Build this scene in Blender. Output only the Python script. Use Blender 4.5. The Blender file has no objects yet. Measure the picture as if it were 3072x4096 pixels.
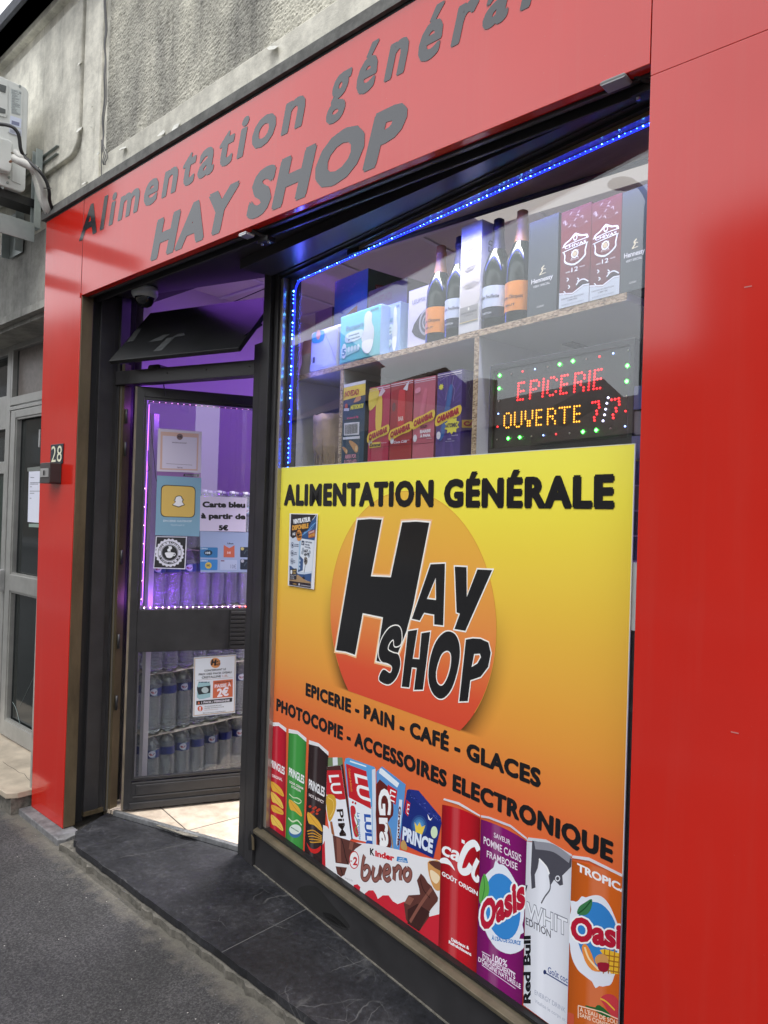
import bpy, bmesh, math, random
from mathutils import Vector, Matrix
from mathutils.geometry import tessellate_polygon
random.seed(7)
sc = bpy.context.scene
COL = sc.collection
RAD = math.radians

# ------------------------------------------------------------------ camera, sky, sun, exposure
FPX, YAW, PITCH, ROLL = 2856.2, RAD(132.16), RAD(.528), RAD(1.817)
CAM = Vector((0.0, -1.5096, 1.56))
def cam_ray(px, py):
    x = (px-1536)/FPX; y = -(py-2048)/FPX
    c, s = math.cos(ROLL), math.sin(ROLL); x, y = c*x-s*y, s*x+c*y
    c, s = math.cos(PITCH), math.sin(PITCH); fw, up = c-y*s, s+y*c
    return Vector((math.cos(YAW)*fw+math.sin(YAW)*x, math.sin(YAW)*fw-math.cos(YAW)*x, up))
fwd = cam_ray(1536, 2048).normalized()
upv = (cam_ray(1536, 1048)-cam_ray(1536, 2048)).normalized()
rgt = fwd.cross(upv)
cd = bpy.data.cameras.new('camera'); cam = bpy.data.objects.new('camera', cd); COL.objects.link(cam)
cam.matrix_world = Matrix(((rgt.x, upv.x, -fwd.x, CAM.x), (rgt.y, upv.y, -fwd.y, CAM.y), (rgt.z, upv.z, -fwd.z, CAM.z), (0, 0, 0, 1)))
cd.sensor_fit = 'VERTICAL'; cd.sensor_height = 36; cd.lens = 36*FPX/4096
cd.clip_start = .02; cd.clip_end = 400
sc.camera = cam
sc.render.resolution_x = 768; sc.render.resolution_y = 1024

SUN_EL, SUN_AZ = RAD(62), RAD(295)           # azimuth from +x, counter-clockwise
w = bpy.data.worlds.new('World'); sc.world = w; w.use_nodes = True
nt = w.node_tree; nt.nodes.clear()
sky = nt.nodes.new('ShaderNodeTexSky'); sky.sky_type = 'NISHITA'; sky.sun_disc = False
sky.sun_elevation = SUN_EL; sky.sun_rotation = RAD(90)-SUN_AZ; sky.air_density = 1.0; sky.dust_density = 2; sky.ozone_density = 1
hs = nt.nodes.new('ShaderNodeHueSaturation'); hs.inputs['Saturation'].default_value = .22
tcw = nt.nodes.new('ShaderNodeTexCoord'); nzw = nt.nodes.new('ShaderNodeTexNoise'); nzw.inputs['Scale'].default_value = 2.2; nzw.inputs['Detail'].default_value = 4
rpw = nt.nodes.new('ShaderNodeMapRange'); rpw.inputs[1].default_value = .3; rpw.inputs[2].default_value = .7; rpw.inputs[3].default_value = .8; rpw.inputs[4].default_value = 1.2
mlw = nt.nodes.new('ShaderNodeMix'); mlw.data_type = 'RGBA'; mlw.blend_type = 'MULTIPLY'; mlw.inputs[0].default_value = 1
bg = nt.nodes.new('ShaderNodeBackground'); bg.inputs['Strength'].default_value = .15
wo = nt.nodes.new('ShaderNodeOutputWorld')
L = nt.links.new
L(sky.outputs[0], hs.inputs['Color']); L(tcw.outputs['Generated'], nzw.inputs['Vector']); L(nzw.outputs[0], rpw.inputs[0])
cl = nt.nodes.new('ShaderNodeMix'); cl.data_type = 'RGBA'; cl.inputs[0].default_value = .72; cl.inputs[7].default_value = (7.3, 7.5, 7.9, 1)   # cloud cover
L(hs.outputs[0], cl.inputs[6]); L(cl.outputs[2], mlw.inputs[6]); L(rpw.outputs[0], mlw.inputs[7]); L(mlw.outputs[2], bg.inputs['Color']); L(bg.outputs[0], wo.inputs['Surface'])

sd = bpy.data.lights.new('sun', 'SUN'); sd.energy = .65; sd.angle = RAD(25); sd.color = (1, .96, .9)
so = bpy.data.objects.new('sun', sd); COL.objects.link(so)
sdir = Vector((math.cos(SUN_EL)*math.cos(SUN_AZ), math.cos(SUN_EL)*math.sin(SUN_AZ), math.sin(SUN_EL)))
so.rotation_euler = sdir.to_track_quat('Z', 'Y').to_euler(); so.location = (0, -6, 9)
sc.view_settings.view_transform = 'Standard'; sc.view_settings.look = 'None'
sc.view_settings.exposure = .9; sc.view_settings.gamma = 1

# ------------------------------------------------------------------ materials
def lin(c):
    return tuple(((v/255)/12.92 if v/255 <= .04045 else ((v/255+.055)/1.055)**2.4) for v in c)
def rgb(*c): return lin(c)+(1,)
MATS = {}
def mat(name, base, rough=.5, metal=0, spec=.5, nscale=0, namt=.3, bump=0, bscale=60, rvar=0, coat=0, stretch=(1, 1, 1), dark=None, detail=6):
    if name in MATS: return MATS[name]
    m = bpy.data.materials.new(name); m.use_nodes = True; t = m.node_tree; b = t.nodes['Principled BSDF']
    base = tuple(base)[:3]+(1,)
    b.inputs['Base Color'].default_value = base; b.inputs['Roughness'].default_value = rough
    b.inputs['Metallic'].default_value = metal; b.inputs['Specular IOR Level'].default_value = spec
    if coat: b.inputs['Coat Weight'].default_value = coat; b.inputs['Coat Roughness'].default_value = .04
    if nscale or bump:
        tc = t.nodes.new('ShaderNodeTexCoord'); mp = t.nodes.new('ShaderNodeMapping'); mp.inputs['Scale'].default_value = stretch
        t.links.new(tc.outputs['Object'], mp.inputs['Vector'])
    if nscale:
        n = t.nodes.new('ShaderNodeTexNoise'); n.inputs['Scale'].default_value = nscale; n.inputs['Detail'].default_value = detail; n.inputs['Roughness'].default_value = .6
        t.links.new(mp.outputs[0], n.inputs['Vector'])
        r = t.nodes.new('ShaderNodeValToRGB'); r.color_ramp.elements[0].position = .32; r.color_ramp.elements[1].position = .68
        d = dark if dark else tuple(v*(1-namt) for v in base[:3])
        r.color_ramp.elements[0].color = tuple(d)[:3]+(1,); r.color_ramp.elements[1].color = tuple(min(1, v*(1+namt*.5)) for v in base[:3])+(1,)
        t.links.new(n.outputs[0], r.inputs[0]); t.links.new(r.outputs[0], b.inputs['Base Color'])
        if rvar:
            mr = t.nodes.new('ShaderNodeMapRange'); mr.inputs[3].default_value = max(0, rough-rvar); mr.inputs[4].default_value = rough+rvar
            t.links.new(n.outputs[0], mr.inputs[0]); t.links.new(mr.outputs[0], b.inputs['Roughness'])
    if bump:
        n2 = t.nodes.new('ShaderNodeTexNoise'); n2.inputs['Scale'].default_value = bscale; n2.inputs['Detail'].default_value = 5
        t.links.new(mp.outputs[0], n2.inputs['Vector'])
        bp = t.nodes.new('ShaderNodeBump'); bp.inputs['Strength'].default_value = bump; bp.inputs['Distance'].default_value = .004
        t.links.new(n2.outputs[0], bp.inputs['Height']); t.links.new(bp.outputs[0], b.inputs['Normal'])
    MATS[name] = m; return m
def emis(name, col, st):
    if name in MATS: return MATS[name]
    m = bpy.data.materials.new(name); m.use_nodes = True; b = m.node_tree.nodes['Principled BSDF']
    b.inputs['Base Color'].default_value = tuple(v*.5 for v in col[:3])+(1,); b.inputs['Emission Color'].default_value = tuple(col)[:3]+(1,); b.inputs['Emission Strength'].default_value = st
    MATS[name] = m; return m
def printmat(name, rough, coat=0, spec=.5, gain=1.0):
    m = bpy.data.materials.new(name); m.use_nodes = True; t = m.node_tree; b = t.nodes['Principled BSDF']
    a = t.nodes.new('ShaderNodeAttribute'); a.attribute_name = 'Col'; mu = t.nodes.new('ShaderNodeMix'); mu.data_type = 'RGBA'; mu.blend_type = 'MULTIPLY'; mu.clamp_result = True; mu.inputs[0].default_value = 1; mu.inputs[7].default_value = (gain, gain, gain, 1); t.links.new(a.outputs['Color'], mu.inputs[6]); t.links.new(mu.outputs[2], b.inputs['Base Color'])
    b.inputs['Roughness'].default_value = rough; b.inputs['Specular IOR Level'].default_value = spec
    if coat: b.inputs['Coat Weight'].default_value = coat; b.inputs['Coat Roughness'].default_value = .03
    MATS[name] = m; return m
PRINT = printmat('glossy_print', .12, gain=1.13); PAPER = printmat('paper_print', .55); CARD = printmat('card_print', .3)
def glassmat(name, tint=(1, 1, 1), ior=1.5, rough=0.0, gain=1.0):
    m = bpy.data.materials.new(name); m.use_nodes = True; t = m.node_tree; t.nodes.clear()
    o = t.nodes.new('ShaderNodeOutputMaterial'); tr = t.nodes.new('ShaderNodeBsdfTransparent'); tr.inputs[0].default_value = tuple(tint)+(1,)
    g = t.nodes.new('ShaderNodeBsdfGlossy'); g.inputs['Roughness'].default_value = rough
    lw = t.nodes.new('ShaderNodeLayerWeight'); lw.inputs['Blend'].default_value = .5
    pw = t.nodes.new('ShaderNodeMath'); pw.operation = 'POWER'; pw.inputs[1].default_value = 5; t.links.new(lw.outputs['Facing'], pw.inputs[0])
    f = t.nodes.new('ShaderNodeMath'); f.operation = 'MULTIPLY_ADD'; f.inputs[1].default_value = .95; f.inputs[2].default_value = ((ior-1)/(ior+1))**2; t.links.new(pw.outputs[0], f.inputs[0])
    mx = t.nodes.new('ShaderNodeMixShader'); mu = t.nodes.new('ShaderNodeMath'); mu.operation = 'MULTIPLY'; mu.inputs[1].default_value = gain; mu.use_clamp = True
    t.links.new(f.outputs[0], mu.inputs[0]); t.links.new(mu.outputs[0], mx.inputs[0]); t.links.new(tr.outputs[0], mx.inputs[1]); t.links.new(g.outputs[0], mx.inputs[2]); t.links.new(mx.outputs[0], o.inputs[0])
    MATS[name] = m; return m
GLASS = glassmat('window_glass', (.95, .965, .965), 1.5, 0, 1.75)

RED = mat('red_lacquer', (.58, .015, .006), .13, spec=.88, nscale=1.5, namt=.07, bump=.035, bscale=3, rvar=.05)
def dusty(m):
    t = m.node_tree; b = t.nodes['Principled BSDF']; src = b.inputs['Base Color'].links[0].from_socket
    tc = N(t, 'ShaderNodeTexCoord'); mp = N(t, 'ShaderNodeMapping'); mp.inputs['Scale'].default_value = (9, 9, .5); t.links.new(tc.outputs['Object'], mp.inputs[0])
    n = N(t, 'ShaderNodeTexNoise', i_Scale=2.2, i_Detail=7, i_Roughness=.65); t.links.new(mp.outputs[0], n.inputs[0])
    n2 = N(t, 'ShaderNodeTexNoise', i_Scale=160, i_Detail=2); t.links.new(tc.outputs['Object'], n2.inputs[0])
    r = ramp(t, n.outputs[0], [(.50, 0), (.78, .045)]); r2 = ramp(t, n2.outputs[0], [(.74, 0), (.77, .22)])
    ad = N(t, 'ShaderNodeMath', operation='ADD'); t.links.new(r.outputs[0], ad.inputs[0]); t.links.new(r2.outputs[0], ad.inputs[1])
    t.links.new(mixc(t, ad.outputs[0], src, (.42, .22, .18)), b.inputs['Base Color'])
LETTER = mat('black_lettering', (.012, .013, .016), .13, spec=.88)
DARK = mat('dark_grey_paint', (.030, .029, .031), .38, nscale=8, namt=.3, rvar=.1)
DARKB = mat('black_recess', (.008, .008, .009), .5)
BRONZE = mat('worn_bronze', (.16, .125, .075), .42, metal=.55, nscale=9, namt=.45, stretch=(1, 1, .25))
BRASS = mat('sill_brass', (.22, .19, .13), .35, metal=.6, nscale=14, namt=.3)
ALU = mat('aluminium', (.5, .5, .5), .35, metal=.7, nscale=20, namt=.2)
ALUP = mat('grey_aluminium_frame', (.36, .36, .34), .35, metal=.35, nscale=7, namt=.2)
STEEL = mat('threshold_steel', (.5, .51, .52), .32, metal=.8, nscale=25, namt=.35)
WHITEP = mat('white_plastic', (.62, .64, .63), .4, nscale=6, namt=.06)
ACW = mat('ac_casing', (.66, .68, .66), .42, nscale=3, namt=.12)
BLACKP = mat('black_plastic', (.015, .015, .016), .4)
GALV = mat('galvanised_bracket', (.33, .37, .36), .4, metal=.35, nscale=9, namt=.15)
WALLI = mat('interior_wall', (.62, .6, .58), .7)
CEIL = mat('interior_ceiling', (.6, .58, .54), .7)
KRAFT = mat('kraft_paper', (.42, .29, .17), .75, nscale=12, namt=.25, bump=.9, bscale=25)
SHELFW = mat('white_melamine', (.62, .62, .6), .45)

def nodes_mat(name):
    m = bpy.data.materials.new(name); m.use_nodes = True; MATS[name] = m
    return m, m.node_tree, m.node_tree.nodes['Principled BSDF']
def N(t, typ, **kw):
    n = t.nodes.new(typ)
    for k, v in kw.items():
        if k.startswith('i_'): n.inputs[k[2:].replace('_', ' ')].default_value = v
        else: setattr(n, k, v)
    return n
def ramp(t, src, els):
    r = t.nodes.new('ShaderNodeValToRGB'); e = r.color_ramp.elements
    while len(e) < len(els): e.new(.5)
    for i, (p, c) in enumerate(els):
        e[i].position = p; e[i].color = (tuple(c)+(1,))[:4] if hasattr(c, '__len__') else (c, c, c, 1)
    t.links.new(src, r.inputs[0]); return r
def mixc(t, fac, a, b, mode='MIX'):
    m = t.nodes.new('ShaderNodeMix'); m.data_type = 'RGBA'; m.blend_type = mode
    for s, v in ((0, fac), (6, a), (7, b)):
        if hasattr(v, 'links') or isinstance(v, bpy.types.NodeSocket): t.links.new(v, m.inputs[s])
        else: m.inputs[s].default_value = v if s == 0 else (tuple(v)+(1,))[:4]
    return m.outputs[2]

dusty(RED)
def concrete(name, rough_tex, pale, grey, black):
    m, t, b = nodes_mat(name); tc = N(t, 'ShaderNodeTexCoord')
    mp = N(t, 'ShaderNodeMapping'); mp.inputs['Scale'].default_value = (1, 1, .22); t.links.new(tc.outputs['Object'], mp.inputs[0])
    n1 = N(t, 'ShaderNodeTexNoise', i_Scale=3.2, i_Detail=8, i_Roughness=.62); t.links.new(mp.outputs[0], n1.inputs[0])
    n2 = N(t, 'ShaderNodeTexNoise', i_Scale=11, i_Detail=8, i_Roughness=.7); t.links.new(tc.outputs['Object'], n2.inputs[0])
    mp3 = N(t, 'ShaderNodeMapping'); mp3.inputs['Scale'].default_value = (6, 6, .5); t.links.new(tc.outputs['Object'], mp3.inputs[0])
    n3 = N(t, 'ShaderNodeTexNoise', i_Scale=2.6, i_Detail=7, i_Roughness=.6); t.links.new(mp3.outputs[0], n3.inputs[0])
    c1 = ramp(t, n1.outputs[0], [(.36, grey), (.58, pale)])
    c2 = ramp(t, n2.outputs[0], [(.35, .72), (.62, 1.08)])
    c3 = ramp(t, n3.outputs[0], [(.30, .45), (.41, 1.0), (.9, 1.0)])
    c = mixc(t, 1.0, c1.outputs[0], c2.outputs[0], 'MULTIPLY'); c = mixc(t, .55, c, c3.outputs[0], 'MULTIPLY')
    if rough_tex:
        vo = N(t, 'ShaderNodeTexVoronoi', i_Scale=105); t.links.new(tc.outputs['Object'], vo.inputs[0])
        n4 = N(t, 'ShaderNodeTexNoise', i_Scale=95, i_Detail=4); st = N(t, 'ShaderNodeTexNoise', i_Scale=1.6, i_Detail=5); mst = N(t, 'ShaderNodeMapping'); mst.inputs['Scale'].default_value = (1.4, 1, .35); mst.inputs['Location'].default_value = (.35, 0, .2); t.links.new(tc.outputs['Object'], mst.inputs[0]); t.links.new(mst.outputs[0], st.inputs[0]); sr = ramp(t, st.outputs[0], [(.40, (.52, .52, .52)), (.56, (1.05, 1.04, 1.0))]); c = mixc(t, .9, c, sr.outputs[0], 'MULTIPLY'); t.links.new(tc.outputs['Object'], n4.inputs[0])
        pit = ramp(t, vo.outputs[0], [(.16, black), (.36, (1, 1, 1))]); c = mixc(t, .62, c, pit.outputs[0], 'MULTIPLY')
        mm = N(t, 'ShaderNodeMath', operation='MULTIPLY'); t.links.new(vo.outputs[0], mm.inputs[0]); t.links.new(n4.outputs[0], mm.inputs[1])
        bp = N(t, 'ShaderNodeBump'); bp.inputs['Strength'].default_value = .9; bp.inputs['Distance'].default_value = .006; t.links.new(n4.outputs[0], bp.inputs['Height'])
    else:
        n4 = N(t, 'ShaderNodeTexNoise', i_Scale=28, i_Detail=8, i_Roughness=.65); t.links.new(tc.outputs['Object'], n4.inputs[0])
        bp = N(t, 'ShaderNodeBump'); bp.inputs['Strength'].default_value = .55; bp.inputs['Distance'].default_value = .006; t.links.new(n4.outputs[0], bp.inputs['Height'])
    t.links.new(bp.outputs[0], b.inputs['Normal']); t.links.new(c, b.inputs['Base Color']); b.inputs['Roughness'].default_value = .85
    return m
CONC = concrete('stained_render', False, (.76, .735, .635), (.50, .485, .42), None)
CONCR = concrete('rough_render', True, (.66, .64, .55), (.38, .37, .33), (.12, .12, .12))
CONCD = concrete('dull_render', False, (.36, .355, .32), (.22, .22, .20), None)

def asphalt():
    m, t, b = nodes_mat('asphalt'); tc = N(t, 'ShaderNodeTexCoord')
    n1 = N(t, 'ShaderNodeTexNoise', i_Scale=150, i_Detail=5, i_Roughness=.75); t.links.new(tc.outputs['Object'], n1.inputs[0])
    n2 = N(t, 'ShaderNodeTexNoise', i_Scale=3.5, i_Detail=6); t.links.new(tc.outputs['Object'], n2.inputs[0])
    vo = N(t, 'ShaderNodeTexVoronoi', i_Scale=75); vo.inputs['Randomness'].default_value = 1; t.links.new(tc.outputs['Object'], vo.inputs[0])
    wn = N(t, 'ShaderNodeTexWhiteNoise', noise_dimensions='3D'); t.links.new(vo.outputs['Position'], wn.inputs[0])
    c = ramp(t, n1.outputs[0], [(.36, (.012, .012, .013)), (.5, (.040, .0395, .041)), (.64, (.095, .093, .092))])
    c2 = ramp(t, n2.outputs[0], [(.3, .72), (.7, 1.2)]); col = mixc(t, 1, c.outputs[0], c2.outputs[0], 'MULTIPLY')
    near = N(t, 'ShaderNodeMath', operation='LESS_THAN'); near.inputs[1].default_value = .17; t.links.new(vo.outputs['Distance'], near.inputs[0])
    rare = N(t, 'ShaderNodeMath', operation='GREATER_THAN'); rare.inputs[1].default_value = .965; t.links.new(wn.outputs[0], rare.inputs[0])
    an = N(t, 'ShaderNodeMath', operation='MULTIPLY'); t.links.new(near.outputs[0], an.inputs[0]); t.links.new(rare.outputs[0], an.inputs[1])
    col = mixc(t, an.outputs[0], col, (.45, .44, .40))
    # dusty band against the kerb
    sx = N(t, 'ShaderNodeSeparateXYZ'); t.links.new(tc.outputs['Object'], sx.inputs[0])
    n5 = N(t, 'ShaderNodeTexNoise', i_Scale=22, i_Detail=6); t.links.new(tc.outputs['Object'], n5.inputs[0])
    ad = N(t, 'ShaderNodeMath', operation='MULTIPLY_ADD'); ad.inputs[1].default_value = .16; t.links.new(n5.outputs[0], ad.inputs[0]); t.links.new(sx.outputs['Y'], ad.inputs[2])
    d = ramp(t, ad.outputs[0], [(0, 0), (1, 1)]); mr = N(t, 'ShaderNodeMapRange'); mr.inputs[1].default_value = -.075; mr.inputs[2].default_value = .005; t.links.new(ad.outputs[0], mr.inputs[0])
    ms = N(t, 'ShaderNodeMath', operation='MULTIPLY'); ms.inputs[1].default_value = .62; t.links.new(mr.outputs[0], ms.inputs[0])
    col = mixc(t, ms.outputs[0], col, (.17, .155, .125))
    t.links.new(col, b.inputs['Base Color']); b.inputs['Roughness'].default_value = .85
    bp = N(t, 'ShaderNodeBump'); bp.inputs['Strength'].default_value = .8; bp.inputs['Distance'].default_value = .004; t.links.new(n1.outputs[0], bp.inputs['Height']); t.links.new(bp.outputs[0], b.inputs['Normal'])
    return m
ASPH = asphalt()

def slate():
    m, t, b = nodes_mat('black_marble'); tc = N(t, 'ShaderNodeTexCoord')
    n1 = N(t, 'ShaderNodeTexNoise', i_Scale=5, i_Detail=10, i_Roughness=.68); t.links.new(tc.outputs['Object'], n1.inputs[0])
    n2 = N(t, 'ShaderNodeTexNoise', i_Scale=55, i_Detail=8, i_Roughness=.7); t.links.new(tc.outputs['Object'], n2.inputs[0])
    c = ramp(t, n1.outputs[0], [(.38, (.007, .0075, .010)), (.55, (.014, .0145, .018)), (.75, (.040, .040, .044))])
    c2 = ramp(t, n2.outputs[0], [(.34, .5), (.6, 1.5), (.68, 3.2)]); col = mixc(t, 1, c.outputs[0], c2.outputs[0], 'MULTIPLY')
    # veins: thin cell borders of a warped voronoi, masked
    for rot, scl, off, st in ((.5, (2.6, .9, 1), (0, 0, 0), .0030), (2.2, (2.2, 3.2, 1), (4, 2, 0), .0022)):
        mp = N(t, 'ShaderNodeMapping'); mp.inputs['Rotation'].default_value = (0, 0, rot); mp.inputs['Scale'].default_value = scl; mp.inputs['Location'].default_value = off
        nz = N(t, 'ShaderNodeTexNoise', i_Scale=9, i_Detail=5); t.links.new(tc.outputs['Object'], nz.inputs[0])
        mv = N(t, 'ShaderNodeVectorMath', operation='MULTIPLY_ADD'); mv.inputs[1].default_value = (.07, .07, .07); t.links.new(nz.outputs['Color'], mv.inputs[0]); t.links.new(tc.outputs['Object'], mv.inputs[2])
        t.links.new(mv.outputs[0], mp.inputs[0])
        vo = N(t, 'ShaderNodeTexVoronoi', feature='DISTANCE_TO_EDGE', i_Scale=1.6); t.links.new(mp.outputs[0], vo.inputs[0])
        lt = N(t, 'ShaderNodeMapRange'); lt.inputs[1].default_value = st*2.4; lt.inputs[2].default_value = st*.4; t.links.new(vo.outputs[0], lt.inputs[0])
        nm = N(t, 'ShaderNodeTexNoise', i_Scale=4+scl[0], i_Detail=3); t.links.new(tc.outputs['Object'], nm.inputs[0])
        gm = N(t, 'ShaderNodeMapRange'); gm.inputs[1].default_value = .50; gm.inputs[2].default_value = .75; t.links.new(nm.outputs[0], gm.inputs[0])
        mu = N(t, 'ShaderNodeMath', operation='MULTIPLY'); t.links.new(lt.outputs[0], mu.inputs[0]); t.links.new(gm.outputs[0], mu.inputs[1])
        m2 = N(t, 'ShaderNodeMath', operation='MULTIPLY'); m2.inputs[1].default_value = .22; t.links.new(mu.outputs[0], m2.inputs[0])
        col = mixc(t, m2.outputs[0], col, (.42, .42, .41))
    t.links.new(col, b.inputs['Base Color'])
    rr = N(t, 'ShaderNodeMapRange'); rr.inputs[3].default_value = .34; rr.inputs[4].default_value = .8; t.links.new(n1.outputs[0], rr.inputs[0]); t.links.new(rr.outputs[0], b.inputs['Roughness'])
    bp = N(t, 'ShaderNodeBump'); bp.inputs['Strength'].default_value = .25; bp.inputs['Distance'].default_value = .003; t.links.new(n2.outputs[0], bp.inputs['Height']); t.links.new(bp.outputs[0], b.inputs['Normal'])
    return m
SLATE = slate()
KERB = mat('worn_grey_stone', (.17, .17, .175), .75, nscale=20, namt=.5, bump=.6, bscale=40)
MORTAR = mat('rough_mortar', (.14, .13, .11), .9, nscale=30, namt=.5, bump=1, bscale=60)
CREAM = mat('cream_marble', (.46, .39, .30), .4, nscale=6, namt=.35, bump=.1, bscale=20)

def tiles():
    m, t, b = nodes_mat('beige_floor_tiles'); tc = N(t, 'ShaderNodeTexCoord'); mp = N(t, 'ShaderNodeMapping')
    mp.inputs['Rotation'].default_value = (0, 0, RAD(9)); mp.inputs['Location'].default_value = TILE_OFF
    t.links.new(tc.outputs['Object'], mp.inputs[0])
    br = N(t, 'ShaderNodeTexBrick', offset=0.0); br.inputs['Scale'].default_value = 1; br.inputs['Brick Width'].default_value = .42; br.inputs['Row Height'].default_value = .42
    br.inputs['Mortar Size'].default_value = .003; br.inputs['Mortar Smooth'].default_value = .1; br.inputs['Color1'].default_value = (.55, .47, .38, 1); br.inputs['Color2'].default_value = (.50, .43, .35, 1); br.inputs['Mortar'].default_value = (.06, .05, .045, 1)
    t.links.new(mp.outputs[0], br.inputs[0])
    n = N(t, 'ShaderNodeTexNoise', i_Scale=13, i_Detail=7, i_Roughness=.65); t.links.new(tc.outputs['Object'], n.inputs[0])
    c = ramp(t, n.outputs[0], [(.36, (.75, .72, .70)), (.62, (1.1, 1.1, 1.1))]); col = mixc(t, 1, br.outputs[0], c.outputs[0], 'MULTIPLY')
    t.links.new(col, b.inputs['Base Color']); b.inputs['Roughness'].default_value = .28
    return m
TILE_OFF = (.33, .10, 0)
TILES = tiles()

def chip():
    m, t, b = nodes_mat('chipboard'); tc = N(t, 'ShaderNodeTexCoord')
    v = N(t, 'ShaderNodeTexVoronoi', i_Scale=260); mp = N(t, 'ShaderNodeMapping'); mp.inputs['Scale'].default_value = (.45, .45, 1); t.links.new(tc.outputs['Object'], mp.inputs[0]); t.links.new(mp.outputs[0], v.inputs[0])
    s = N(t, 'ShaderNodeSeparateColor'); t.links.new(v.outputs['Color'], s.inputs[0])
    c = ramp(t, s.outputs[0], [(0, (.17, .11, .06)), (.5, (.42, .30, .18)), (1, (.62, .48, .31))])
    t.links.new(c.outputs[0], b.inputs['Base Color']); b.inputs['Roughness'].default_value = .8
    return m
CHIP = chip()

def water():
    m, t, b = nodes_mat('clear_bottle_plastic')
    b.inputs['Base Color'].default_value = (.84, .9, .92, 1); b.inputs['Roughness'].default_value = .06; b.inputs['Transmission Weight'].default_value = .86; b.inputs['IOR'].default_value = 1.3; b.inputs['Coat Weight'].default_value = 1; b.inputs['Coat Roughness'].default_value = .02
    return m
WATER = water()
FILM = glassmat('shrink_film', (.93, .94, .94), 1.4, .08, .22)
DGLASS = mat('green_bottle_glass', (.012, .02, .012), .08, spec=.6)

# ------------------------------------------------------------------ frames (real vertical planes of the place) and mesh builder
class Fr:
    def __init__(s, o, deg):
        s.o = Vector((o[0], o[1], 0)); a = RAD(deg); s.u = Vector((math.cos(a), math.sin(a), 0)); s.n = Vector((s.u.y, -s.u.x, 0))
    def pt(s, u, v, w=0): return s.o+s.u*u+s.n*w+Vector((0, 0, v))
    def px(s, x, y, w=0):
        r = cam_ray(x, y); t = s.n.dot(s.o+s.n*w-Vector((CAM.x, CAM.y, 0)))/s.n.dot(r); p = CAM+r*t-s.o
        return (p.dot(s.u), p.z)
    def shift(s, w): return Fr(s.o+s.n*w, math.degrees(math.atan2(s.u.y, s.u.x)))
def hz(x, y, z):
    r = cam_ray(x, y); return CAM+r*((z-CAM.z)/r.z)
F = Fr((0, 0), 0)
WB = hz(1027, 3460, .09); W = Fr((WB.x, WB.y), -8.93)
DR = hz(965, 3395, .10); D = Fr((DR.x, DR.y), 16.23)
LH = hz(488, 3248, .11); Lf = Fr((LH.x, LH.y), 62.5)
S = W.shift(-.12)

def catmull(pts, n=6, closed=True):
    out = []; k = len(pts)
    for i in range(k if closed else k-1):
        p0, p1, p2, p3 = (pts[(i-1) % k] if closed or i > 0 else pts[0]), pts[i], pts[(i+1) % k], (pts[(i+2) % k] if closed or i+2 < k else pts[-1])
        for j in range(n):
            t = j/n
            out.append(tuple(.5*((2*p1[a])+(-p0[a]+p2[a])*t+(2*p0[a]-5*p1[a]+4*p2[a]-p3[a])*t*t+(-p0[a]+3*p1[a]-3*p2[a]+p3[a])*t**3) for a in range(len(p1))))
    if not closed: out.append(tuple(pts[-1]))
    return out
def Z(x0, y0, s): return lambda *p: [(x0+a/s, y0+b/s) for a, b in p]

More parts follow.
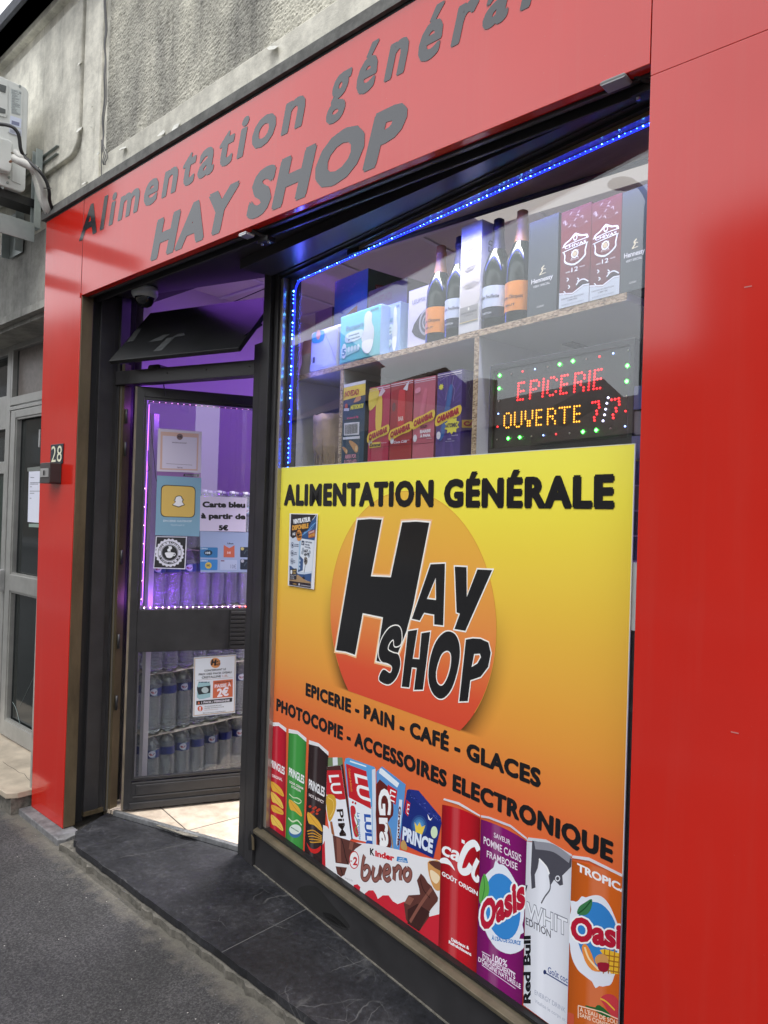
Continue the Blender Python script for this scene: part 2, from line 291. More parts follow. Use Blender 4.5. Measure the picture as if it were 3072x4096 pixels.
class MB:
    def __init__(s): s.v = []; s.f = []; s.m = []; s.c = []; s.sm = []; s.mats = []
    def mi(s, m):
        if m not in s.mats: s.mats.append(m)
        return s.mats.index(m)
    def face(s, pts, m, col=None, smooth=False):
        k = len(s.v); s.v += [Vector(p) for p in pts]; s.f.append(tuple(range(k, k+len(pts)))); s.m.append(s.mi(m))
        s.c.append(col if col and isinstance(col[0], (tuple, list)) else [col or (1, 1, 1)]*len(pts)); s.sm.append(smooth); return s
    def grid(s, rows, m, col=None, smooth=True, closed=False):
        k = len(s.v); nr, nc = len(rows), len(rows[0])
        for r in rows: s.v += [Vector(p) for p in r]
        for i in range(nr-1):
            for j in range(nc if closed else nc-1):
                a, b = k+i*nc+j, k+i*nc+(j+1) % nc; s.f.append((a, b, b+nc, a+nc)); s.m.append(s.mi(m)); s.sm.append(smooth)
                c = col(i, j) if callable(col) else (col or (1, 1, 1)); s.c.append([c]*4 if not isinstance(c[0], (tuple, list)) else c)
        return s
    def hexa(s, b, t, m, col=None):      # b,t : 4 points each
        s.face(list(reversed(b)), m, col); s.face(t, m, col)
        for i in range(4): s.face([b[i], b[(i+1) % 4], t[(i+1) % 4], t[i]], m, col)
        return s
    def box(s, fr, u0, u1, v0, v1, w0, w1, m, col=None):
        P = fr.pt
        return s.hexa([P(u0, v0, w0), P(u1, v0, w0), P(u1, v0, w1), P(u0, v0, w1)], [P(u0, v1, w0), P(u1, v1, w0), P(u1, v1, w1), P(u0, v1, w1)], m, col)
    def rbox(s, fr, u0, u1, v0, v1, w0, w1, m, r=.01, col=None, seg=4):    # rounded-corner slab (corners in u,v)
        pts = []
        for cx, cy, a0 in ((u1-r, v0+r, -90), (u1-r, v1-r, 0), (u0+r, v1-r, 90), (u0+r, v0+r, 180)):
            for i in range(seg+1):
                a = RAD(a0+90*i/seg); pts.append((cx+r*math.cos(a), cy+r*math.sin(a)))
        return s.prism(fr, pts, w0, w1, m, col)
    def prism(s, fr, poly, w0, w1, m, col=None):
        P = fr.pt; n = len(poly)
        s.face([P(u, v, w1) for u, v in poly], m, col); s.face([P(u, v, w0) for u, v in reversed(poly)], m, col)
        for i in range(n):
            a, b = poly[i], poly[(i+1) % n]; s.face([P(*a, w0), P(*b, w0), P(*b, w1), P(*a, w1)], m, col)
        return s
    def slab(s, pts, z0, z1, m, col=None):   # horizontal polygon
        n = len(pts); s.face([(p[0], p[1], z1) for p in pts], m, col); s.face([(p[0], p[1], z0) for p in reversed(pts)], m, col)
        for i in range(n):
            a, b = pts[i], pts[(i+1) % n]; s.face([(a[0], a[1], z0), (b[0], b[1], z0), (b[0], b[1], z1), (a[0], a[1], z1)], m, col)
        return s
    def tube(s, pts, r, m, seg=8, col=None, cap=True):
        pts = [Vector(p) for p in pts]; rows = []; prev = None
        for i, p in enumerate(pts):
            d = (pts[min(i+1, len(pts)-1)]-pts[max(i-1, 0)]).normalized()
            a = d.cross(Vector((0, 0, 1))) if prev is None else prev-d*prev.dot(d)
            if a.length < 1e-4: a = d.cross(Vector((1, 0, 0)))
            a.normalize(); prev = a; b = d.cross(a); rr = r(i/(len(pts)-1)) if callable(r) else r
            rows.append([p+a*rr*math.cos(2*math.pi*k/seg)+b*rr*math.sin(2*math.pi*k/seg) for k in range(seg)])
        s.grid(rows, m, col, True, True)
        if cap: s.face(list(reversed(rows[0])), m, col); s.face(rows[-1], m, col)
        return s
    def lathe(s, c, prof, m, seg=20, col=None, a0=0, a1=360):
        c = Vector(c); full = abs(a1-a0) >= 360; ns = seg if full else seg+1
        rows = [[c+Vector((r*math.cos(RAD(a0+(a1-a0)*k/seg)), r*math.sin(RAD(a0+(a1-a0)*k/seg)), z)) for k in range(ns)] for r, z in prof]
        return s.grid(rows, m, col, True, full)
    def obj(s, name, origin, parent=None):
        me = bpy.data.meshes.new(name); o = Vector(origin)
        me.from_pydata([tuple(v-o) for v in s.v], [], s.f)
        for m in s.mats: me.materials.append(m)
        me.polygons.foreach_set('material_index', s.m); me.polygons.foreach_set('use_smooth', s.sm)
        ca = me.color_attributes.new('Col', 'FLOAT_COLOR', 'CORNER'); dat = []
        for cc in s.c:
            for c in cc: dat += [c[0], c[1], c[2], 1]
        ca.data.foreach_set('color', dat); me.update()
        ob = bpy.data.objects.new(name, me); COL.objects.link(ob)
        if parent: ob.parent = parent
        else: ob.location = o
        return ob
    def base(s):
        xs = [v.x for v in s.v]; ys = [v.y for v in s.v]; zs = [v.z for v in s.v]
        return Vector(((min(xs)+max(xs))/2, (min(ys)+max(ys))/2, min(zs)))
def weld(ob, bevel=0, smooth=False):
    me = ob.data; b = bmesh.new(); b.from_mesh(me); bmesh.ops.remove_doubles(b, verts=b.verts, dist=1e-5); b.to_mesh(me); b.free()
    if bevel:
        md = ob.modifiers.new('bevel', 'BEVEL'); md.width = bevel; md.segments = 2; md.limit_method = 'ANGLE'
    return ob
def thing(name, label, cat, loc, group=None):
    o = bpy.data.objects.new(name, None); COL.objects.link(o); o.location = loc; o.empty_display_size = .05
    o['label'] = label; o['category'] = cat
    if group: o['group'] = group
    return o
def part(name, mb, root, label=None, bevel=0, parent=None):
    ob = mb.obj(name, root['_o'] if '_o' in root else root.location, parent or root)
    if bevel: weld(ob, bevel)
    if label: ob['label'] = label
    return ob
def solo(name, mb, label, cat, group=None, bevel=0):
    ob = mb.obj(name, mb.base()); ob['label'] = label; ob['category'] = cat
    if group: ob['group'] = group
    if bevel: weld(ob, bevel)
    return ob
def struct(name, mb):
    ob = mb.obj(name, (0, 0, 0)); ob['kind'] = 'structure'; return ob
def copy_tree(o, parent=None):
    c = o.copy(); COL.objects.link(c); c.parent = parent
    for ch in list(o.children): copy_tree(ch, c)
    return c

# text as planar polygons -------------------------------------------------
_tc = {}
def glyphs(txt, bold=0.0, sp=1.0, res=3):
    k = (txt, bold, sp, res)
    if k in _tc: return _tc[k]
    cu = bpy.data.curves.new('t', 'FONT'); cu.body = txt; cu.size = 1; cu.offset = bold; cu.space_character = sp; cu.resolution_u = res; cu.fill_mode = 'FRONT'
    ob = bpy.data.objects.new('t', cu); COL.objects.link(ob)
    dg = bpy.context.evaluated_depsgraph_get(); dg.update(); ev = ob.evaluated_get(dg); me = ev.to_mesh()
    vs = [(v.co.x, v.co.y) for v in me.vertices]; fs = [tuple(p.vertices) for p in me.polygons]
    ev.to_mesh_clear(); bpy.data.objects.remove(ob); bpy.data.curves.remove(cu)
    _tc[k] = (vs, fs); return vs, fs
def caph(bold):
    vs, _ = glyphs('H', bold); ys = [v[1] for v in vs]; return min(ys), max(ys)

class G:
    """flat printing on the plane of a frame: colours per corner, layers 0.25 mm apart"""
    def __init__(s, fr, w0, m=None, step=.00025): s.fr = fr; s.w0 = w0; s.mb = MB(); s.m = m or PRINT; s.step = step; s.k = 0; s.px = True
    def P(s, p): return s.fr.px(p[0], p[1], s.w0) if s.px else p
    def W(s, layer): return s.w0+s.step*layer
    def poly(s, pts, col, layer=1, holes=(), smooth=0):
        if smooth: pts = catmull(pts, smooth)
        q = [s.P(p) for p in pts]; hs_ = [[s.P(p) for p in (catmull(h, smooth) if smooth else h)] for h in holes]
        s.uv(q, col, layer, hs_); return s
    def uv(s, q, col, layer=1, holes=()):
        loops = [[Vector((a, b, 0)) for a, b in q]]+[[Vector((a, b, 0)) for a, b in h] for h in holes]
        flat = [p for l in loops for p in l]; w = s.W(layer)
        for t in tessellate_polygon(loops):
            p = [flat[i] for i in t]
            ar = (p[1].x-p[0].x)*(p[2].y-p[0].y)-(p[2].x-p[0].x)*(p[1].y-p[0].y)
            if abs(ar) < 1e-12: continue
            if ar < 0: p.reverse()
            s.mb.face([s.fr.pt(a.x, a.y, w) for a in p], s.m, [col(a.x, a.y) for a in p] if callable(col) else col)
    def ell(s, c, rx, ry, col, layer=1, rot=0, n=28, hole=None):
        pts = lambda k: [(c[0]+k*(rx*math.cos(a)*math.cos(rot)-ry*math.sin(a)*math.sin(rot)), c[1]+k*(rx*math.cos(a)*math.sin(rot)+ry*math.sin(a)*math.cos(rot))) for a in [2*math.pi*i/n for i in range(n)]]
        s.poly(pts(1), col, layer, [pts(hole)] if hole else ()); return s
    def stroke(s, pts, wd, col, layer=1, smooth=5, taper=None):
        """a line of width wd (in metres on the plane)"""
        q = [s.P(p) for p in (catmull(pts, smooth, False) if smooth and len(pts) > 2 else pts)]
        L_, R_ = [], []
        for i, p in enumerate(q):
            a, b = q[max(i-1, 0)], q[min(i+1, len(q)-1)]; dx, dy = b[0]-a[0], b[1]-a[1]; l = math.hypot(dx, dy) or 1
            h = wd/2*(taper(i/(len(q)-1)) if taper else 1); nx, ny = -dy/l*h, dx/l*h; L_.append((p[0]+nx, p[1]+ny)); R_.append((p[0]-nx, p[1]-ny))
        for i in range(len(q)-1):
            s.mb.face([s.fr.pt(*R_[i], s.W(layer)), s.fr.pt(*R_[i+1], s.W(layer)), s.fr.pt(*L_[i+1], s.W(layer)), s.fr.pt(*L_[i], s.W(layer))], s.m, col)
        return s
    def fat(s, txt, bl, br, tl, col, wd, bold=.015, layer=2, sp=1.0, n=6):
        """heavy lettering: the same words laid again a hair to each side (wd in metres), 12 microns apart"""
        a, b, c = s.P(bl), s.P(br), s.P(tl); k = s.px; s.px = False
        a = (a[0]+wd, a[1]+wd*.8); b = (b[0]-wd, b[1]+wd*.8); c = (c[0]+wd, c[1]-wd*.8)
        for i in range(n):
            t = i*6.2832/n; d = (wd*math.cos(t), wd*.8*math.sin(t)); f = lambda p: (p[0]+d[0], p[1]+d[1]); s.text(txt, f(a), f(b), f(c), col, bold, layer+i*.05, sp)
        s.text(txt, a, b, c, col, bold, layer+n*.05, sp); s.px = k; return s
    def text(s, txt, bl, br, tl, col, bold=.02, layer=2, sp=1.0, umax=None):
        """bl, br: ends of the baseline; tl: top of a capital over bl"""
        vs, fs = glyphs(txt, bold, sp); y0, y1 = caph(bold)
        x0 = min(v[0] for v in vs); x1 = max(v[0] for v in vs)
        a, b, c = s.P(bl), s.P(br), s.P(tl); w = s.W(layer)
        pt = []
        for x, y in vs:
            u = (x-x0)/(x1-x0); v = (y-y0)/(y1-y0)
            pt.append((a[0]+(b[0]-a[0])*u+(c[0]-a[0])*v, a[1]+(b[1]-a[1])*u+(c[1]-a[1])*v))
        for f in fs:
            p = [pt[i] for i in f]
            if umax is not None and max(q[0] for q in p) > umax: continue
            s.mb.face([s.fr.pt(*q, w) for q in p], s.m, col)
        return s
def halo_text(g, s, bl, br, tl, col, hcol, wd, bold, layer):
    for k in range(12):
        a = k*6.2832/12; d = (wd*math.cos(a), wd*math.sin(a)); sh = lambda p: (p[0]+d[0], p[1]+d[1]); g.text(s, sh(bl), sh(br), sh(tl), hcol, bold, layer+k*.05)
    g.text(s, bl, br, tl, col, bold, layer+1.2)
def offset_poly(q, d):
    n = len(q); ar = sum(q[i][0]*q[(i+1) % n][1]-q[(i+1) % n][0]*q[i][1] for i in range(n)); sg = 1 if ar > 0 else -1; out = []
    for i in range(n):
        a, b, c = q[i-1], q[i], q[(i+1) % n]
        e1 = (b[0]-a[0], b[1]-a[1]); e2 = (c[0]-b[0], c[1]-b[1]); l1 = math.hypot(*e1) or 1; l2 = math.hypot(*e2) or 1
        n1 = (e1[1]/l1, -e1[0]/l1); n2 = (e2[1]/l2, -e2[0]/l2); m = (n1[0]+n2[0], n1[1]+n2[1]); ml = math.hypot(*m) or 1
        k = d*sg/max(.45, (ml/2)); out.append((b[0]+m[0]/ml*k, b[1]+m[1]/ml*k))
    return out
def clip(mb, fr, umin=None, umax=None, vmin=None, vmax=None):
    """trim printing at the sheet's edges"""
    def cut(poly, cols, k, lim, sgn):
        out, oc = [], []
        for i in range(len(poly)):
            a, b = poly[i], poly[(i+1) % len(poly)]; ca, cb = cols[i], cols[(i+1) % len(poly)]
            f = lambda p: ((p-fr.o).dot(fr.u) if k == 0 else p.z)
            da, db = (lim-f(a))*sgn, (lim-f(b))*sgn
            if da >= 0: out.append(a); oc.append(ca)
            if (da > 0) != (db > 0) and abs(da-db) > 1e-12:
                t = da/(da-db); out.append(a.lerp(b, t)); oc.append(tuple(ca[j]+(cb[j]-ca[j])*t for j in range(3)))
        return out, oc
    n = MB(); n.mats = mb.mats
    for f, m, c, sm in zip(mb.f, mb.m, mb.c, mb.sm):
        p = [mb.v[i] for i in f]; c = list(c)
        for k, lim, sg in ((0, umax, 1), (0, umin, -1), (1, vmax, 1), (1, vmin, -1)):
            if lim is not None and p: p, c = cut(p, c, k, lim, sg)
        if len(p) >= 3: n.face(p, mb.mats[m], c, sm)
    return n
WHITE = rgb(236, 238, 244); BLACK = (.01, .01, .012); GREY = rgb(120, 122, 126)

# ================================================================== THE SETTING
m = MB(); m.slab([(-60, -3.2), (40, -3.2), (40, .6), (-60, .6)], -.2, .03, ASPH); struct('pavement', m)
m = MB(); m.slab([(-90, -60), (90, -60), (90, 60), (-90, 60)], -.6, -.13, mat('road_tar', (.055, .055, .058), .8, nscale=2, namt=.3)); struct('road', m)
m = MB(); m.slab([(-60, -3.35), (40, -3.35), (40, -3.2), (-60, -3.2)], -.25, .035, KERB); struct('kerb', m)
m = MB(); m.slab([(-60, -13), (40, -13), (40, -10.6), (-60, -10.6)], -.25, .02, mat('far_pavement_stone', (.2, .2, .2), .8)); struct('opposite_pavement', m)

# doorstep slab: black marble on a mortar bed, its front edge chipped
fy = -.060
inner = [(D.pt(-.80, 0).x, D.pt(-.80, 0).y), (DR.x, DR.y), (WB.x, WB.y), (W.pt(2.9, 0).x, W.pt(2.9, 0).y)]
fr_pts = []
x = 1.2
while x > -3.07: fr_pts.append((x, fy+random.uniform(-.0025, .0025))); x -= .035
fr_pts += [(-3.075, fy+.004), (-3.10, fy+.022), (-3.12, fy+.015), (-3.165, fy+.05), (-3.20, -.001)]
m = MB(); m.slab(inner[::-1][:0]+[(p[0], p[1]) for p in inner]+fr_pts, .062, .09, SLATE)
t = thing('doorstep', 'black marble doorstep slab with pale veins under the shop window and door', 'doorstep', (-1.7, .05, .03))
part('slab', m, t, bevel=.0015)
m = MB(); pts = []; x = 1.2
while x > -3.2: pts.append((x, fy-.004-.018*random.random()*(1 if random.random() < .6 else .3))); x -= .028
m.slab([(-3.2, .15), (1.2, .15)]+pts, .0, .058, MORTAR); part('mortar_bed', m, t)
for xx in (-1.985, -1.23):
    m = MB(); m.slab([(xx, fy+.001), (xx+.003, fy+.001), (xx+.003, .5+.05), (xx, .5+.05)], .0895, .0904, mat('joint_grout', (.10, .10, .10), .9))
    part('joint', m, t)

ks = [(-3.71, -.05), (-3.255, -.062), (-3.235, -.03), (-3.21, .0), (-3.2, .05), (-3.71, .05)]
m = MB(); m.slab([(-3.71, -.053), (-3.5, -.056), (-3.30, -.060), (-3.245, -.063), (-3.232, -.045), (-3.222, -.03), (-3.235, .0), (-3.24, .05), (-3.71, .05)], .0, .0585, KERB)
solo('kerb_stone', m, 'worn grey kerb stone under the foot of the left red pillar', 'kerb stone', bevel=.004)
# loose dirt, chips and weeds along the foot of the step
m = MB()
for i in range(420):
    x = random.uniform(-3.9, .2); y = fy-.02-abs(random.gauss(0, .035)); r = random.uniform(.0008, .003)
    if random.random() < .05: r *= 1.8
    a = random.random()*6.28; p = [(x+r*math.cos(a+k*2.1), y+r*math.sin(a+k*2.1), .0302) for k in range(3)]
    m.face(p, MORTAR if random.random() < .7 else KERB); tp = (x, y, .0302+r*.9)
    for k in range(3): m.face([p[k], p[(k+1) % 3], tp], MORTAR if i % 3 else KERB)
ob = m.obj('gravel', (0, 0, 0)); ob['kind'] = 'stuff'; ob['label'] = 'loose grit and dirt gathered along the foot of the black step'; ob['category'] = 'grit'

# interior floor
m = MB(); o = .003
il = D.pt(-.80, 0, -o); ir = D.pt(0, 0, -o); wl = W.pt(0, 0, -.05); wr = W.pt(3.2, 0, -.05)
m.slab([(il.x, il.y), (ir.x, ir.y), (wl.x, wl.y), (wr.x, wr.y), (1.0, 5), (-4.4, 5), (-4.4, .5)], .05, .106, TILES); struct('shop_floor', m)

# ================================================================== FACADE
CY_ = .06    # plane of the rendered wall above the fascia
wallF = Fr((0, CY_), 0)
bt = thing('rendered_building', 'grey stained rendered building wall with rough and smooth panels above the red shop sign', 'building', (-2.5, .1, 2.6))
m = MB()
# body of the wall above the shop, with the openings below it
m.box(wallF, -9, 4, 3.03, 4.40, -.35, -.03, CONC)
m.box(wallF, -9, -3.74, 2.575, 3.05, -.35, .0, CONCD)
m.box(wallF, -3.74, 4, 2.7, 3.05, -.35, -.02, CONC)
part('wall', m, bt)
m = MB()
gx = wallF.px(418, 300)[0]; zr = wallF.px(530, 548)[1]; pe = wallF.px(338, 300)[0]; pz = wallF.px(215, 692)[1]
# raised smooth band round the rough panel
m.box(wallF, gx+.02, 4, 3.02, zr, -.04, .004, CONC)
m.box(wallF, pe, gx-.022, 3.02, 4.40, -.04, .004, CONC)
m.box(wallF, gx-.022, gx+.02, 3.02, 4.4, -.04, -.012, CONC)
part('smooth_band', m, bt, bevel=.004)
# rough panel: finely displaced sheet
m = MB(); rows = []
random.seed(3); nu, nv = 420, 170; u0, u1, v0, v1 = gx+.02, 1.6, zr, 4.4
for j in range(nv+1):
    v = v0+(v1-v0)*j/nv; rows.append([wallF.pt(u0+(u1-u0)*i/nu, v, -.010+random.uniform(-.0016, .0016)) for i in range(nu+1)])
m.grid(rows, CONCR, smooth=False); part('rough_panel', m, bt)
random.seed(11)
# smooth recessed panel with a rounded lower corner (left)
m = MB(); r = .12; pt = [(-5.2, pz), (pe-r, pz)]+[(pe-r+r*math.sin(a), pz+r-r*math.cos(a)) for a in [i*math.pi/16 for i in range(1, 8)]]+[(pe, pz+r), (pe, 4.12), (-5.2, 4.12)]
q = offset_poly(pt, -.012)
m.prism(wallF, [(u, v) for u, v in q], -.03, .016, CONC); part('smooth_panel', m, bt, bevel=.006)
m = MB(); m.box(wallF, -9, pe, 2.9, 4.4, -.06, -.008, CONC); part('panel_surround', m, bt)
m = MB(); m.box(wallF, -9, 4, 4.24, 4.40, -.02, .05, CONC); m.box(wallF, -9, 4, 4.19, 4.235, -.02, .03, CONC); part('cornice', m, bt, bevel=.006)
m = MB(); EAVE = mat('dark_eave', (.055, .06, .075), .7, nscale=12, namt=.4)
zb_ = wallF.px(0, 205, .0)[1]; zt2 = wallF.px(0, 80, .14)[1]; m.box(wallF, -9, 4, zb_+.004, zt2-.03, -.3, .12, EAVE); m.box(wallF, -9, 4, zb_, zb_+.0035, -.3, .119, mat('lightened_eave_underside', (.42, .43, .47), .8)); m.box(wallF, -9, 4, zt2-.03, zt2, -.3, .14, EAVE); part('eaves', m, bt)  # pale sheet under the eave, its colour lightened against the shade there
# peeling paint chips
CHIPW = mat('peeling_paint', (.6, .6, .55), .7)
for cx, cy, sx, sy in ((330, 255, 5, 18), (327, 520, 7, 18), (502, 597, 10, 12), (347, 735, 5, 14), (402, 617, 4, 9), (1103, 195, 20, 17), (712, 515, 11, 26), (655, 540, 10, 20), (375, 430, 3, 5), (373, 512, 3, 6)):
    m = MB(); pts = []
    for k in range(7):
        a = k*6.283/7; rr = random.uniform(.7, 1.15); u, v = wallF.px(cx+sx*rr*math.cos(a), cy+sy*rr*math.sin(a), .006); pts.append(wallF.pt(u, v, .018+.014*math.sin(a)*(1 if sx > 4 else .5)))
    c = sum(pts, Vector())/7
    for k in range(7): m.face([pts[k], pts[(k+1) % 7], c-wallF.n*.008], CHIPW)
    part('paint_flake', m, bt)
# thin wires clipped down the wall
m = MB()
for dx, r_ in ((0, .0028), (4, .0022), (-3, .0022)):
    pts = [(422+dx, -20), (424+dx*1.1, 120), (421+dx*.6, 215), (423+dx*1.4, 330), (416+dx*1.2, 470), (413+dx*.5, 560), (420+dx*2.4, 625), (418+dx, 660)]
    q = [wallF.px(*p, .012) for p in catmull(pts, 5, False)]; m.tube([wallF.pt(u, v, .014+.003*math.sin(i)) for i, (u, v) in enumerate(q)], r_, mat('grey_cable', (.12, .12, .12), .5), 6)
u, v = wallF.px(408, 560, .012); u2, v2 = wallF.px(406, 730, .012); m.tube([wallF.pt(u, v, .014), wallF.pt(u2, v2, .012)], .0025, MATS['grey_cable'], 6)
solo('wall_cable', m, 'thin grey cables clipped to the rendered wall beside the rough panel', 'cable')
# zinc ledge capping the fascia
m = MB(); m.box(F, -3.80, 3, 3.035, 3.075, -.07, .012, mat('grey_ledge', (.15, .15, .14), .8, nscale=18, namt=.45, bump=.6, bscale=40)); m.box(F, -3.78, 3, 3.024, 3.035, -.05, -.002, DARKB)
solo('ledge', m, 'weathered grey ledge running along the top of the red sign', 'ledge')

# red fascia sign with its lettering
uS = -3.338; uR = F.px(2602, 241)[0]; zb = 2.566; zt = 3.022; PL = F.px(125, 3225)[0]-.0; PT = F.px(185, 889)[0]
st = thing('shop_sign', 'red fascia sign with grey lettering reading alimentation générale above the shop front', 'shop sign', (-2, 0, zb))
m = MB(); m.box(F, uS+.0015, uR-.0015, zb, zt, -.03, 0, RED); part('panel', m, st, bevel=.0015)
def txt(name, root, fr, items, mt, th=.0012, bold=.03):
    mm = MB(); g = G(fr, th, mt)
    for it in items: g.text(it[0], it[1], it[2], it[3], (1, 1, 1), it[4] if len(it) > 4 else bold, 0, it[5] if len(it) > 5 else 1)
    return part(name, g.mb, root)
ZA = Z(0, 0, 1.659); ZB = Z(1000, 0, 1.508)
al, ar = ZA((525, 1600))[0], ZB((313, 760))[0]
def fuv(p): return F.px(*p)
g = G(F, .0012, LETTER); g.px = False
ul, vl = fuv(al); ur, _ = fuv(ar); vb = fuv(ZA((760, 1482))[0])[1]; cap = .148
g.fat('Alimentation', (ul, vb), (ur, vb), (ul+.035, vb+cap), (1, 1, 1), .0052, .012, 0, 1.26)
ug = fuv(ZB((468, 640))[0])[0]; ug2 = fuv((2310, -160))[0]
g.fat('générale', (ug, vb), (ug2, vb), (ug+.035, vb+cap), (1, 1, 1), .0052, .012, 0, 1.46)
part('lettering', g.mb, st, 'black glossy letters reading Alimentation générale')
g = G(F, .0012, LETTER); g.px = False
ul, vh = fuv(ZA((998, 1738))[0]); ur = fuv(ZB((860, 960))[0])[0]; h1 = fuv(ZA((1025, 1475))[0])[1]
u_, v_ = fuv(ZB((700, 1025))[0]); 
ut, vt_ = fuv(ZB((735, 690))[0])
g.fat('HAY SHOP', (ul, vh), (ur+.02, vh), (ul+.045, (h1+vt_)/2+.0), (1, 1, 1), .011, .02, 0, 1.16)
part('lettering', g.mb, st, 'larger bold letters reading HAY SHOP')

m = MB(); 
pr = -3.336
m.prism(F, [(PL, .060), (pr, .060), (uS, zb), (uS, zt), (PT, zt)], -.05, -.0005, RED)
pil = thing('red_pillar', 'narrow red lacquered pillar left of the door with the number 28', 'pillar', (-3.5, 0, .06)); part('panel', m, pil, bevel=.0015)
m = MB(); m.box(F, uS-.006, uS, zb-.01, zb+.012, .0, .006, RED); m.box(F, uS-.004, uS-.001, zb, zt, -.0005, .0006, mat('seam', (.25, .02, .015), .5)); part('seam', m, pil)
rp = thing('red_side_panel', 'wide red lacquered cladding panel right of the shop window', 'cladding', (.2, 0, .06))
m = MB(); m.box(F, uR+.001, 2.6, .06, 2.5374, -.06, 0, RED); part('lower_panel', m, rp, bevel=.0012)
m = MB(); m.box(F, uR+.001, 2.6, 2.538, zt, -.06, 0, RED); part('upper_panel', m, rp, bevel=.0012)
for px_, py_ in ((2990, 1147), (2937, 2930)):
    m = MB(); u, v = F.px(px_, py_); m.box(F, u-.006, u+.008, v-.001, v+.001, .0, .0006, mat('scratch', (.5, .2, .18), .5))
    part('scratch', m, rp)

# house number and intercom
hn = thing('house_number', 'small dark blue enamel plate with white number 28 on the left red pillar', 'number plate', (-3.5, -.01, 1.7))
Z4 = Z(0, 1200, 2.011); a, b = F.px(*Z4((415, 1165))[0]), F.px(*Z4((508, 1315))[0])
m = MB(); m.box(F, a[0], b[0], b[1], a[1], 0, .004, mat('navy_enamel', (.008, .018, .03), .25)); part('plate', m, hn, bevel=.001)
g = G(F, .0045, mat('cream_enamel', (.75, .74, .55), .3)); g.px = False
hw = b[0]-a[0]; hh = a[1]-b[1]
for k, ch in enumerate('28'):
    g.text(ch, (a[0]+hw*(.08+.47*k), b[1]+hh*.1), (a[0]+hw*(.46+.47*k), b[1]+hh*.1), (a[0]+hw*(.08+.47*k), a[1]-hh*.1), (1, 1, 1), .0, 0)
part('digits', g.mb, hn)
ic = thing('key_box', 'small dark box with a metal lock mounted on the red pillar under the number', 'intercom', (-3.5, -.04, 1.6))
a, b = F.px(*Z4((412, 1318))[0]), F.px(*Z4((487, 1478))[0])
m = MB(); m.rbox(F, a[0]+.004, b[0]+.006, b[1], a[1], .0, .055, mat('brown_plastic', (.035, .028, .028), .45), .006); part('box', m, ic, bevel=.002)
m = MB(); fs = Fr(F.pt(a[0]+.0035, 0, 0), 90)
m2 = Fr((a[0]+.0035, 0), -90)   # left side face looks toward -x
P_ = lambda u, v, w: Vector((a[0]+.0035-w, -u, v))
cz = (a[1]+b[1])/2
m.hexa([P_(.015, cz-.03, 0), P_(.04, cz-.03, 0), P_(.04, cz-.03, .006), P_(.015, cz-.03, .006)], [P_(.015, cz+.03, 0), P_(.04, cz+.03, 0), P_(.04, cz+.03, .006), P_(.015, cz+.03, .006)], ALU)
# lock on the street face
u0, u1 = a[0]+.004, b[0]+.006
m.box(F, u0+.012, u1-.012, cz-.02, cz+.022, .055, .058, ALU); part('lock_plate', m, ic)
m = MB(); m.box(F, (u0+u1)/2-.003, (u0+u1)/2+.003, cz-.012, cz+.012, .0582, .062, BLACKP); part('keyhole', m, ic)

# returns beside the pillar: worn bronze edge, black slot, dark panels
rt = thing('door_reveal', 'tall dark grey reveal with a worn bronze edge between red pillar and door', 'door reveal', (-3.33, .1, .09))
Rf = Fr((-3.336, 0), 90-2.5)   # plane running inwards; w points to +x
m = MB(); m.box(Rf, .004, .058, .062, zb+.02, -.03, .004, BRONZE); part('bronze_edge', m, rt, bevel=.002)
m = MB(); m.box(Rf, .058, .098, .062, zb+.03, -.05, -.02, DARKB); m.box(Rf, .052, .3, .062, 2.7, -.09, -.051, DARKB); part('slot', m, rt)
m = MB(); m.box(Rf, .098, .168, .092, zb+.03, -.03, .002, DARK); m.box(Rf, .170, .235, .092, zb+.03, -.03, -.004, DARK); part('reveal_panel', m, rt, bevel=.0015)
m = MB(); m.box(Rf, .098, .235, .0905, .112, -.03, .0045, BRONZE); part('foot_strip', m, rt)

# lintel, roller shutter guide and soffit under the fascia
lt = thing('shop_soffit', 'dark soffit and shutter guides under the red fascia', 'soffit', (-2, .2, 2.6))
SOF = mat('dark_soffit_sheet', (.045, .04, .042), .32, nscale=5, namt=.25)
m = MB(); m.box(F, uS, uR, 2.56, 2.60, -.045, -.031, DARK); m.box(F, uS, uR, 2.575, 2.585, -.075, -.045, DARKB); m.box(F, uS, uR, 2.553, 2.60, -.085, -.075, DARK); part('shutter_guide', m, lt, bevel=.0015)
m = MB(); P0 = [(uS, .034), (uR+.2, .034), (uR+.2, .16), (W.pt(0, 0).x, W.pt(0, 0).y+.02), (D.pt(0, 0).x, D.pt(0, 0).y+.02), (D.pt(-.85, 0).x, D.pt(-.85, 0).y+.03)]
m.slab(P0, 2.607, 2.64, SOF); part('soffit_sheet', m, lt)
m = MB(); q0 = W.pt(-.02, 0, .16); q1 = W.pt(1.75, 0, .0)
m.slab([(q0.x, q0.y), (uR, .082), (uR, .125), (W.pt(.0, 0, .02).x, W.pt(0, 0, .02).y)], 2.566, 2.606, SOF); part('soffit_fold', m, lt, bevel=.001)
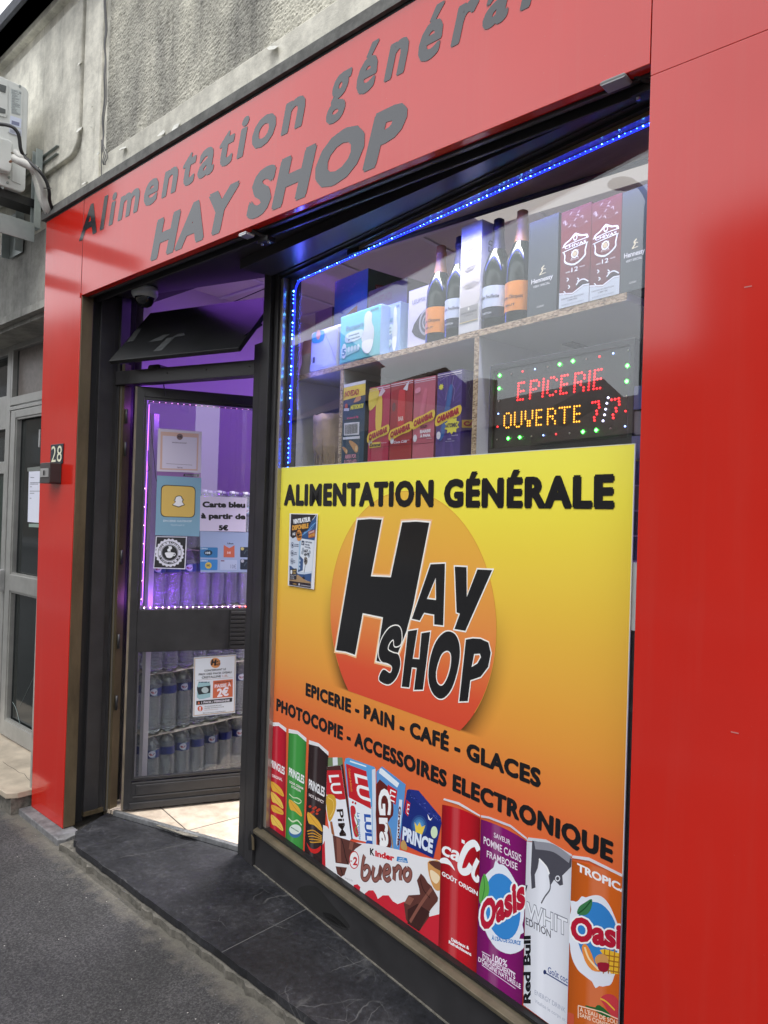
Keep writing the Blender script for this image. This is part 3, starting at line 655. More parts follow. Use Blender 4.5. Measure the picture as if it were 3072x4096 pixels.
for i, (cx, cy, sx) in enumerate(((1000, 925, 1), (2490, 305, 1.35))):
    u, v = F.px(cx, cy, -.02); m = MB(); k = .028*sx
    m.rbox(F, u-k*1.1, u+k*.5, v-.020, v-.010, -.03, .006, mat('clip_grey', (.3, .3, .3), .4) if i else ALU, .006)
    m.tube([F.pt(u+k*.5, v, -.02), F.pt(u+k*1.2, v-.015, -.045), F.pt(u+k*2, v-.02, -.06)], .007, BLACKP, 8)
    m.box(F, u+k*.2, u+k*2.2, v-.035, v-.018, -.085, -.05, BLACKP)
    for dd in (.5, 1.8): m.lathe(F.pt(u+k*dd, v-.04, -.065), [(0, 0), (.005, 0), (.005, .006)], STEEL, 8)
    solo('awning_clip', m, ('small pale metal clip hooked under the sign over the middle of the shop front', 'larger white clip hooked under the sign at the right end')[i], 'clip', 'clips under the sign')

# ================================================================== DOOR FRAME, TRANSOM, LEAF
df = thing('door_frame', 'dark grey metal door frame with a bronze hinge post and bare cross bar', 'door frame', (-2.9, .3, .09))
tA = D.px(471, 1542); tB = D.px(1053, 1498); tz0 = 2.171; tz1 = 2.238
ujL = D.px(477, 1600)[0]
m = MB(); m.box(D, ujL-.02, D.px(1053, 1470)[0], tz0, tz1, -.05, .012, DARK); part('cross_bar', m, df, bevel=.002)
m = MB(); m.box(D, ujL-.075, ujL-.004, .092, 2.61, -.06, .0, DARK); part('hinge_post', m, df, bevel=.002)
m = MB(); m.box(D, ujL-.0035, ujL+.026, .10, tz0-.002, -.05, -.006, BRONZE); m.box(D, ujL+.003, ujL+.012, .10, 2.17, -.006, -.004, mat('faded_grey_paint', (.1, .09, .075), .6)); part('hinge_post_face', m, df, 'worn bronze hinge post')
m = MB(); m.box(D, ujL, ujL+.02, tz1, tz1+.04, -.05, -.012, BRASS); part('worn_patch', m, df)
m = MB(); c_ = D.px(540, 1505); 
for (x_, y_) in ((515, 1505), (668, 1492), (825, 1478), (998, 1466)):
    u, v = D.px(x_, y_, .012); m.lathe(D.pt(u, v, .012), [(0, -.003), (.003, -.003), (.003, .003), (0, .003)], BLACKP, 8)
part('screw', m, df)
# right-hand jamb below the bar, then the full height post shared with the window
uJ = D.px(1026, 1600)[0]
pt_ = thing('window_post', 'dark grey metal post between the door and the shop window', 'post', (DR.x+.07, DR.y-.01, .09))
uA, uB = -.138, .0
m = MB(); m.box(W, uA, uA+.075, .0905, 2.30, -.05, .018, DARK); part('lower_jamb', m, pt_, bevel=.002)
m = MB(); m.box(W, uA+.076, uB-.004, .0905, 2.61, -.05, .022, DARK); part('post', m, pt_, bevel=.002)
m = MB(); m.box(W, uA+.05, uA+.051, .0905, 2.29, .018, .0185, DARKB); part('groove', m, pt_)
# dented foot of the post: torn sheet showing bronze beneath
m = MB(); zf = Z(450, 2400, 2.212); q = [W.px(*p, .0235) for p in zf((1222, 2040), (1200, 2110), (1205, 2212), (1245, 2212), (1235, 2130), (1228, 2060))]
m.prism(W, q, .0225, .0245, DARKB); q = [W.px(*p, .026) for p in zf((1228, 2075), (1250, 2110), (1253, 2212), (1236, 2212), (1232, 2120))]; m.prism(W, q, .0245, .027, BRONZE); part('torn_edge', m, pt_)
# threshold strip
m = MB(); m.box(D, -.752, 0, .0905, .112, -.010, .012, STEEL); m.box(D, -.752, 0, .112, .1145, -.002, .010, STEEL)
solo('threshold', m, 'worn bare steel threshold strip across the doorway', 'threshold', bevel=.0015)
# broken tile edge behind the strip
q = [hz(x, y, .107) for x, y in zf((380, 1995), (440, 1990), (540, 2020), (570, 2050), (640, 2040), (700, 2065), (762, 2050), (755, 2100), (640, 2085), (500, 2035))]
m = MB(); m.slab([(p.x, p.y) for p in q], .1062, .1085, MORTAR); solo('broken_tile_patch', m, 'crumbled mortar patch where the floor tile is broken behind the threshold', 'mortar patch')

# tilted transom flap
fl = thing('transom_flap', 'black transom panel tilted open above the door', 'transom flap', D.pt(-.38, 2.27, .05))
a0, b0 = D.pt(-.735, 2.545, -.10), D.pt(.02, 2.550, -.10)
a1, b1 = D.pt(-.775, 2.262, .115), D.pt(-.018, 2.268, .115)
nn = (b0-a0).cross(a1-a0).normalized(); nn = nn if nn.y < 0 else -nn
FLAP = mat('black_flap_board', (.022, .023, .024), .42, nscale=3, namt=.4, rvar=.1)
m = MB(); m.hexa([a1, b1, b1-nn*.022, a1-nn*.022], [a0, b0, b0-nn*.022, a0-nn*.022], FLAP); part('board', m, fl, bevel=.002)
m = MB()
def onflap(s, t, lift=.0012): return a0.lerp(b0, s).lerp(a1.lerp(b1, s), t)+nn*lift
TAPE = mat('grey_tape', (.10, .105, .105), .5, nscale=20, namt=.3)
for q in (((.30, .56), (.355, .56), (.325, .68), (.22, .68)), ((.425, .57), (.47, .57), (.50, .63), (.40, .64)), ((.36, .64), (.425, .64), (.40, .90), (.335, .90))):
    m.face([onflap(*p) for p in q], TAPE)
for q in (((.0, .60), (.045, .60), (.09, .50), (.05, .50)), ((.045, .60), (.07, .60), (.11, .50), (.09, .50))): pass
m.face([onflap(*p) for p in ((.005, .35), (.05, .35), (.075, .62), (.02, .62))], TAPE)
part('tape', m, fl)
m = MB(); m.tube([D.pt(.0, 2.40, -.02), D.pt(-.02, 2.33, .07)], .006, BLACKP, 6); m.tube([D.pt(-.60, 2.60, -.3), D.pt(-.3, 2.55, -.14), D.pt(.0, 2.60, -.1)], .0025, BLACKP, 6); part('stay', m, fl)

# dome camera
dc = thing('dome_camera', 'white security dome camera under the soffit above the door', 'security camera', (0, 0, 0))
p = D.pt(-.615, 2.606, .06); dc.location = p
m = MB(); m.lathe(p, [(0, 0), (.058, 0), (.06, -.012), (.06, -.03), (.052, -.045), (.046, -.047)], WHITEP, 28); part('housing', m, dc)
m = MB(); m.lathe(p, [(.045, -.046), (.043, -.062), (.032, -.08), (.016, -.089), (0, -.091)], mat('smoked_dome', (.012, .012, .016), .06, spec=.8), 24); part('dome', m, dc)
cb = thing('sensor', 'small black sensor and cable hanging under the transom flap by the hinge', 'sensor', D.pt(-.66, 2.25, -.08))
m = MB(); m.rbox(D, -.70, -.62, 2.235, 2.275, -.12, -.06, BLACKP, .015); part('body', m, cb, bevel=.003)
m = MB(); m.tube(catmull([tuple(D.pt(-.63, 2.262, -.07)), tuple(D.pt(-.605, 2.25, -.06)), tuple(D.pt(-.598, 2.2, -.06)), tuple(D.pt(-.59, 2.12, -.07))], 5, False), .003, BLACKP, 6); part('cable', m, cb)

# the leaf
do = thing('shop_door', 'dark grey glazed shop door standing open inwards with posters on its glass', 'door', Lf.pt(0, .11, 0))
LW = .86; gz1 = Lf.px(589, 1597)[1]; gz0 = Lf.px(569, 2440)[1]; lz1 = Lf.px(561, 2610)[1]; lz0 = Lf.px(548, 3115)[1]; gu = Lf.px(588, 1620)[0]; ltop = 2.162
gu1 = LW-.085
m = MB()
m.box(Lf, .0, gu-.012, .118, ltop, -.045, 0, DARK); m.box(Lf, gu1+.012, LW, .118, ltop, -.045, 0, DARK)
m.box(Lf, gu-.012, gu1+.012, gz1+.012, ltop, -.045, 0, DARK); m.box(Lf, gu-.012, gu1+.012, .118, lz0-.02, -.045, 0, DARK)
part('frame', m, do, bevel=.002)
m = MB(); m.box(Lf, gu-.0115, gu1+.0115, lz1+.002, gz0-.002, -.035, -.004, DARK); part('middle_panel', m, do, bevel=.001)
m = MB()
for (z0_, z1_, u0_, u1_) in ((gz0, gz1, gu, gu1), (lz0, lz1, gu, gu1)):
    e = .011
    m.box(Lf, u0_-e, u0_, z0_-e, z1_+e, -.03, -.006, DARK); m.box(Lf, u1_, u1_+e, z0_-e, z1_+e, -.03, -.006, DARK)
    m.box(Lf, u0_, u1_, z1_, z1_+e, -.03, -.006, DARK); m.box(Lf, u0_, u1_, z0_-e, z0_, -.03, -.006, DARK)
part('glazing_bead', m, do)
m = MB(); m.box(Lf, gu+.01, gu1, .185, .232, 0, .006, DARK); m.box(Lf, .045, LW, .172, .1795, 0, .008, DARK); m.box(Lf, .03, LW, .120, .150, 0, .011, DARK); part('kick_rail', m, do, bevel=.002)
m = MB(); m.box(Lf, -.006, .004, .118, ltop, -.044, .001, mat('worn_door_edge', (.22, .18, .13), .5, nscale=30, namt=.6, stretch=(1, 1, .2))); part('worn_edge', m, do)
m = MB(); m.box(Lf, gu, gu1, gz0, gz1, -.020, -.016, GLASS); part('upper_glass', m, do)
m = MB(); m.box(Lf, gu, gu1, lz0, lz1, -.020, -.016, GLASS); part('lower_glass', m, do)
m = MB(); va, vb2 = Lf.px(925, 2436), Lf.px(1000, 2599)
k = 0; z_ = lz1+.006
while z_ < gz0-.012: m.box(Lf, va[0], gu1+.008, z_, z_+.013, -.004, .006, DARK); z_ += .0215
m.box(Lf, va[0]-.004, va[0], lz1+.002, gz0-.004, -.004, .008, DARK); part('vent_grille', m, do, bevel=.001)
for zz in (2.02, 1.86, 1.33, .92, .62):
    m = MB(); m.lathe(D.pt(ujL+.031, zz-.035, -.02), [(0, 0), (.0065, 0), (.0065, .07), (0, .07)], DARK, 10); m.box(D, ujL+.022, ujL+.034, zz-.03, zz+.03, -.024, -.018, DARK); part('hinge', m, do)
# pink LED string round the upper pane, behind the glass
PINKE = emis('pink_led', (1.0, .30, .95), 8); VIOT = emis('violet_led_tube', (.42, .10, 1.0), 2.6); WPINK = emis('white_pink_led', (1.0, .55, .85), 30); REDE = emis('red_led', (1, .05, .03), 22)
ld = thing('door_led_string', 'pink and violet LED string glowing round the door glass', 'LED string', Lf.pt(gu, gz0, -.03))
m = MB(); e = .008
m.tube(catmull([tuple(Lf.pt(*p, -.026)) for p in ((gu+e*.7, gz1-.3), (gu+e*.7, gz1-.06), (gu+e*1.2, gz1-.012), (gu+.03, gz1-e*.8), (gu+.2, gz1-e*.8))], 6, False)+[Lf.pt(gu1, gz1-e*.8, -.026)], .0035, mat('clear_tube', (.35, .2, .45), .3), 6)
m.tube([Lf.pt(gu+e*.7, gz1-.3, -.026), Lf.pt(gu+e*.7, gz0+.05, -.026), Lf.pt(gu+.012, gz0+.014, -.026), Lf.pt(gu+.04, gz0+.007, -.026), Lf.pt(gu1, gz0+.007, -.026)], .0035, MATS['clear_tube'], 6); part('tube', m, ld)
m = MB(); m.box(Lf, gu+.004, gu+.013, gz0+.02, gz1-.02, -.034, -.030, VIOT); part('side_glow_strip', m, ld)
def beads(mb, pts, mt, r=.003):
    for p in pts:
        p = Vector(p); k = [p+Vector(d)*r for d in ((1, 0, 0), (0, 1, 0), (-1, 0, 0), (0, -1, 0))]; t_, b_ = p+Vector((0, 0, r)), p-Vector((0, 0, r))
        for i in range(4): mb.face([k[i], k[(i+1) % 4], t_], mt); mb.face([k[(i+1) % 4], k[i], b_], mt)
n = 24; m = MB(); step = (gu1-gu-.03)/n
beads(m, [Lf.pt(gu+.02+i*step, gz0+.008, -.0225) for i in range(16)], WPINK, .0026); beads(m, [Lf.pt(gu+.02+i*step, gz0+.008, -.0225) for i in range(16, n)], REDE); part('bottom_beads', m, ld)
m = MB(); beads(m, [Lf.pt(gu+.03+i*step, gz1-.007, -.0225) for i in range(n)], PINKE, .0013); beads(m, [Lf.pt(gu+.005, gz0+.05+i*.09, -.0225) for i in range(7)], WPINK, .0012); part('side_and_top_beads', m, ld)
bk = MB(); bk.tube(catmull([tuple(Lf.pt(*Lf.px(*p), -.028)) for p in ((603, 1650), (610, 1760), (618, 1840), (623, 1900), (628, 1925))], 4, False), .0016, BLACKP, 5)
bk.tube(catmull([tuple(Lf.pt(*Lf.px(*p), -.028)) for p in ((592, 1800), (592, 1850), (600, 1870), (596, 1882), (587, 1884))], 4, False), .0014, BLACKP, 5)
solo('led_lead', bk, 'thin black lead dangling inside the door glass by the hinge side', 'cable')

# ---- posters on the leaf
PW = -.0145
def sheet(g, quad, col, th=.0006, layer=0):
    q = [g.P(p) for p in quad]; f = g.fr
    g.mb.face([f.pt(*p, g.w0) for p in q], g.m, col); g.mb.face([f.pt(*p, g.w0-th) for p in reversed(q)], g.m, col)
    for i in range(4): g.mb.face([f.pt(*q[i], g.w0-th), f.pt(*q[(i+1) % 4], g.w0-th), f.pt(*q[(i+1) % 4], g.w0), f.pt(*q[i], g.w0)], g.m, col)
def poster(name, label, fr, w0, quad, col, cat='poster', group=None, m=None):
    """quad: TL,TR,BR,BL pixels -> sheet part; returns thing, G for the printing"""
    g = G(fr, w0, m or PAPER); sheet(g, [quad[3], quad[2], quad[1], quad[0]], col)
    root = thing(name, label, cat, fr.pt(*fr.px(*quad[3], w0), w0), group); part('sheet', g.mb, root)
    g2 = G(fr, w0, m or PAPER); return root, g2
PG = 'papers taped to the door glass'
Zp = Z(500, 1650, 2.602)
q = Zp((345, 165), (800, 200), (790, 628), (330, 612))
r_, g = poster('poster', 'white paper with an orange frame and a round badge, highest on the door glass', Lf, PW, q, rgb(205, 195, 215), group=PG)
g.poly(Zp((372, 198), (768, 222), (756, 605), (362, 592)), rgb(205, 170, 160), 1); g.poly(Zp((392, 240), (750, 262), (742, 590), (385, 580)), rgb(205, 198, 220), 2)
g.ell(Zp((570, 253))[0], 12.5, 12.5, rgb(120, 95, 100), 3); g.text('HS', *Zp((552, 262), (590, 264), (555, 240)), rgb(30, 25, 35), .03, 4)
g.text('EPICERIE HAYSHOP', *Zp((492, 318), (642, 326), (492, 306)), rgb(95, 85, 110), .02, 4); g.poly(Zp((428, 530), (700, 546), (700, 549), (428, 533)), rgb(90, 80, 100), 3); g.text('TikTok', *Zp((540, 578), (600, 580), (540, 566)), rgb(60, 50, 70), .02, 4)
part('printing', g.mb, r_)
q = Zp((330, 612), (790, 628), (792, 700), (328, 690))
r_, g = poster('poster', 'narrow violet paper strip with a dark tag reading PERSONNE', Lf, PW-.002, q, rgb(150, 100, 175), group=PG)
g.poly(Zp((612, 638), (775, 642), (768, 672), (606, 664)), rgb(45, 30, 60), 1); g.text('PERSONNE', *Zp((624, 662), (752, 668), (624, 644)), rgb(150, 130, 165), .02, 2); part('printing', g.mb, r_)
q = Zp((334, 655), (795, 682), (775, 1290), (314, 1276))
r_, g = poster('poster', 'pale blue poster with a yellow rounded square and a white bell-shaped emblem', Lf, PW, q, rgb(125, 165, 190), group=PG)
def rr(g, c, col, layer, k=.16):
    """rounded quad through four corner pixels"""
    out = []
    for i in range(4):
        a, b, d = c[i-1], c[i], c[(i+1) % 4]; p0 = (b[0]+(a[0]-b[0])*k, b[1]+(a[1]-b[1])*k); p1 = (b[0]+(d[0]-b[0])*k, b[1]+(d[1]-b[1])*k)
        for t in (0, .25, .5, .75, 1): out.append(tuple((1-t)**2*p0[j]+2*t*(1-t)*b[j]+t*t*p1[j] for j in (0, 1)))
    g.poly(out, col, layer)
rr(g, Zp((375, 750), (736, 768), (728, 1096), (368, 1086)), rgb(35, 35, 35), 1); rr(g, Zp((383, 758), (729, 775), (720, 1090), (376, 1079)), rgb(214, 180, 95), 2)
g.poly(Zp((500, 958), (520, 940), (528, 920), (512, 915), (526, 905), (530, 885), (555, 872), (582, 876), (592, 900), (602, 908), (592, 922), (600, 942), (612, 958), (590, 966), (560, 978), (525, 968)), rgb(235, 235, 240), 4, smooth=3)
g.poly(Zp((490, 962), (514, 942), (520, 925), (505, 916), (518, 902), (524, 880), (555, 864), (588, 870), (600, 896), (612, 908), (600, 926), (608, 942), (622, 962), (594, 974), (560, 988), (520, 976)), rgb(35, 35, 35), 3, smooth=3)
g.text('ÉPICERIE HAYSHOP', *Zp((398, 1138), (696, 1142), (398, 1118)), rgb(205, 220, 230), .02, 2); g.text('hayshop6.2', *Zp((478, 1176), (618, 1180), (478, 1160)), rgb(185, 205, 220), .01, 2)
part('printing', g.mb, r_)
q = Zp((784, 868), (1268, 886), (1256, 1242), (778, 1232))
r_, g = poster('poster', 'white paper reading Carte bleu à partir de 5 euros', Lf, PW+.0008, q, rgb(205, 195, 225), group=PG)
g.fat('Carte bleu', *Zp((805, 988), (1252, 993), (805, 925)), BLACK, .0026, .008, 1); g.fat('à partir de', *Zp((790, 1104), (1255, 1114), (790, 1043)), BLACK, .0026, .008, 1); g.fat('5€', *Zp((975, 1228), (1075, 1230), (975, 1172)), BLACK, .0026, .008, 1)
part('lettering', g.mb, r_)
q = Zp((322, 1288), (645, 1294), (628, 1632), (294, 1622))
r_, g = poster('sticker', 'square black sticker with a white scalloped coffee cup badge', Lf, PW, q, rgb(215, 215, 230), 'sticker')
g.poly(Zp((332, 1296), (634, 1302), (618, 1622), (303, 1612)), rgb(38, 38, 42), 1)
cc = Zp((465, 1460))[0]; pts = []
for k in range(96):
    a = k*6.2832/96; r0 = 56.5+2.6*math.sin(a*22); pts.append((cc[0]+r0*math.cos(a), cc[1]+r0*.98*math.sin(a)))
g.poly(pts, rgb(225, 225, 240), 2); g.ell(cc, 47, 46, rgb(60, 60, 70), 3, hole=.965); g.ell(cc, 34, 33, rgb(50, 50, 58), 3, hole=.94); g.ell(cc, 31, 30, rgb(38, 38, 42), 4)
g.poly(Zp((420, 1458), (505, 1458), (500, 1490), (480, 1512), (440, 1510), (425, 1490)), WHITE, 5, smooth=4); g.ell(Zp((508, 1476))[0], 7, 7, WHITE, 5, hole=.55)
for dx in (0, 16): g.stroke(Zp((455+dx, 1448), (448+dx, 1428), (466+dx, 1412), (456+dx, 1392)), .007, WHITE, 5)
def arc_text(g, s, c, r, a0, a1, h, col, inward=False, layer=4):
    n = len(s)
    for i, ch in enumerate(s):
        if ch == ' ': continue
        a = RAD(a0+(a1-a0)*(i+.5)/n); wd = abs(RAD(a1-a0))/n*r*.8
        if not inward: o = (c[0]+r*math.sin(a), c[1]-r*math.cos(a)); tx = (math.cos(a), math.sin(a)); up = (math.sin(a), -math.cos(a))
        else: o = (c[0]+r*math.sin(a), c[1]-r*math.cos(a)); tx = (-math.cos(a), -math.sin(a)); up = (-math.sin(a), math.cos(a))
        bl = (o[0]-tx[0]*wd/2, o[1]-tx[1]*wd/2); br = (o[0]+tx[0]*wd/2, o[1]+tx[1]*wd/2)
        g.text(ch, bl, br, (bl[0]+up[0]*h, bl[1]+up[1]*h), col, .03, layer)
arc_text(g, 'CAFÉ À EMPORTER', cc, 37, -78, 78, 8.5, rgb(35, 35, 45)); arc_text(g, 'DISPONIBLE ICI', cc, 45, 255, 105, 8, rgb(35, 35, 45), True)
part('printing', g.mb, r_)
q = Zp((782, 1234), (1345, 1250), (1320, 1662), (785, 1665))
r_, g = poster('poster', 'pale blue sheet with phone top-up cards, lowest right on the door glass', Lf, PW, q, rgb(150, 165, 205), group=PG)
g.text('Libon', *Zp((1065, 1370), (1128, 1372), (1065, 1353)), rgb(45, 45, 60), .03, 2)
rr(g, Zp((783, 1402), (966, 1405), (963, 1512), (782, 1508)), rgb(50, 115, 175), 1, .08); g.text('LEBARA', *Zp((787, 1423), (862, 1425), (787, 1408)), rgb(200, 215, 230), .03, 2); g.ell(Zp((866, 1460))[0], 17, 11, rgb(25, 50, 75), 2); g.text('10€', *Zp((838, 1472), (888, 1473), (838, 1450)), rgb(215, 225, 240), .04, 3)
rr(g, Zp((782, 1528), (965, 1530), (962, 1642), (782, 1638)), rgb(55, 125, 195), 1, .08); g.text('LEBARA', *Zp((787, 1549), (862, 1551), (787, 1534)), rgb(200, 215, 230), .03, 2); g.ell(Zp((868, 1592))[0], 13, 13, rgb(205, 180, 80), 2); g.text('5€', *Zp((848, 1603), (884, 1604), (848, 1580)), rgb(40, 60, 90), .04, 3)
g.poly(Zp((1028, 1378), (1085, 1412), (1140, 1382), (1140, 1508), (1026, 1506)), rgb(190, 95, 75), 1); g.text('5€', *Zp((1062, 1470), (1102, 1472), (1062, 1448)), rgb(215, 190, 200), .03, 2)
rr(g, Zp((992, 1534), (1168, 1537), (1165, 1640), (990, 1638)), rgb(170, 180, 215), 1, .08); g.text('10€', *Zp((1098, 1622), (1158, 1624), (1098, 1582)), rgb(120, 125, 165), .0, 2); g.poly(Zp((998, 1537), (1035, 1538), (1034, 1550), (996, 1549)), rgb(120, 80, 110), 2)
for yy in (1400, 1528): rr(g, Zp((1200, yy), (1330, yy+2), (1328, yy+108), (1198, yy+106)), rgb(30, 40, 60), 1, .08); g.ell(Zp((1222, yy+18))[0], 6.5, 6.5, rgb(190, 175, 110) if yy < 1500 else rgb(170, 170, 190), 2); g.stroke(Zp((1240, yy+70), (1265, yy+30), (1290, yy+60), (1270, yy+95)), .0025, rgb(80, 95, 110), 2)
part('printing', g.mb, r_)
# water price poster
Zq = Z(750, 2580, 6.913)
q = Zq((175, 345), (1350, 262), (1318, 1872), (145, 1992))
r_, g = poster('poster', 'white price notice with an orange 2 euro block low on the door glass', Lf, PW, q, rgb(200, 205, 215), group=PG)
g.poly(Zq((190, 362), (1332, 280), (1300, 1850), (165, 1966)), rgb(165, 140, 115), 1); g.poly(Zq((212, 380), (1310, 300), (1280, 1830), (188, 1942)), rgb(203, 208, 218), 2)
cc = Zq((770, 495))[0]; g.ell(cc, 20.5, 20.5, rgb(195, 130, 75), 3); g.text('H', *Zq((640, 560), (780, 560), (670, 395)), BLACK, .09, 4); g.text('AY', *Zq((790, 490), (900, 480), (800, 432)), BLACK, .06, 4); g.text('SHOP', *Zq((740, 575), (900, 560), (750, 515)), BLACK, .06, 4)
dk = rgb(40, 42, 50)
for s_, a_ in (('CONCERNANT LE', ((462, 740), (1062, 690), (462, 685))), ("PRIX DES PACK D'EAU", ((310, 845), (1215, 778), (310, 788))), ('CRISTALLINE', ((392, 935), (925, 890), (392, 872)))): g.text(s_, *Zq(*a_), dk, .035, 3)
g.text('1,5L', *Zq((965, 886), (1122, 872), (965, 828)), rgb(165, 120, 115), .03, 3)
g.poly(Zq((260, 972), (1250, 892), (1250, 898), (260, 980)), rgb(140, 110, 100), 3)
g.poly(Zq((708, 990), (1252, 943), (1248, 1428), (697, 1473)), rgb(190, 95, 62), 3)
g.text('LE PRIX DU PACK', *Zq((750, 1062), (1212, 1028), (750, 1018)), rgb(50, 30, 30), .03, 4); g.text('PASSE À', *Zq((750, 1188), (1205, 1140), (750, 1095)), rgb(215, 205, 215), .04, 4); g.fat('2€', *Zq((815, 1442), (1140, 1398), (815, 1212)), rgb(220, 215, 225), .0022, .01, 4)
rr(g, Zq((240, 1548), (1240, 1455), (1232, 1568), (240, 1662)), rgb(32, 30, 32), 3, .06); g.text('1 PACK / PERSONNE', *Zq((385, 1622), (1165, 1552), (385, 1565)), rgb(210, 208, 218), .035, 4)
g.ell(Zq((312, 1590))[0], 3, 3.5, rgb(190, 100, 75), 4); g.poly(Zq((275, 1640), (290, 1608), (330, 1605), (348, 1632)), rgb(190, 100, 75), 4)
g.ell(Zq((348, 1758))[0], 10.5, 10.5, rgb(185, 85, 65), 3); g.text('!', *Zq((330, 1815), (362, 1812), (332, 1710)), WHITE, .05, 4)
for s_, a_, c_ in (('LES FOURNISSEURS ONT', ((470, 1715), (945, 1672), (470, 1690)), dk), ("LES PRIX EN RAISON D'UNE", ((470, 1765), (1005, 1718), (470, 1740)), dk), ('RUPTURE DE STOCK', ((470, 1815), (845, 1782), (470, 1792)), rgb(160, 130, 125)), ('Merci de votre compréhension', ((420, 1895), (1050, 1835), (428, 1868)), dk)): g.text(s_, *Zq(*a_), c_, .02, 4)
g.poly(Zq((300, 1040), (335, 1012), (380, 1040), (420, 1008), (470, 1038), (520, 1000), (560, 1030), (608, 1000), (636, 1110), (632, 1330), (630, 1440), (440, 1490), (330, 1500), (258, 1450), (268, 1150)), rgb(140, 175, 185), 3); g.poly(Zq((262, 1150), (300, 1168), (636, 1115), (628, 1320), (470, 1350), (305, 1375), (262, 1240)), rgb(28, 38, 45), 4); g.ell(Zq((485, 1245))[0], 14, 12, rgb(165, 180, 185), 5)
for xx in (330, 385, 425, 480, 520, 582): g.poly(Zq((xx-25, 1018), (xx+25, 1012), (xx+20, 1038), (xx-20, 1042)), rgb(40, 65, 90), 5)
part('printing', g.mb, r_)

# ================================================================== INTERIOR
it = thing('shop_interior', 'pale shop walls and ceiling lit violet behind the open door', 'room', (-2, 3, .1))
PURW = mat('pale_wall_paint', (.55, .5, .56), .65)
m = MB()
m.box(F, -4.02, -3.98, .1, 3.2, -5, -.36, PURW); m.box(F, -3.98, 1.0, .1, 3.2, -5, -4.9, PURW); m.box(F, 1.0, 1.04, .1, 3.2, -5, -.07, PURW)
m.box(F, -3.98, -3.40, .1, 3.2, -.40, -.355, PURW)
part('walls', m, it)
m = MB(); m.box(F, -4.02, 1.04, 2.98, 3.0, -5, -.38, CEIL)
x = -3.5
while x < 1: m.box(F, x, x+.025, 2.970, 2.9795, -5, -.4, WHITEP); x += .6
y = .6
while y < 4.8: m.box(F, -4, 1, 2.969, 2.9785, -y-.025, -y, WHITEP); y += .6
part('ceiling', m, it)
m = MB(); m.box(F, -4.0, 1.04, 2.64, 3.02, -.40, -.30, DARKB); part('header', m, it)
# bronze head panel inside the window, its back edge parallel to the facade
m = MB(); e0 = W.pt(.80, 0, -.02); e1 = W.pt(3.0, 0, -.02)
m.slab([(e0.x, e0.y), (e1.x, e1.y), (e1.x, .338), (e0.x-.25, .338)], 2.541, 2.56, mat('bronze_head_panel', (.30, .22, .14), .3, metal=.45, nscale=6, namt=.3))
m.box(F, -1.9, 1.0, 2.535, 2.560, -.36, -.339, DARKB); part('window_head_panel', m, it)
# interior lamps: unseen violet strip over the door, ceiling tube, added white fills
VIO = emis('violet_strip_lamp', (.38, .12, 1.0), 9)
def lamp(name, label, a, b, mt, power, col, size, loc, rot):
    mm = MB(); mm.tube([a, b], .012, mt, 8); o = solo(name, mm, label, 'LED strip'); 
    l = bpy.data.lights.new(name+'_light', 'AREA'); l.energy = power; l.color = col; l.shape = 'RECTANGLE'; l.size, l.size_y = size
    lo = bpy.data.objects.new(name+'_light', l); COL.objects.link(lo); lo.location = loc; lo.rotation_euler = rot; return o
lamp('violet_ceiling_strip', 'unseen violet LED strip above the doorway inside the shop', (-3.3, .43, 2.9), (-2.4, .43, 2.9), VIO, 11, (.34, .11, 1.0), (.2, 1.8), (-3.1, 2.1, 2.94), (0, 0, 0))
tl = MB(); tl.rbox(F, -1.9, -.7, 2.935, 2.965, -1.25, -1.13, emis('white_tube', (1, .93, .85), .25), .01)
solo('ceiling_light', tl, 'white ceiling light inside the shop behind the shelves', 'ceiling light')
l = bpy.data.lights.new('ceiling_lamp_light', 'AREA'); l.energy = 5; l.color = (1, .93, .86); l.shape = 'RECTANGLE'; l.size, l.size_y = 1.2, .3
lo = bpy.data.objects.new('ceiling_lamp_light', l); COL.objects.link(lo); l.spread = RAD(95); lo.location = (-1.3, 2.6, 2.92)

for nm, zz in (('door_string_light_low', gz0+.03), ('door_string_light_high', gz1-.03)):
    l = bpy.data.lights.new(nm, 'AREA'); l.energy = 1.1; l.color = (.36, .08, 1.0); l.shape = 'RECTANGLE'; l.size, l.size_y = .6, .015
    lo = bpy.data.objects.new(nm, l); COL.objects.link(lo); lo.location = Lf.pt(gu+.33, zz, -.045); d = -Lf.n; lo.rotation_euler = Matrix((Lf.u, (-d).cross(Lf.u), -d)).transposed().to_euler()
l = bpy.data.lights.new('doorway_fill_light', 'AREA'); l.energy = 13; l.color = (1, .97, .93); l.shape = 'RECTANGLE'; l.size, l.size_y = .5, .15; l.spread = RAD(62)  # white fill added over the door to brighten floor and bottles; no lamp there
lo = bpy.data.objects.new('doorway_fill_light', l); COL.objects.link(lo); lo.location = (-2.75, 1.0, 2.6)
l = bpy.data.lights.new('window_head_light', 'AREA'); l.energy = 3.0; l.color = (1, .96, .9); l.shape = 'RECTANGLE'; l.size, l.size_y = 1.6, .03; l.spread = RAD(105)  # unseen white fill added to brighten the fronts of the shelf goods
lo = bpy.data.objects.new('window_head_light', l); COL.objects.link(lo); lo.location = W.pt(.92, 2.524, -.062); lo.rotation_euler = (0, 0, RAD(-9))
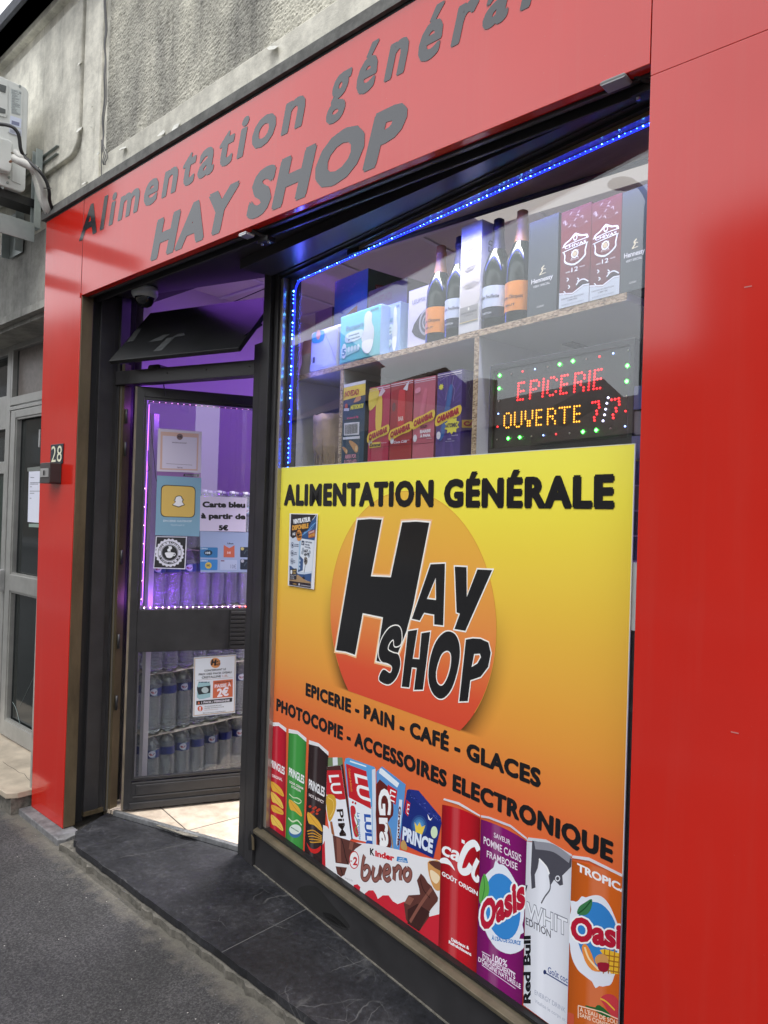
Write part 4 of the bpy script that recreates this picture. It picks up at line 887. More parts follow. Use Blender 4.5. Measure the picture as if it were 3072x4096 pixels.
# water packs stacked along the left wall behind the door
BLUEL = printmat('bottle_label_print', .3)
def bottle_mb():
    m = MB(); prof = [(0, 0), (.034, 0), (.041, .006)]
    z = .012
    while z < .180: prof += [(.0428, z), (.0425, z+.004), (.0388, z+.0085), (.0425, z+.013)]; z += .0172
    prof += [(.0425, .19), (.0425, .232), (.042, .238), (.038, .255), (.028, .278), (.0155, .296), (.0135, .304)]
    m.lathe((0, 0, 0), prof, WATER, 20); m.lathe((0, 0, 0), [(.0155, .302), (.0155, .316), (0, .317)], WHITEP, 12); return m
def label_mb():
    m = MB(); r = .0432; seg = 32
    for k in range(seg):
        a0, a1 = 2*math.pi*k/seg, 2*math.pi*(k+1)/seg
        P = lambda a, z: (r*math.cos(a), r*math.sin(a), z)
        c = (.012, .025, .16) if k % 16 not in (0, 1) else ((.2, .3, .42) if k < 8 else (.05, .08, .25))
        m.face([P(a0, .191), P(a1, .191), P(a1, .231), P(a0, .231)], BLUEL, c)
    for a_c in (0, 2.5):       # pale badge
        pts = []
        for i in range(20):
            t = i*6.2832/20; a = a_c+(.42*math.cos(t)); z = .212+.0145*math.sin(t)*(1.15); pts.append(((r+.0006)*math.cos(a), (r+.0006)*math.sin(a), z))
        ctr = ((r+.0006)*math.cos(a_c), (r+.0006)*math.sin(a_c), .212)
        for i in range(20): m.face([pts[i], pts[(i+1) % 20], ctr], BLUEL, rgb(200, 205, 220)[:3])
        for dz, hw in ((.0, .34), (-.006, .2)):
            m.face([((r+.0012)*math.cos(a_c-hw), (r+.0012)*math.sin(a_c-hw), .2115+dz), ((r+.0012)*math.cos(a_c), (r+.0012)*math.sin(a_c), .2105+dz), ((r+.0012)*math.cos(a_c), (r+.0012)*math.sin(a_c), .2150+dz), ((r+.0012)*math.cos(a_c+0)*1, (r+.0012)*math.sin(a_c), .2155+dz)], BLUEL, (.5, .05, .05))
            m.face([((r+.0012)*math.cos(a_c+s*hw), (r+.0012)*math.sin(a_c+s*hw), .2125+dz+q) for s, q in ((-1, 0), (-.3, -.001), (.3, -.001), (1, 0), (1, .0025), (-1, .0025))], BLUEL, (.35, .03, .05))
    return m
BO = 0.0885
pk = thing('water_pack', 'shrink-wrapped pack of clear water bottles with blue labels', 'water pack', (0, 0, 0), 'water packs stacked behind the door')
pk['_o'] = 1; del pk['_o']
_b = _l = None
for i in range(2):
    for j in range(3):
        if _b is None: _b = bottle_mb().obj('bottle', (0, 0, 0), pk); _l = label_mb().obj('label', (0, 0, 0), _b); bo = _b
        else:
            bo = _b.copy(); COL.objects.link(bo); bo.parent = pk; lo_ = _l.copy(); COL.objects.link(lo_); lo_.parent = bo
        bo.location = (-.045-BO*j, BO*(i+.5), .003); bo.rotation_euler = (0, 0, RAD((-25, 35, 160, 80, 10, 60)[i*3+j]))
m = MB(); rows = []
for z, e in ((.001, -.004), (.02, .001), (.10, .002), (.20, .0015), (.245, -.004), (.28, -.022), (.308, -.040)):
    x0, x1, y0, y1 = -BO*3-.004-e*1, .001+e, -.001-e+.002, BO*2+e-.002; r = .03; row = []
    for cx, cy, a0 in ((x1-r, y0+r, -90), (x1-r, y1-r, 0), (x0+r, y1-r, 90), (x0+r, y0+r, 180)):
        for i in range(5): a = RAD(a0+22.5*i); row.append((cx+r*math.cos(a), cy+r*math.sin(a), z+random.uniform(-.002, .002)))
    rows.append(row)
m.grid(rows, FILM, closed=True); m.obj('shrink_wrap', (0, 0, 0), pk)
CARDB = mat('brown_board', (.42, .38, .31), .8, nscale=10, namt=.2)
BX = -3.29; BY0 = .40; rowz = .3145; z0 = .106
rowname = ['bottom', 'second', 'third', 'fourth', 'top']
packs = []
for r in range(5):
    for k in range(5):
        c = pk if (r == 0 and k == 0) else copy_tree(pk)
        c.location = (BX+random.uniform(-.006, .006), BY0+k*BO*2.05, z0+r*rowz+.003)
        c['label'] = 'water bottle pack in the %s row of the stack, %s' % (rowname[r], ['nearest the door hinge', 'second from the hinge', 'in the middle', 'second from the far end', 'at the far inner end'][k]); packs.append(c)
    m = MB()
    if r < 4:
        rows = []; 
        for i in range(30):
            y = BY0-.01+i*(BO*2.05*5+.02)/29; s_ = .0018*math.sin(i*.9+r)-.0015*(i % 10 == 0)
            rows.append([(BX-.28, y, z0+(r+1)*rowz+s_-.001), (BX+.012, y, z0+(r+1)*rowz+s_-.004+.001*math.sin(i*2.1)), (BX+.012, y, z0+(r+1)*rowz+s_-.0015+.001*math.sin(i*2.1))])
        m.grid(rows, CARDB); solo('cardboard_layer', m, 'thin board sheet laid between the %s and %s rows of water packs' % (rowname[r], rowname[r+1]), 'cardboard sheet', 'board sheets between the water packs')
m = MB(); m.box(F, BX-.01, BX+.022, .108, 2.05, -BY0+.012, -BY0+.04, mat('pale_side_panel', (.4, .38, .42), .6)); solo('side_board', m, 'pale upright board at the hinge end of the water stack', 'board')
bg_ = MB(); rows = []
for i in range(13):
    a = i/12; rows.append([Lf.pt(Lf.px(1020, 1970)[0]+.02+.05*j*.3, 1.60+.03*math.sin(a*6.28+j), -.30+.10*a) for j in range(6)])

# ================================================================== SHOP WINDOW
wt = thing('shop_window', 'large shop window with dark frame, brass sill and blue LED edge', 'window', (W.pt(.9, 0, 0).x, W.pt(.9, 0, 0).y, .09))
ps0 = W.px(1120, 1868); ps1 = W.px(2537, 1767)
z_s = .246; WE = 2.25
m = MB(); m.box(W, .0, .030, .20, 2.61, -.06, .004, DARK); part('left_stile', m, wt, bevel=.002)
m = MB(); m.box(W, .031, .052, z_s, 2.56, -.06, -.006, mat('polished_bronze_strip', (.42, .38, .33), .3, metal=.7)); part('bronze_strip', m, wt, bevel=.001)
m = MB(); m.box(W, .0525, .072, z_s, 2.555, -.08, -.03, DARKB); m.box(W, .03, WE, 2.552, 2.606, -.07, -.004, DARKB); m.box(W, .03, WE, 2.562, 2.59, -.004, .012, DARK); part('rebate', m, wt)
m = MB(); m.box(W, .001, WE, .092, .226, -.06, .010, DARK); part('base_panel', m, wt, bevel=.002)
m = MB(); m.box(W, -.001, WE, .0905, .0935, .0101, .016, MORTAR); part('foot_joint', m, wt)
m = MB(); m.prism(Fr((0, 0), 0), [], 0, 0, BRASS) if 0 else None
pz_ = [(-.02, .252), (.008, .249), (.024, .243), (.024, .232), (.018, .226), (-.02, .226)]
a_, b_ = .003, WE
for i in range(len(pz_)):
    p, q = pz_[i], pz_[(i+1) % len(pz_)]; m.face([W.pt(a_, p[1], p[0]), W.pt(a_, q[1], q[0]), W.pt(b_, q[1], q[0]), W.pt(b_, p[1], p[0])], BRASS)
m.face([W.pt(a_, p[1], p[0]) for p in pz_], BRASS); part('sill', m, wt, bevel=.001)
m = MB(); m.box(W, .03, WE, .2525, .262, -.03, -.004, DARKB); part('gasket', m, wt)
m = MB(); m.box(W, .053, WE, .2535, 2.556, -.034, -.028, GLASS); part('glass', m, wt)
m = MB()   # patches of grime on the base panel
for q in (((1190, 3560), (1260, 3545), (1330, 3620), (1400, 3705), (1350, 3700), (1250, 3640)), ((1290, 3650), (1340, 3665), (1395, 3720), (1330, 3700))):
    qq = [W.px(*p, .0105) for p in catmull(q, 4)]; 
    g_ = G(W, .0106, mat('dark_scuff', (.014, .014, .014), .6)); g_.px = False; g_.uv(qq, (1, 1, 1), 0); m.v += []; 
    for f, c in zip(g_.mb.f, g_.mb.c): m.face([g_.mb.v[i] for i in f], g_.m, c)
part('scuff_mark', m, wt)
BLUEE = emis('blue_led', (.02, .10, 1.0), 16); BLUEC = emis('cyan_led', (.10, .45, 1.0), 30); BTUBE = emis('blue_tube', (.01, .02, .9), 2.2)
bl = thing('window_led_string', 'blue LED rope light running round the top and left edge of the shop window', 'LED string', W.pt(.09, 1.7, -.04))
ul0 = .086; zl = 2.533
path = [(ul0, 1.78), (ul0, 2.46), (ul0+.005, 2.505), (ul0+.03, 2.531), (ul0+.08, zl), (1.75, zl)]
m = MB(); cp = catmull([tuple(W.pt(u, v, -.042)) for u, v in path[1:5]], 8, False); m.tube([W.pt(ul0, 1.78, -.042)]+cp+[W.pt(1.80, zl, -.042)], .0038, BTUBE, 8); part('rope', m, bl)
m = MB(); m.tube([W.pt(ul0, .30, -.042), W.pt(ul0, 1.74, -.042)], .0045, BTUBE, 6); m.tube([W.pt(1.735, .3, -.06), W.pt(1.735, zl, -.06)], .004, BTUBE, 6); part('side_rope', m, bl)
m = MB(); m2 = MB(); random.seed(5)
v = 1.95
while v < 2.50: beads(m if random.random() < .75 else m2, [W.pt(ul0, v, -.0355)], BLUEC if random.random() < .4 else BLUEE, .0036); v += .0165
u = ul0+.03
while u < 1.78: beads(m, [W.pt(u, zl-.001+random.uniform(-.001, .001), -.0355)], BLUEC if random.random() < .35 else BLUEE, random.uniform(.0012, .0022)); u += .0165
for v in [1.76+i*.02 for i in range(7)]: beads(m, [W.pt(ul0, v, -.0355)], BLUEE, .004)
part('lights', m, bl)
for loc, rot, en, sx in ((W.pt(.95, 2.50, -.055), None, 1.4, 1.6),):
    l = bpy.data.lights.new('blue_rope_light', 'AREA'); l.energy = en; l.color = (.10, .12, 1); l.shape = 'RECTANGLE'; l.size, l.size_y = sx, .02
    lo = bpy.data.objects.new('blue_rope_light', l); COL.objects.link(lo); lo.location = loc; d = (Vector((0, 0, -1))-W.n*.5).normalized(); l.spread = RAD(150); lo.rotation_euler = Matrix((W.u, d.cross(W.u)*1, -d)).transposed().to_euler() if 0 else (-d).to_track_quat('Z', 'X').to_euler(); lo.rotation_euler.rotate_axis('Z', 0)
    M_ = Matrix((W.u, (-d).cross(W.u), -d)).transposed(); lo.rotation_euler = M_.to_euler()
l = bpy.data.lights.new('blue_side_light', 'AREA'); l.energy = .7; l.color = (.10, .12, 1); l.shape = 'RECTANGLE'; l.size, l.size_y = .5, .02
lo = bpy.data.objects.new('blue_side_light', l); COL.objects.link(lo); lo.location = W.pt(.10, 2.25, -.05); d = (W.u-W.n*.4).normalized(); zc = Vector((0, 0, 1)); lo.rotation_euler = Matrix((zc, (-d).cross(zc), -d)).transposed().to_euler()

# ---- shelf unit
sh = thing('shelf_unit', 'white melamine shelf unit with raw chipboard edges behind the window glass', 'shelf unit', (S.pt(.9, 0, -.2).x, S.pt(.9, 0, -.2).y, .3))
zs = 2.166; SD = -.36; zl_ = 1.735
uL = S.px(1187, 1600)[0]; d1 = S.px(1366, 1560)[0]; d2 = S.px(1903, 1500)[0]; uE = S.px(2507, 1190)[0]; u1E = uE+.10
def board(mm, mm2, u0, u1, v0, v1, edge=True):
    mm.box(S, u0, u1, v0, v1, SD, -.002, SHELFW)
    if edge: mm2.box(S, u0, u1, v0+.0002, v1-.0002, -.0019, 0, CHIP)
m = MB(); m2 = MB()
board(m, m2, uL-.02, uE, zs-.021, zs)
board(m, m2, uL, u1E, zl_-.02, zl_)
board(m, m2, d1-.010, d1+.010, zl_+.001, zs-.022); board(m, m2, d2-.010, d2+.010, zl_+.001, zs-.022)
for z_ in (1.3, .85, .35): board(m, m2, uL, u1E, z_, z_+.02)
part('boards', m, sh); part('chipboard_edges', m2, sh, 'raw chipboard edges')
m = MB(); m.box(S, uL-.0185, uL-.001, .3, zs-.0215, SD, 0, SHELFW); m.box(S, u1E-.018, u1E, .3, zl_-.0205, SD, 0, SHELFW); part('side_panel', m, sh)
m = MB(); m.box(S, uL+.001, u1E, zl_+.001, zs-.022, SD-.012, SD-.001, mat('shelf_back_board', (.42, .42, .41), .6)); part('back_panel', m, sh)
m = MB()
for uu in (d2+.16, d1+.2, uL+.07):
    m.box(S, uu-.02, uu+.02, zs-.06, zs-.0225, SD+.0, SD+.006, MATS['faded_grey_paint']); m.box(S, uu-.02, uu+.02, zs-.027, zs-.0225, SD+.006, SD+.11, MATS['faded_grey_paint'])
part('bracket', m, sh)
# white board standing behind the glass at the right end, dark clutter box above it
m = MB(); a = S.px(2528, 2250, .08); b = S.px(2600, 2530, .08); m.box(S, a[0]-.03, b[0]+.12, b[1], a[1], .07, .09, WHITEP); solo('white_board', m, 'white board edge showing between the window poster and the right red panel', 'board')
m = MB(); m.box(S, a[0]-.2, b[0]+.25, .3, b[1]-.001, .03, .06, mat('brown_black_panel', (.03, .025, .022), .4)); solo('dark_board', m, 'dark brown board under the white board at the right end of the window', 'board')
m = MB(); rnd = random.Random(2)
for i in range(7):
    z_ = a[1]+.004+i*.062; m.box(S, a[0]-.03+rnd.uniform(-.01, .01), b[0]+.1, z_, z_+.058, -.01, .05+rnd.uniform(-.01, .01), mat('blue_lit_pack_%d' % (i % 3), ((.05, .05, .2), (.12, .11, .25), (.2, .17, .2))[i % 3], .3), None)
solo('stacked_packets', m, 'stack of dark foil packets behind the glass beside the right red panel', 'packets')

# ================================================================== GOODS ON THE SHELVES
Z1 = Z(1100, 1000, 2.074); Z2 = Z(1800, 700, 1.952); Z3 = Z(1850, 1250, 2.074)
def carton(name, label, bl, br, tl, zb, depth, side, front, art=None, cat='box', group=None, w=0, glossy=CARD, top=None, bevel=.0012, h=None):
    """a printed box standing on a shelf; bl, br: lower front corners, tl: upper left front corner"""
    u0 = S.px(*bl, w)[0]; u1 = S.px(*br, w)[0]; v1 = S.px(*tl, w)[1] if h is None else zb+h
    root = thing(name, label, cat, S.pt((u0+u1)/2, zb, w-depth/2), group)
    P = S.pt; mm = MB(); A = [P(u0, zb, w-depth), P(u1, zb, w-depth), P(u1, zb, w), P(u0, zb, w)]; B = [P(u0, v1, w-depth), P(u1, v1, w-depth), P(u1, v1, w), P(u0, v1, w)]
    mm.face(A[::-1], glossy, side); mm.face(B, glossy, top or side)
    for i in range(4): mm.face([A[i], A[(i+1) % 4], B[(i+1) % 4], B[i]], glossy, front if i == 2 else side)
    part('carton', mm, root)
    if art:
        g = G(S, w+.0006, glossy, .0003); art(g, u0, u1, zb, v1); part('front_print', g.mb, root)
    return root, u0, u1, v1
def uvt(g, s, u0, u1, v, h, col, bold=.02, layer=2, slant=0):
    p = g.px; g.px = False; g.text(s, (u0, v), (u1, v), (u0+slant, v+h), col, bold, layer); g.px = p
def uvp(g, pts, col, layer=1, smooth=0, holes=()):
    if smooth: pts = catmull(pts, smooth)
    g.uv(pts, col, layer, holes)
def uve(g, c, rx, ry, col, layer=1, n=22, hole=None):
    p = g.px; g.px = False; g.ell(c, rx, ry, col, layer, 0, n, hole); g.px = p
def uvs(g, pts, wd, col, layer=1, smooth=4):
    p = g.px; g.px = False; g.stroke(pts, wd, col, layer, smooth); g.px = p
GOLDW = rgb(225, 215, 180)
DB = rgb(62, 70, 72)[:3]
def cognac(g, u0, u1, v0, v1):
    w_, h = u1-u0, v1-v0
    uvt(g, 'Hennessy', u0+.13*w_, u0+.87*w_, v0+.335*h, .050*h, rgb(225, 225, 222), .02); uvt(g, 'VERY SPECIAL', u0+.2*w_, u0+.78*w_, v0+.287*h, .024*h, rgb(215, 215, 212), .01)
    uvt(g, 'COGNAC', u0+.34*w_, u0+.6*w_, v0+.07*h, .018*h, rgb(205, 205, 200), .01)
    c = u0+.5*w_; uvs(g, [(c-.08*w_, v0+.415*h), (c+.02*w_, v0+.45*h), (c-.03*w_, v0+.47*h), (c+.07*w_, v0+.495*h)], .0035, GOLDW, 2, 3); uvs(g, [(c-.1*w_, v0+.41*h), (c+.12*w_, v0+.418*h)], .002, GOLDW, 2, 0); uvs(g, [(c-.02*w_, v0+.47*h), (c+.12*w_, v0+.455*h)], .002, GOLDW, 2, 0)
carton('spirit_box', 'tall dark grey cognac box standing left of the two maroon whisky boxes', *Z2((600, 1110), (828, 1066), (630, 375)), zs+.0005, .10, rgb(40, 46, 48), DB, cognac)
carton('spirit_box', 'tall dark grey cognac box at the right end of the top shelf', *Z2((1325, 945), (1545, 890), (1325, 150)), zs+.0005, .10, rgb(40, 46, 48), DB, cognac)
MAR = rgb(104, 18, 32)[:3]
def whisky(g, u0, u1, v0, v1):
    w_, h = u1-u0, v1-v0; X = lambda a: u0+a*w_; Y = lambda b: v0+b*h
    LW_ = rgb(205, 212, 218)
    uvp(g, [(X(0), Y(0)), (X(1), Y(0)), (X(1), Y(.165)), (X(.8), Y(.17)), (X(.45), Y(.115)), (X(0), Y(.145))], LW_, 1); uvs(g, [(X(0), Y(.155)), (X(.45), Y(.125)), (X(.8), Y(.18)), (X(1), Y(.175))], .004, WHITE, 2, 0)
    uvp(g, [(X(.55), Y(.18)), (X(.65), Y(.22)), (X(.8), Y(.235)), (X(.97), Y(.2)), (X(1), Y(.17)), (X(.8), Y(.17))], rgb(45, 20, 26), 1); uvs(g, [(X(.57), Y(.20)), (X(.68), Y(.235)), (X(.82), Y(.24)), (X(.97), Y(.205))], .0035, WHITE, 2)
    sh_ = [(.08, .60), (.12, .66), (.3, .69), (.42, .725), (.5, .74), (.58, .725), (.72, .70), (.9, .685), (.92, .62), (.86, .53), (.84, .47), (.5, .41), (.16, .46), (.14, .53)]
    uvp(g, [(X(a), Y(b)) for a, b in sh_], WHITE, 1, 3); uvp(g, [(X(.5+(a-.5)*.88), Y(.575+(b-.575)*.88)) for a, b in sh_], MAR, 2, 3)
    uvp(g, [(X(.06), Y(.625)), (X(.5), Y(.645)), (X(.94), Y(.65)), (X(.94), Y(.60)), (X(.5), Y(.59)), (X(.08), Y(.575))], MAR, 3); uvs(g, [(X(.07), Y(.575)), (X(.5), Y(.592)), (X(.93), Y(.602))], .0022, WHITE, 4); uvs(g, [(X(.07), Y(.627)), (X(.5), Y(.647)), (X(.94), Y(.652))], .0022, WHITE, 4)
    uvt(g, 'CHIVAS', X(.15), X(.87), Y(.602), .03*h, WHITE, .02, 4); uve(g, (X(.5), Y(.525)), .012, .012, WHITE, 3, hole=.7); uve(g, (X(.5), Y(.525)), .007, .007, rgb(200, 180, 140), 4)
    uvs(g, [(X(.38), Y(.56)), (X(.62), Y(.48))], .0015, WHITE, 3, 0); uvs(g, [(X(.62), Y(.56)), (X(.38), Y(.48))], .0015, WHITE, 3, 0); uvt(g, 'REGAL', X(.36), X(.66), Y(.465), .014*h, rgb(210, 190, 190), .0, 3); uve(g, (X(.5), Y(.69)), .007, .008, WHITE, 3, hole=.6)
    uvt(g, '12', X(.40), X(.62), Y(.345), .045*h, WHITE, .01, 2); uvt(g, 'AGED', X(.2), X(.36), Y(.35), .014*h, WHITE, .01, 2); uvt(g, 'YEARS', X(.66), X(.84), Y(.37), .012*h, WHITE, .01, 2)
    for k, s_ in enumerate(('DESIGN EN ÉDITION', 'LIMITÉE')): uvt(g, s_, X((.08, .3)[k]), X((.82, .62)[k]), Y(.083-k*.026), .014*h, rgb(95, 100, 110), .01, 2)
    uvt(g, 'BLENDED SCOTCH WHISKY', X(.1), X(.84), Y(.02), .014*h, rgb(150, 155, 165), .01, 2)
    rr_ = random.Random(9)
    for i in range(11):
        a, b = rr_.uniform(.05, .9), rr_.uniform(.80, .98); uvs(g, [(X(a), Y(b)), (X(min(1, a+rr_.uniform(.03, .1))), Y(b+.012)), (X(min(1, a+.08)), Y(b+rr_.uniform(-.03, .03)))], .0018, rgb(190, 175, 180), 2, 3)
    for i in range(7):
        b = .80+.028*i; uvs(g, [(X(0), Y(b)), (X(.3), Y(b+.03)), (X(.6), Y(b-.005)), (X(1), Y(b+.02))], .0016, rgb(120, 70, 78), 1)
    for i in range(8):
        b = .20+.018*i; uvs(g, [(X(.0), Y(b-.02)), (X(.25), Y(b)), (X(.5), Y(b-.02)), (X(1), Y(b+.04))], .0011, rgb(125, 80, 88), 1)
    for a, b in ((.25, .3), (.6, .27), (.3, .22), (.15, .17)): uvs(g, [(X(a), Y(b)), (X(a+.06), Y(b-.02)), (X(a), Y(b-.035))], .003, WHITE, 2)
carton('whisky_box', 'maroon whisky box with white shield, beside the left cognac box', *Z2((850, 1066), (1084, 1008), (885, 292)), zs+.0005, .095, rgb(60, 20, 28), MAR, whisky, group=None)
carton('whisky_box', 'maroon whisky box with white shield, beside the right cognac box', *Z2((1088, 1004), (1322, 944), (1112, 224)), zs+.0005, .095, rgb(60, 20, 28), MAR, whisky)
def champ_box(g, u0, u1, v0, v1):
    w_, h = u1-u0, v1-v0; X = lambda a: u0+a*w_; Y = lambda b: v0+b*h
    for (a, b, ha, hb) in ((.42, .80, .16, .05), (.48, .66, .26, .09), (.55, .50, .38, .09), (.52, .34, .40, .10)): uvp(g, [(X(a-ha), Y(b-hb)), (X(a+ha), Y(b-hb*.9)), (X(a+ha*.95), Y(b+hb)), (X(a-ha*.9), Y(b+hb*.9))], rgb(205, 200, 190), 1, 3)
    uvp(g, [(X(.05), Y(.10)), (X(.93), Y(.10)), (X(.93), Y(.24)), (X(.05), Y(.24))], rgb(150, 148, 140), 2); uvt(g, 'LOUIS ROEDERER', X(.12), X(.88), Y(.175), .016*h, rgb(80, 78, 72), .01, 3); uvt(g, 'CHAMPAGNE', X(.28), X(.7), Y(.15), .011*h, rgb(110, 108, 100), .01, 3); uve(g, (X(.48), Y(.215)), .004, .005, rgb(225, 222, 205), 3)
    uvs(g, [(X(.05), Y(.099)), (X(.93), Y(.099))], .002, rgb(225, 205, 150), 3, 0)
rb_, bu0, bu1, bv1 = carton('champagne_box', 'tall white champagne gift box between the dark bottles on the top shelf', *Z2((66, 1258), (226, 1222), (96, 410)), zs+.0005, .095, rgb(190, 190, 195), rgb(215, 214, 210), champ_box)
g = G(Fr((S.pt(bu1, 0, 0).x, S.pt(bu1, 0, 0).y), -8.93+90), .0006, CARD); g.px = False; g.text('ROEDERER', (.075, zs+.09), (.075, zs+.30), (.030, zs+.09), rgb(95, 95, 105), .0, 1); part('side_print', g.mb, rb_)
def leumx(g, u0, u1, v0, v1):
    w_, h = u1-u0, v1-v0; X = lambda a: u0+a*w_; Y = lambda b: v0+b*h
    uvt(g, 'LEUMX', X(.14), X(.62), Y(.76), .065*h, rgb(110, 110, 120), .0); uvp(g, [(X(.15), Y(.30)), (X(.62), Y(.62)), (X(.98), Y(.45)), (X(.98), Y(.14)), (X(.75), Y(.08))], rgb(55, 55, 62), 1, 3); uve(g, (X(.68), Y(.40)), .040, .048, rgb(150, 150, 160), 2); uve(g, (X(.68), Y(.40)), .032, .038, rgb(70, 70, 78), 3, hole=.7); uve(g, (X(.68), Y(.40)), .016, .020, rgb(75, 75, 82), 3, hole=.6)
    uvp(g, [(X(0), Y(0)), (X(1), Y(0)), (X(1), Y(.025)), (X(0), Y(.025))], rgb(165, 70, 90), 1)
carton('appliance_box', 'white appliance box printed with a dark round hot plate, left of the champagne bottles', *Z1((1098, 815), (1330, 765), (1090, 352)), zs+.0005, .09, rgb(170, 168, 172), rgb(190, 188, 205), leumx, w=-.03)
def teal_print(g, u0, u1, v0, v1):
    w_, h = u1-u0, v1-v0; X = lambda a: u0+a*w_; Y = lambda b: v0+b*h
    uvt(g, 'Pampers', X(.17), X(.6), Y(.66), .1*h, rgb(90, 150, 175), .03, 2); rrp = [(.18, .42), (.56, .44), (.57, .60), (.19, .60)]
    uvp(g, [(X(a), Y(b)) for a, b in rrp], rgb(205, 225, 220), 1, 4); uvt(g, 'premium', X(.24), X(.5), Y(.525), .045*h, rgb(75, 115, 125), .03, 2); uvt(g, 'protection', X(.23), X(.52), Y(.455), .045*h, rgb(75, 115, 125), .03, 2)
    uvp(g, [(X(.62), Y(.84)), (X(.70), Y(.93)), (X(.80), Y(.86)), (X(.80), Y(.70)), (X(.86), Y(.52)), (X(.84), Y(.25)), (X(.76), Y(.12)), (X(.66), Y(.12)), (X(.60), Y(.3)), (X(.56), Y(.45)), (X(.62), Y(.6))], rgb(205, 212, 205), 1, 4); uvp(g, [(X(.58), Y(.32)), (X(.66), Y(.36)), (X(.84), Y(.33)), (X(.80), Y(.14)), (X(.70), Y(.09)), (X(.60), Y(.18))], WHITE, 2, 4)
    uvp(g, [(X(.04), Y(.12)), (X(.52), Y(.20)), (X(.52), Y(.30)), (X(.04), Y(.32))], rgb(165, 215, 210), 1); uve(g, (X(.13), Y(.26)), .016, .030, rgb(225, 235, 235), 2); uvt(g, '5', X(.08), X(.18), Y(.17), .14*h, rgb(90, 150, 175), .04, 3)
    for k in range(4): uve(g, (X(.25+.08*k), Y(.27)), .008, .011, rgb(215, 235, 230), 2)
    uvt(g, '208', X(.76), X(.95), Y(.90), .05*h, rgb(90, 120, 150), .02, 2)
def soft(root, fac=.012, sub=2):
    for ch in root.children:
        if ch.name.startswith('carton'):
            weld(ch); md = ch.modifiers.new('b', 'BEVEL'); md.width = fac; md.segments = 4
r_, *_ = carton('nappy_pack', 'large turquoise nappy pack with a baby in white on the front of the top shelf', *Z1((530, 962), (866, 880), (548, 555)), zs+.0005, .12, rgb(150, 180, 205), rgb(105, 195, 190), teal_print, 'nappy pack', w=.0); soft(r_, .006)
def small_print(g, u0, u1, v0, v1):
    w_, h = u1-u0, v1-v0; X = lambda a: u0+a*w_; Y = lambda b: v0+b*h
    uvp(g, [(X(.1), Y(.94)), (X(.48), Y(.94)), (X(.46), Y(.70)), (X(.1), Y(.72))], rgb(60, 150, 150), 1, 3); uve(g, (X(.3), Y(.88)), .016, .02, rgb(210, 150, 110), 2); uve(g, (X(.55), Y(.38)), .022, .028, rgb(195, 195, 200), 1, hole=.85); uvt(g, '1', X(.12), X(.2), Y(.22), .14*h, rgb(80, 80, 90), .04); uvp(g, [(X(.02), Y(.02)), (X(.4), Y(.02)), (X(.5), Y(.12)), (X(.02), Y(.2))], rgb(175, 178, 182), 1)
    uvs(g, [(X(.5), Y(.9)), (X(.75), Y(.5)), (X(.95), Y(.1))], .002, rgb(150, 150, 155), 2)
r_, *_ = carton('nappy_pack', 'smaller white wrapped nappy pack left of the turquoise one', *Z1((283, 1040), (520, 985), (280, 690)), zs+.0005, .10, rgb(175, 180, 190), rgb(190, 195, 198), small_print, 'nappy pack', w=-.005); soft(r_, .014)
def blue_print(g, u0, u1, v0, v1):
    w_, h = u1-u0, v1-v0; X = lambda a: u0+a*w_; Y = lambda b: v0+b*h
    rr_ = random.Random(4)
    for i in range(26): uve(g, (X(rr_.gauss(.5, .13)), Y(rr_.choice((.85, .8, .3, .22))+rr_.gauss(0, .04))), .006, .004, rgb(120, 130, 190), 1, 8)
    uvp(g, [(X(.28), Y(.44)), (X(.72), Y(.52)), (X(.72), Y(.68)), (X(.28), Y(.6))], rgb(140, 25, 45), 2); uvt(g, 'KRIK', X(.32), X(.68), Y(.53), .07*h, rgb(120, 120, 200), .03, 3); uve(g, (X(.16), Y(.70)), .010, .014, rgb(120, 125, 190), 2, hole=.8); uve(g, (X(.86), Y(.75)), .008, .018, rgb(120, 125, 190), 2, hole=.8); uve(g, (X(.12), Y(.25)), .008, .02, rgb(120, 125, 190), 2, hole=.8)
rr_, ku0, ku1, kv1 = carton('snack_box', 'teal blue snack box with a red band standing high behind the nappy packs', *Z1((488, 600), (763, 500), (503, 262)), zs+.0005, .22, rgb(70, 95, 70), rgb(60, 125, 175), blue_print, w=-.16)
g = G(Fr((S.pt(ku1, 0, -.16).x, S.pt(ku1, 0, -.16).y), -8.93+90), .0006, CARD); g.px = False
for k in range(2): g.poly([(.04+k*.10, kv1-.09), (.12+k*.10, kv1-.08), (.12+k*.10, kv1-.05), (.04+k*.10, kv1-.06)], rgb(130, 30, 40), 1); g.text('KRIK', (.045+k*.10, kv1-.084), (.112+k*.10, kv1-.075), (.045+k*.10, kv1-.066), rgb(200, 150, 150), .03, 2)
part('side_print', g.mb, rr_)
def sun_print(g, u0, u1, v0, v1):
    w_, h = u1-u0, v1-v0; X = lambda a: u0+a*w_; Y = lambda b: v0+b*h
    uvt(g, '¡NOVEDAD!', X(.05), X(.62), Y(.80), .1*h, rgb(120, 60, 80), .03, 2); uve(g, (X(.78), Y(.60)), .028, .028, rgb(170, 130, 90), 1, 14); uve(g, (X(.78), Y(.60)), .02, .02, rgb(140, 90, 70), 2, 14)
carton('snack_box', 'brown snack box with a sun figure half hidden behind the turquoise nappy pack', *Z1((766, 700), (1088, 620), (768, 350)), zs+.0005, .12, rgb(95, 80, 75), rgb(115, 98, 92), sun_print, w=-.14)
carton('snack_box', 'plain pale carton pushed to the back behind the small white nappy pack', *Z1((330, 700), (470, 660), (335, 520)), zs+.0005, .10, rgb(120, 110, 120), rgb(150, 140, 150), None, w=-.20)
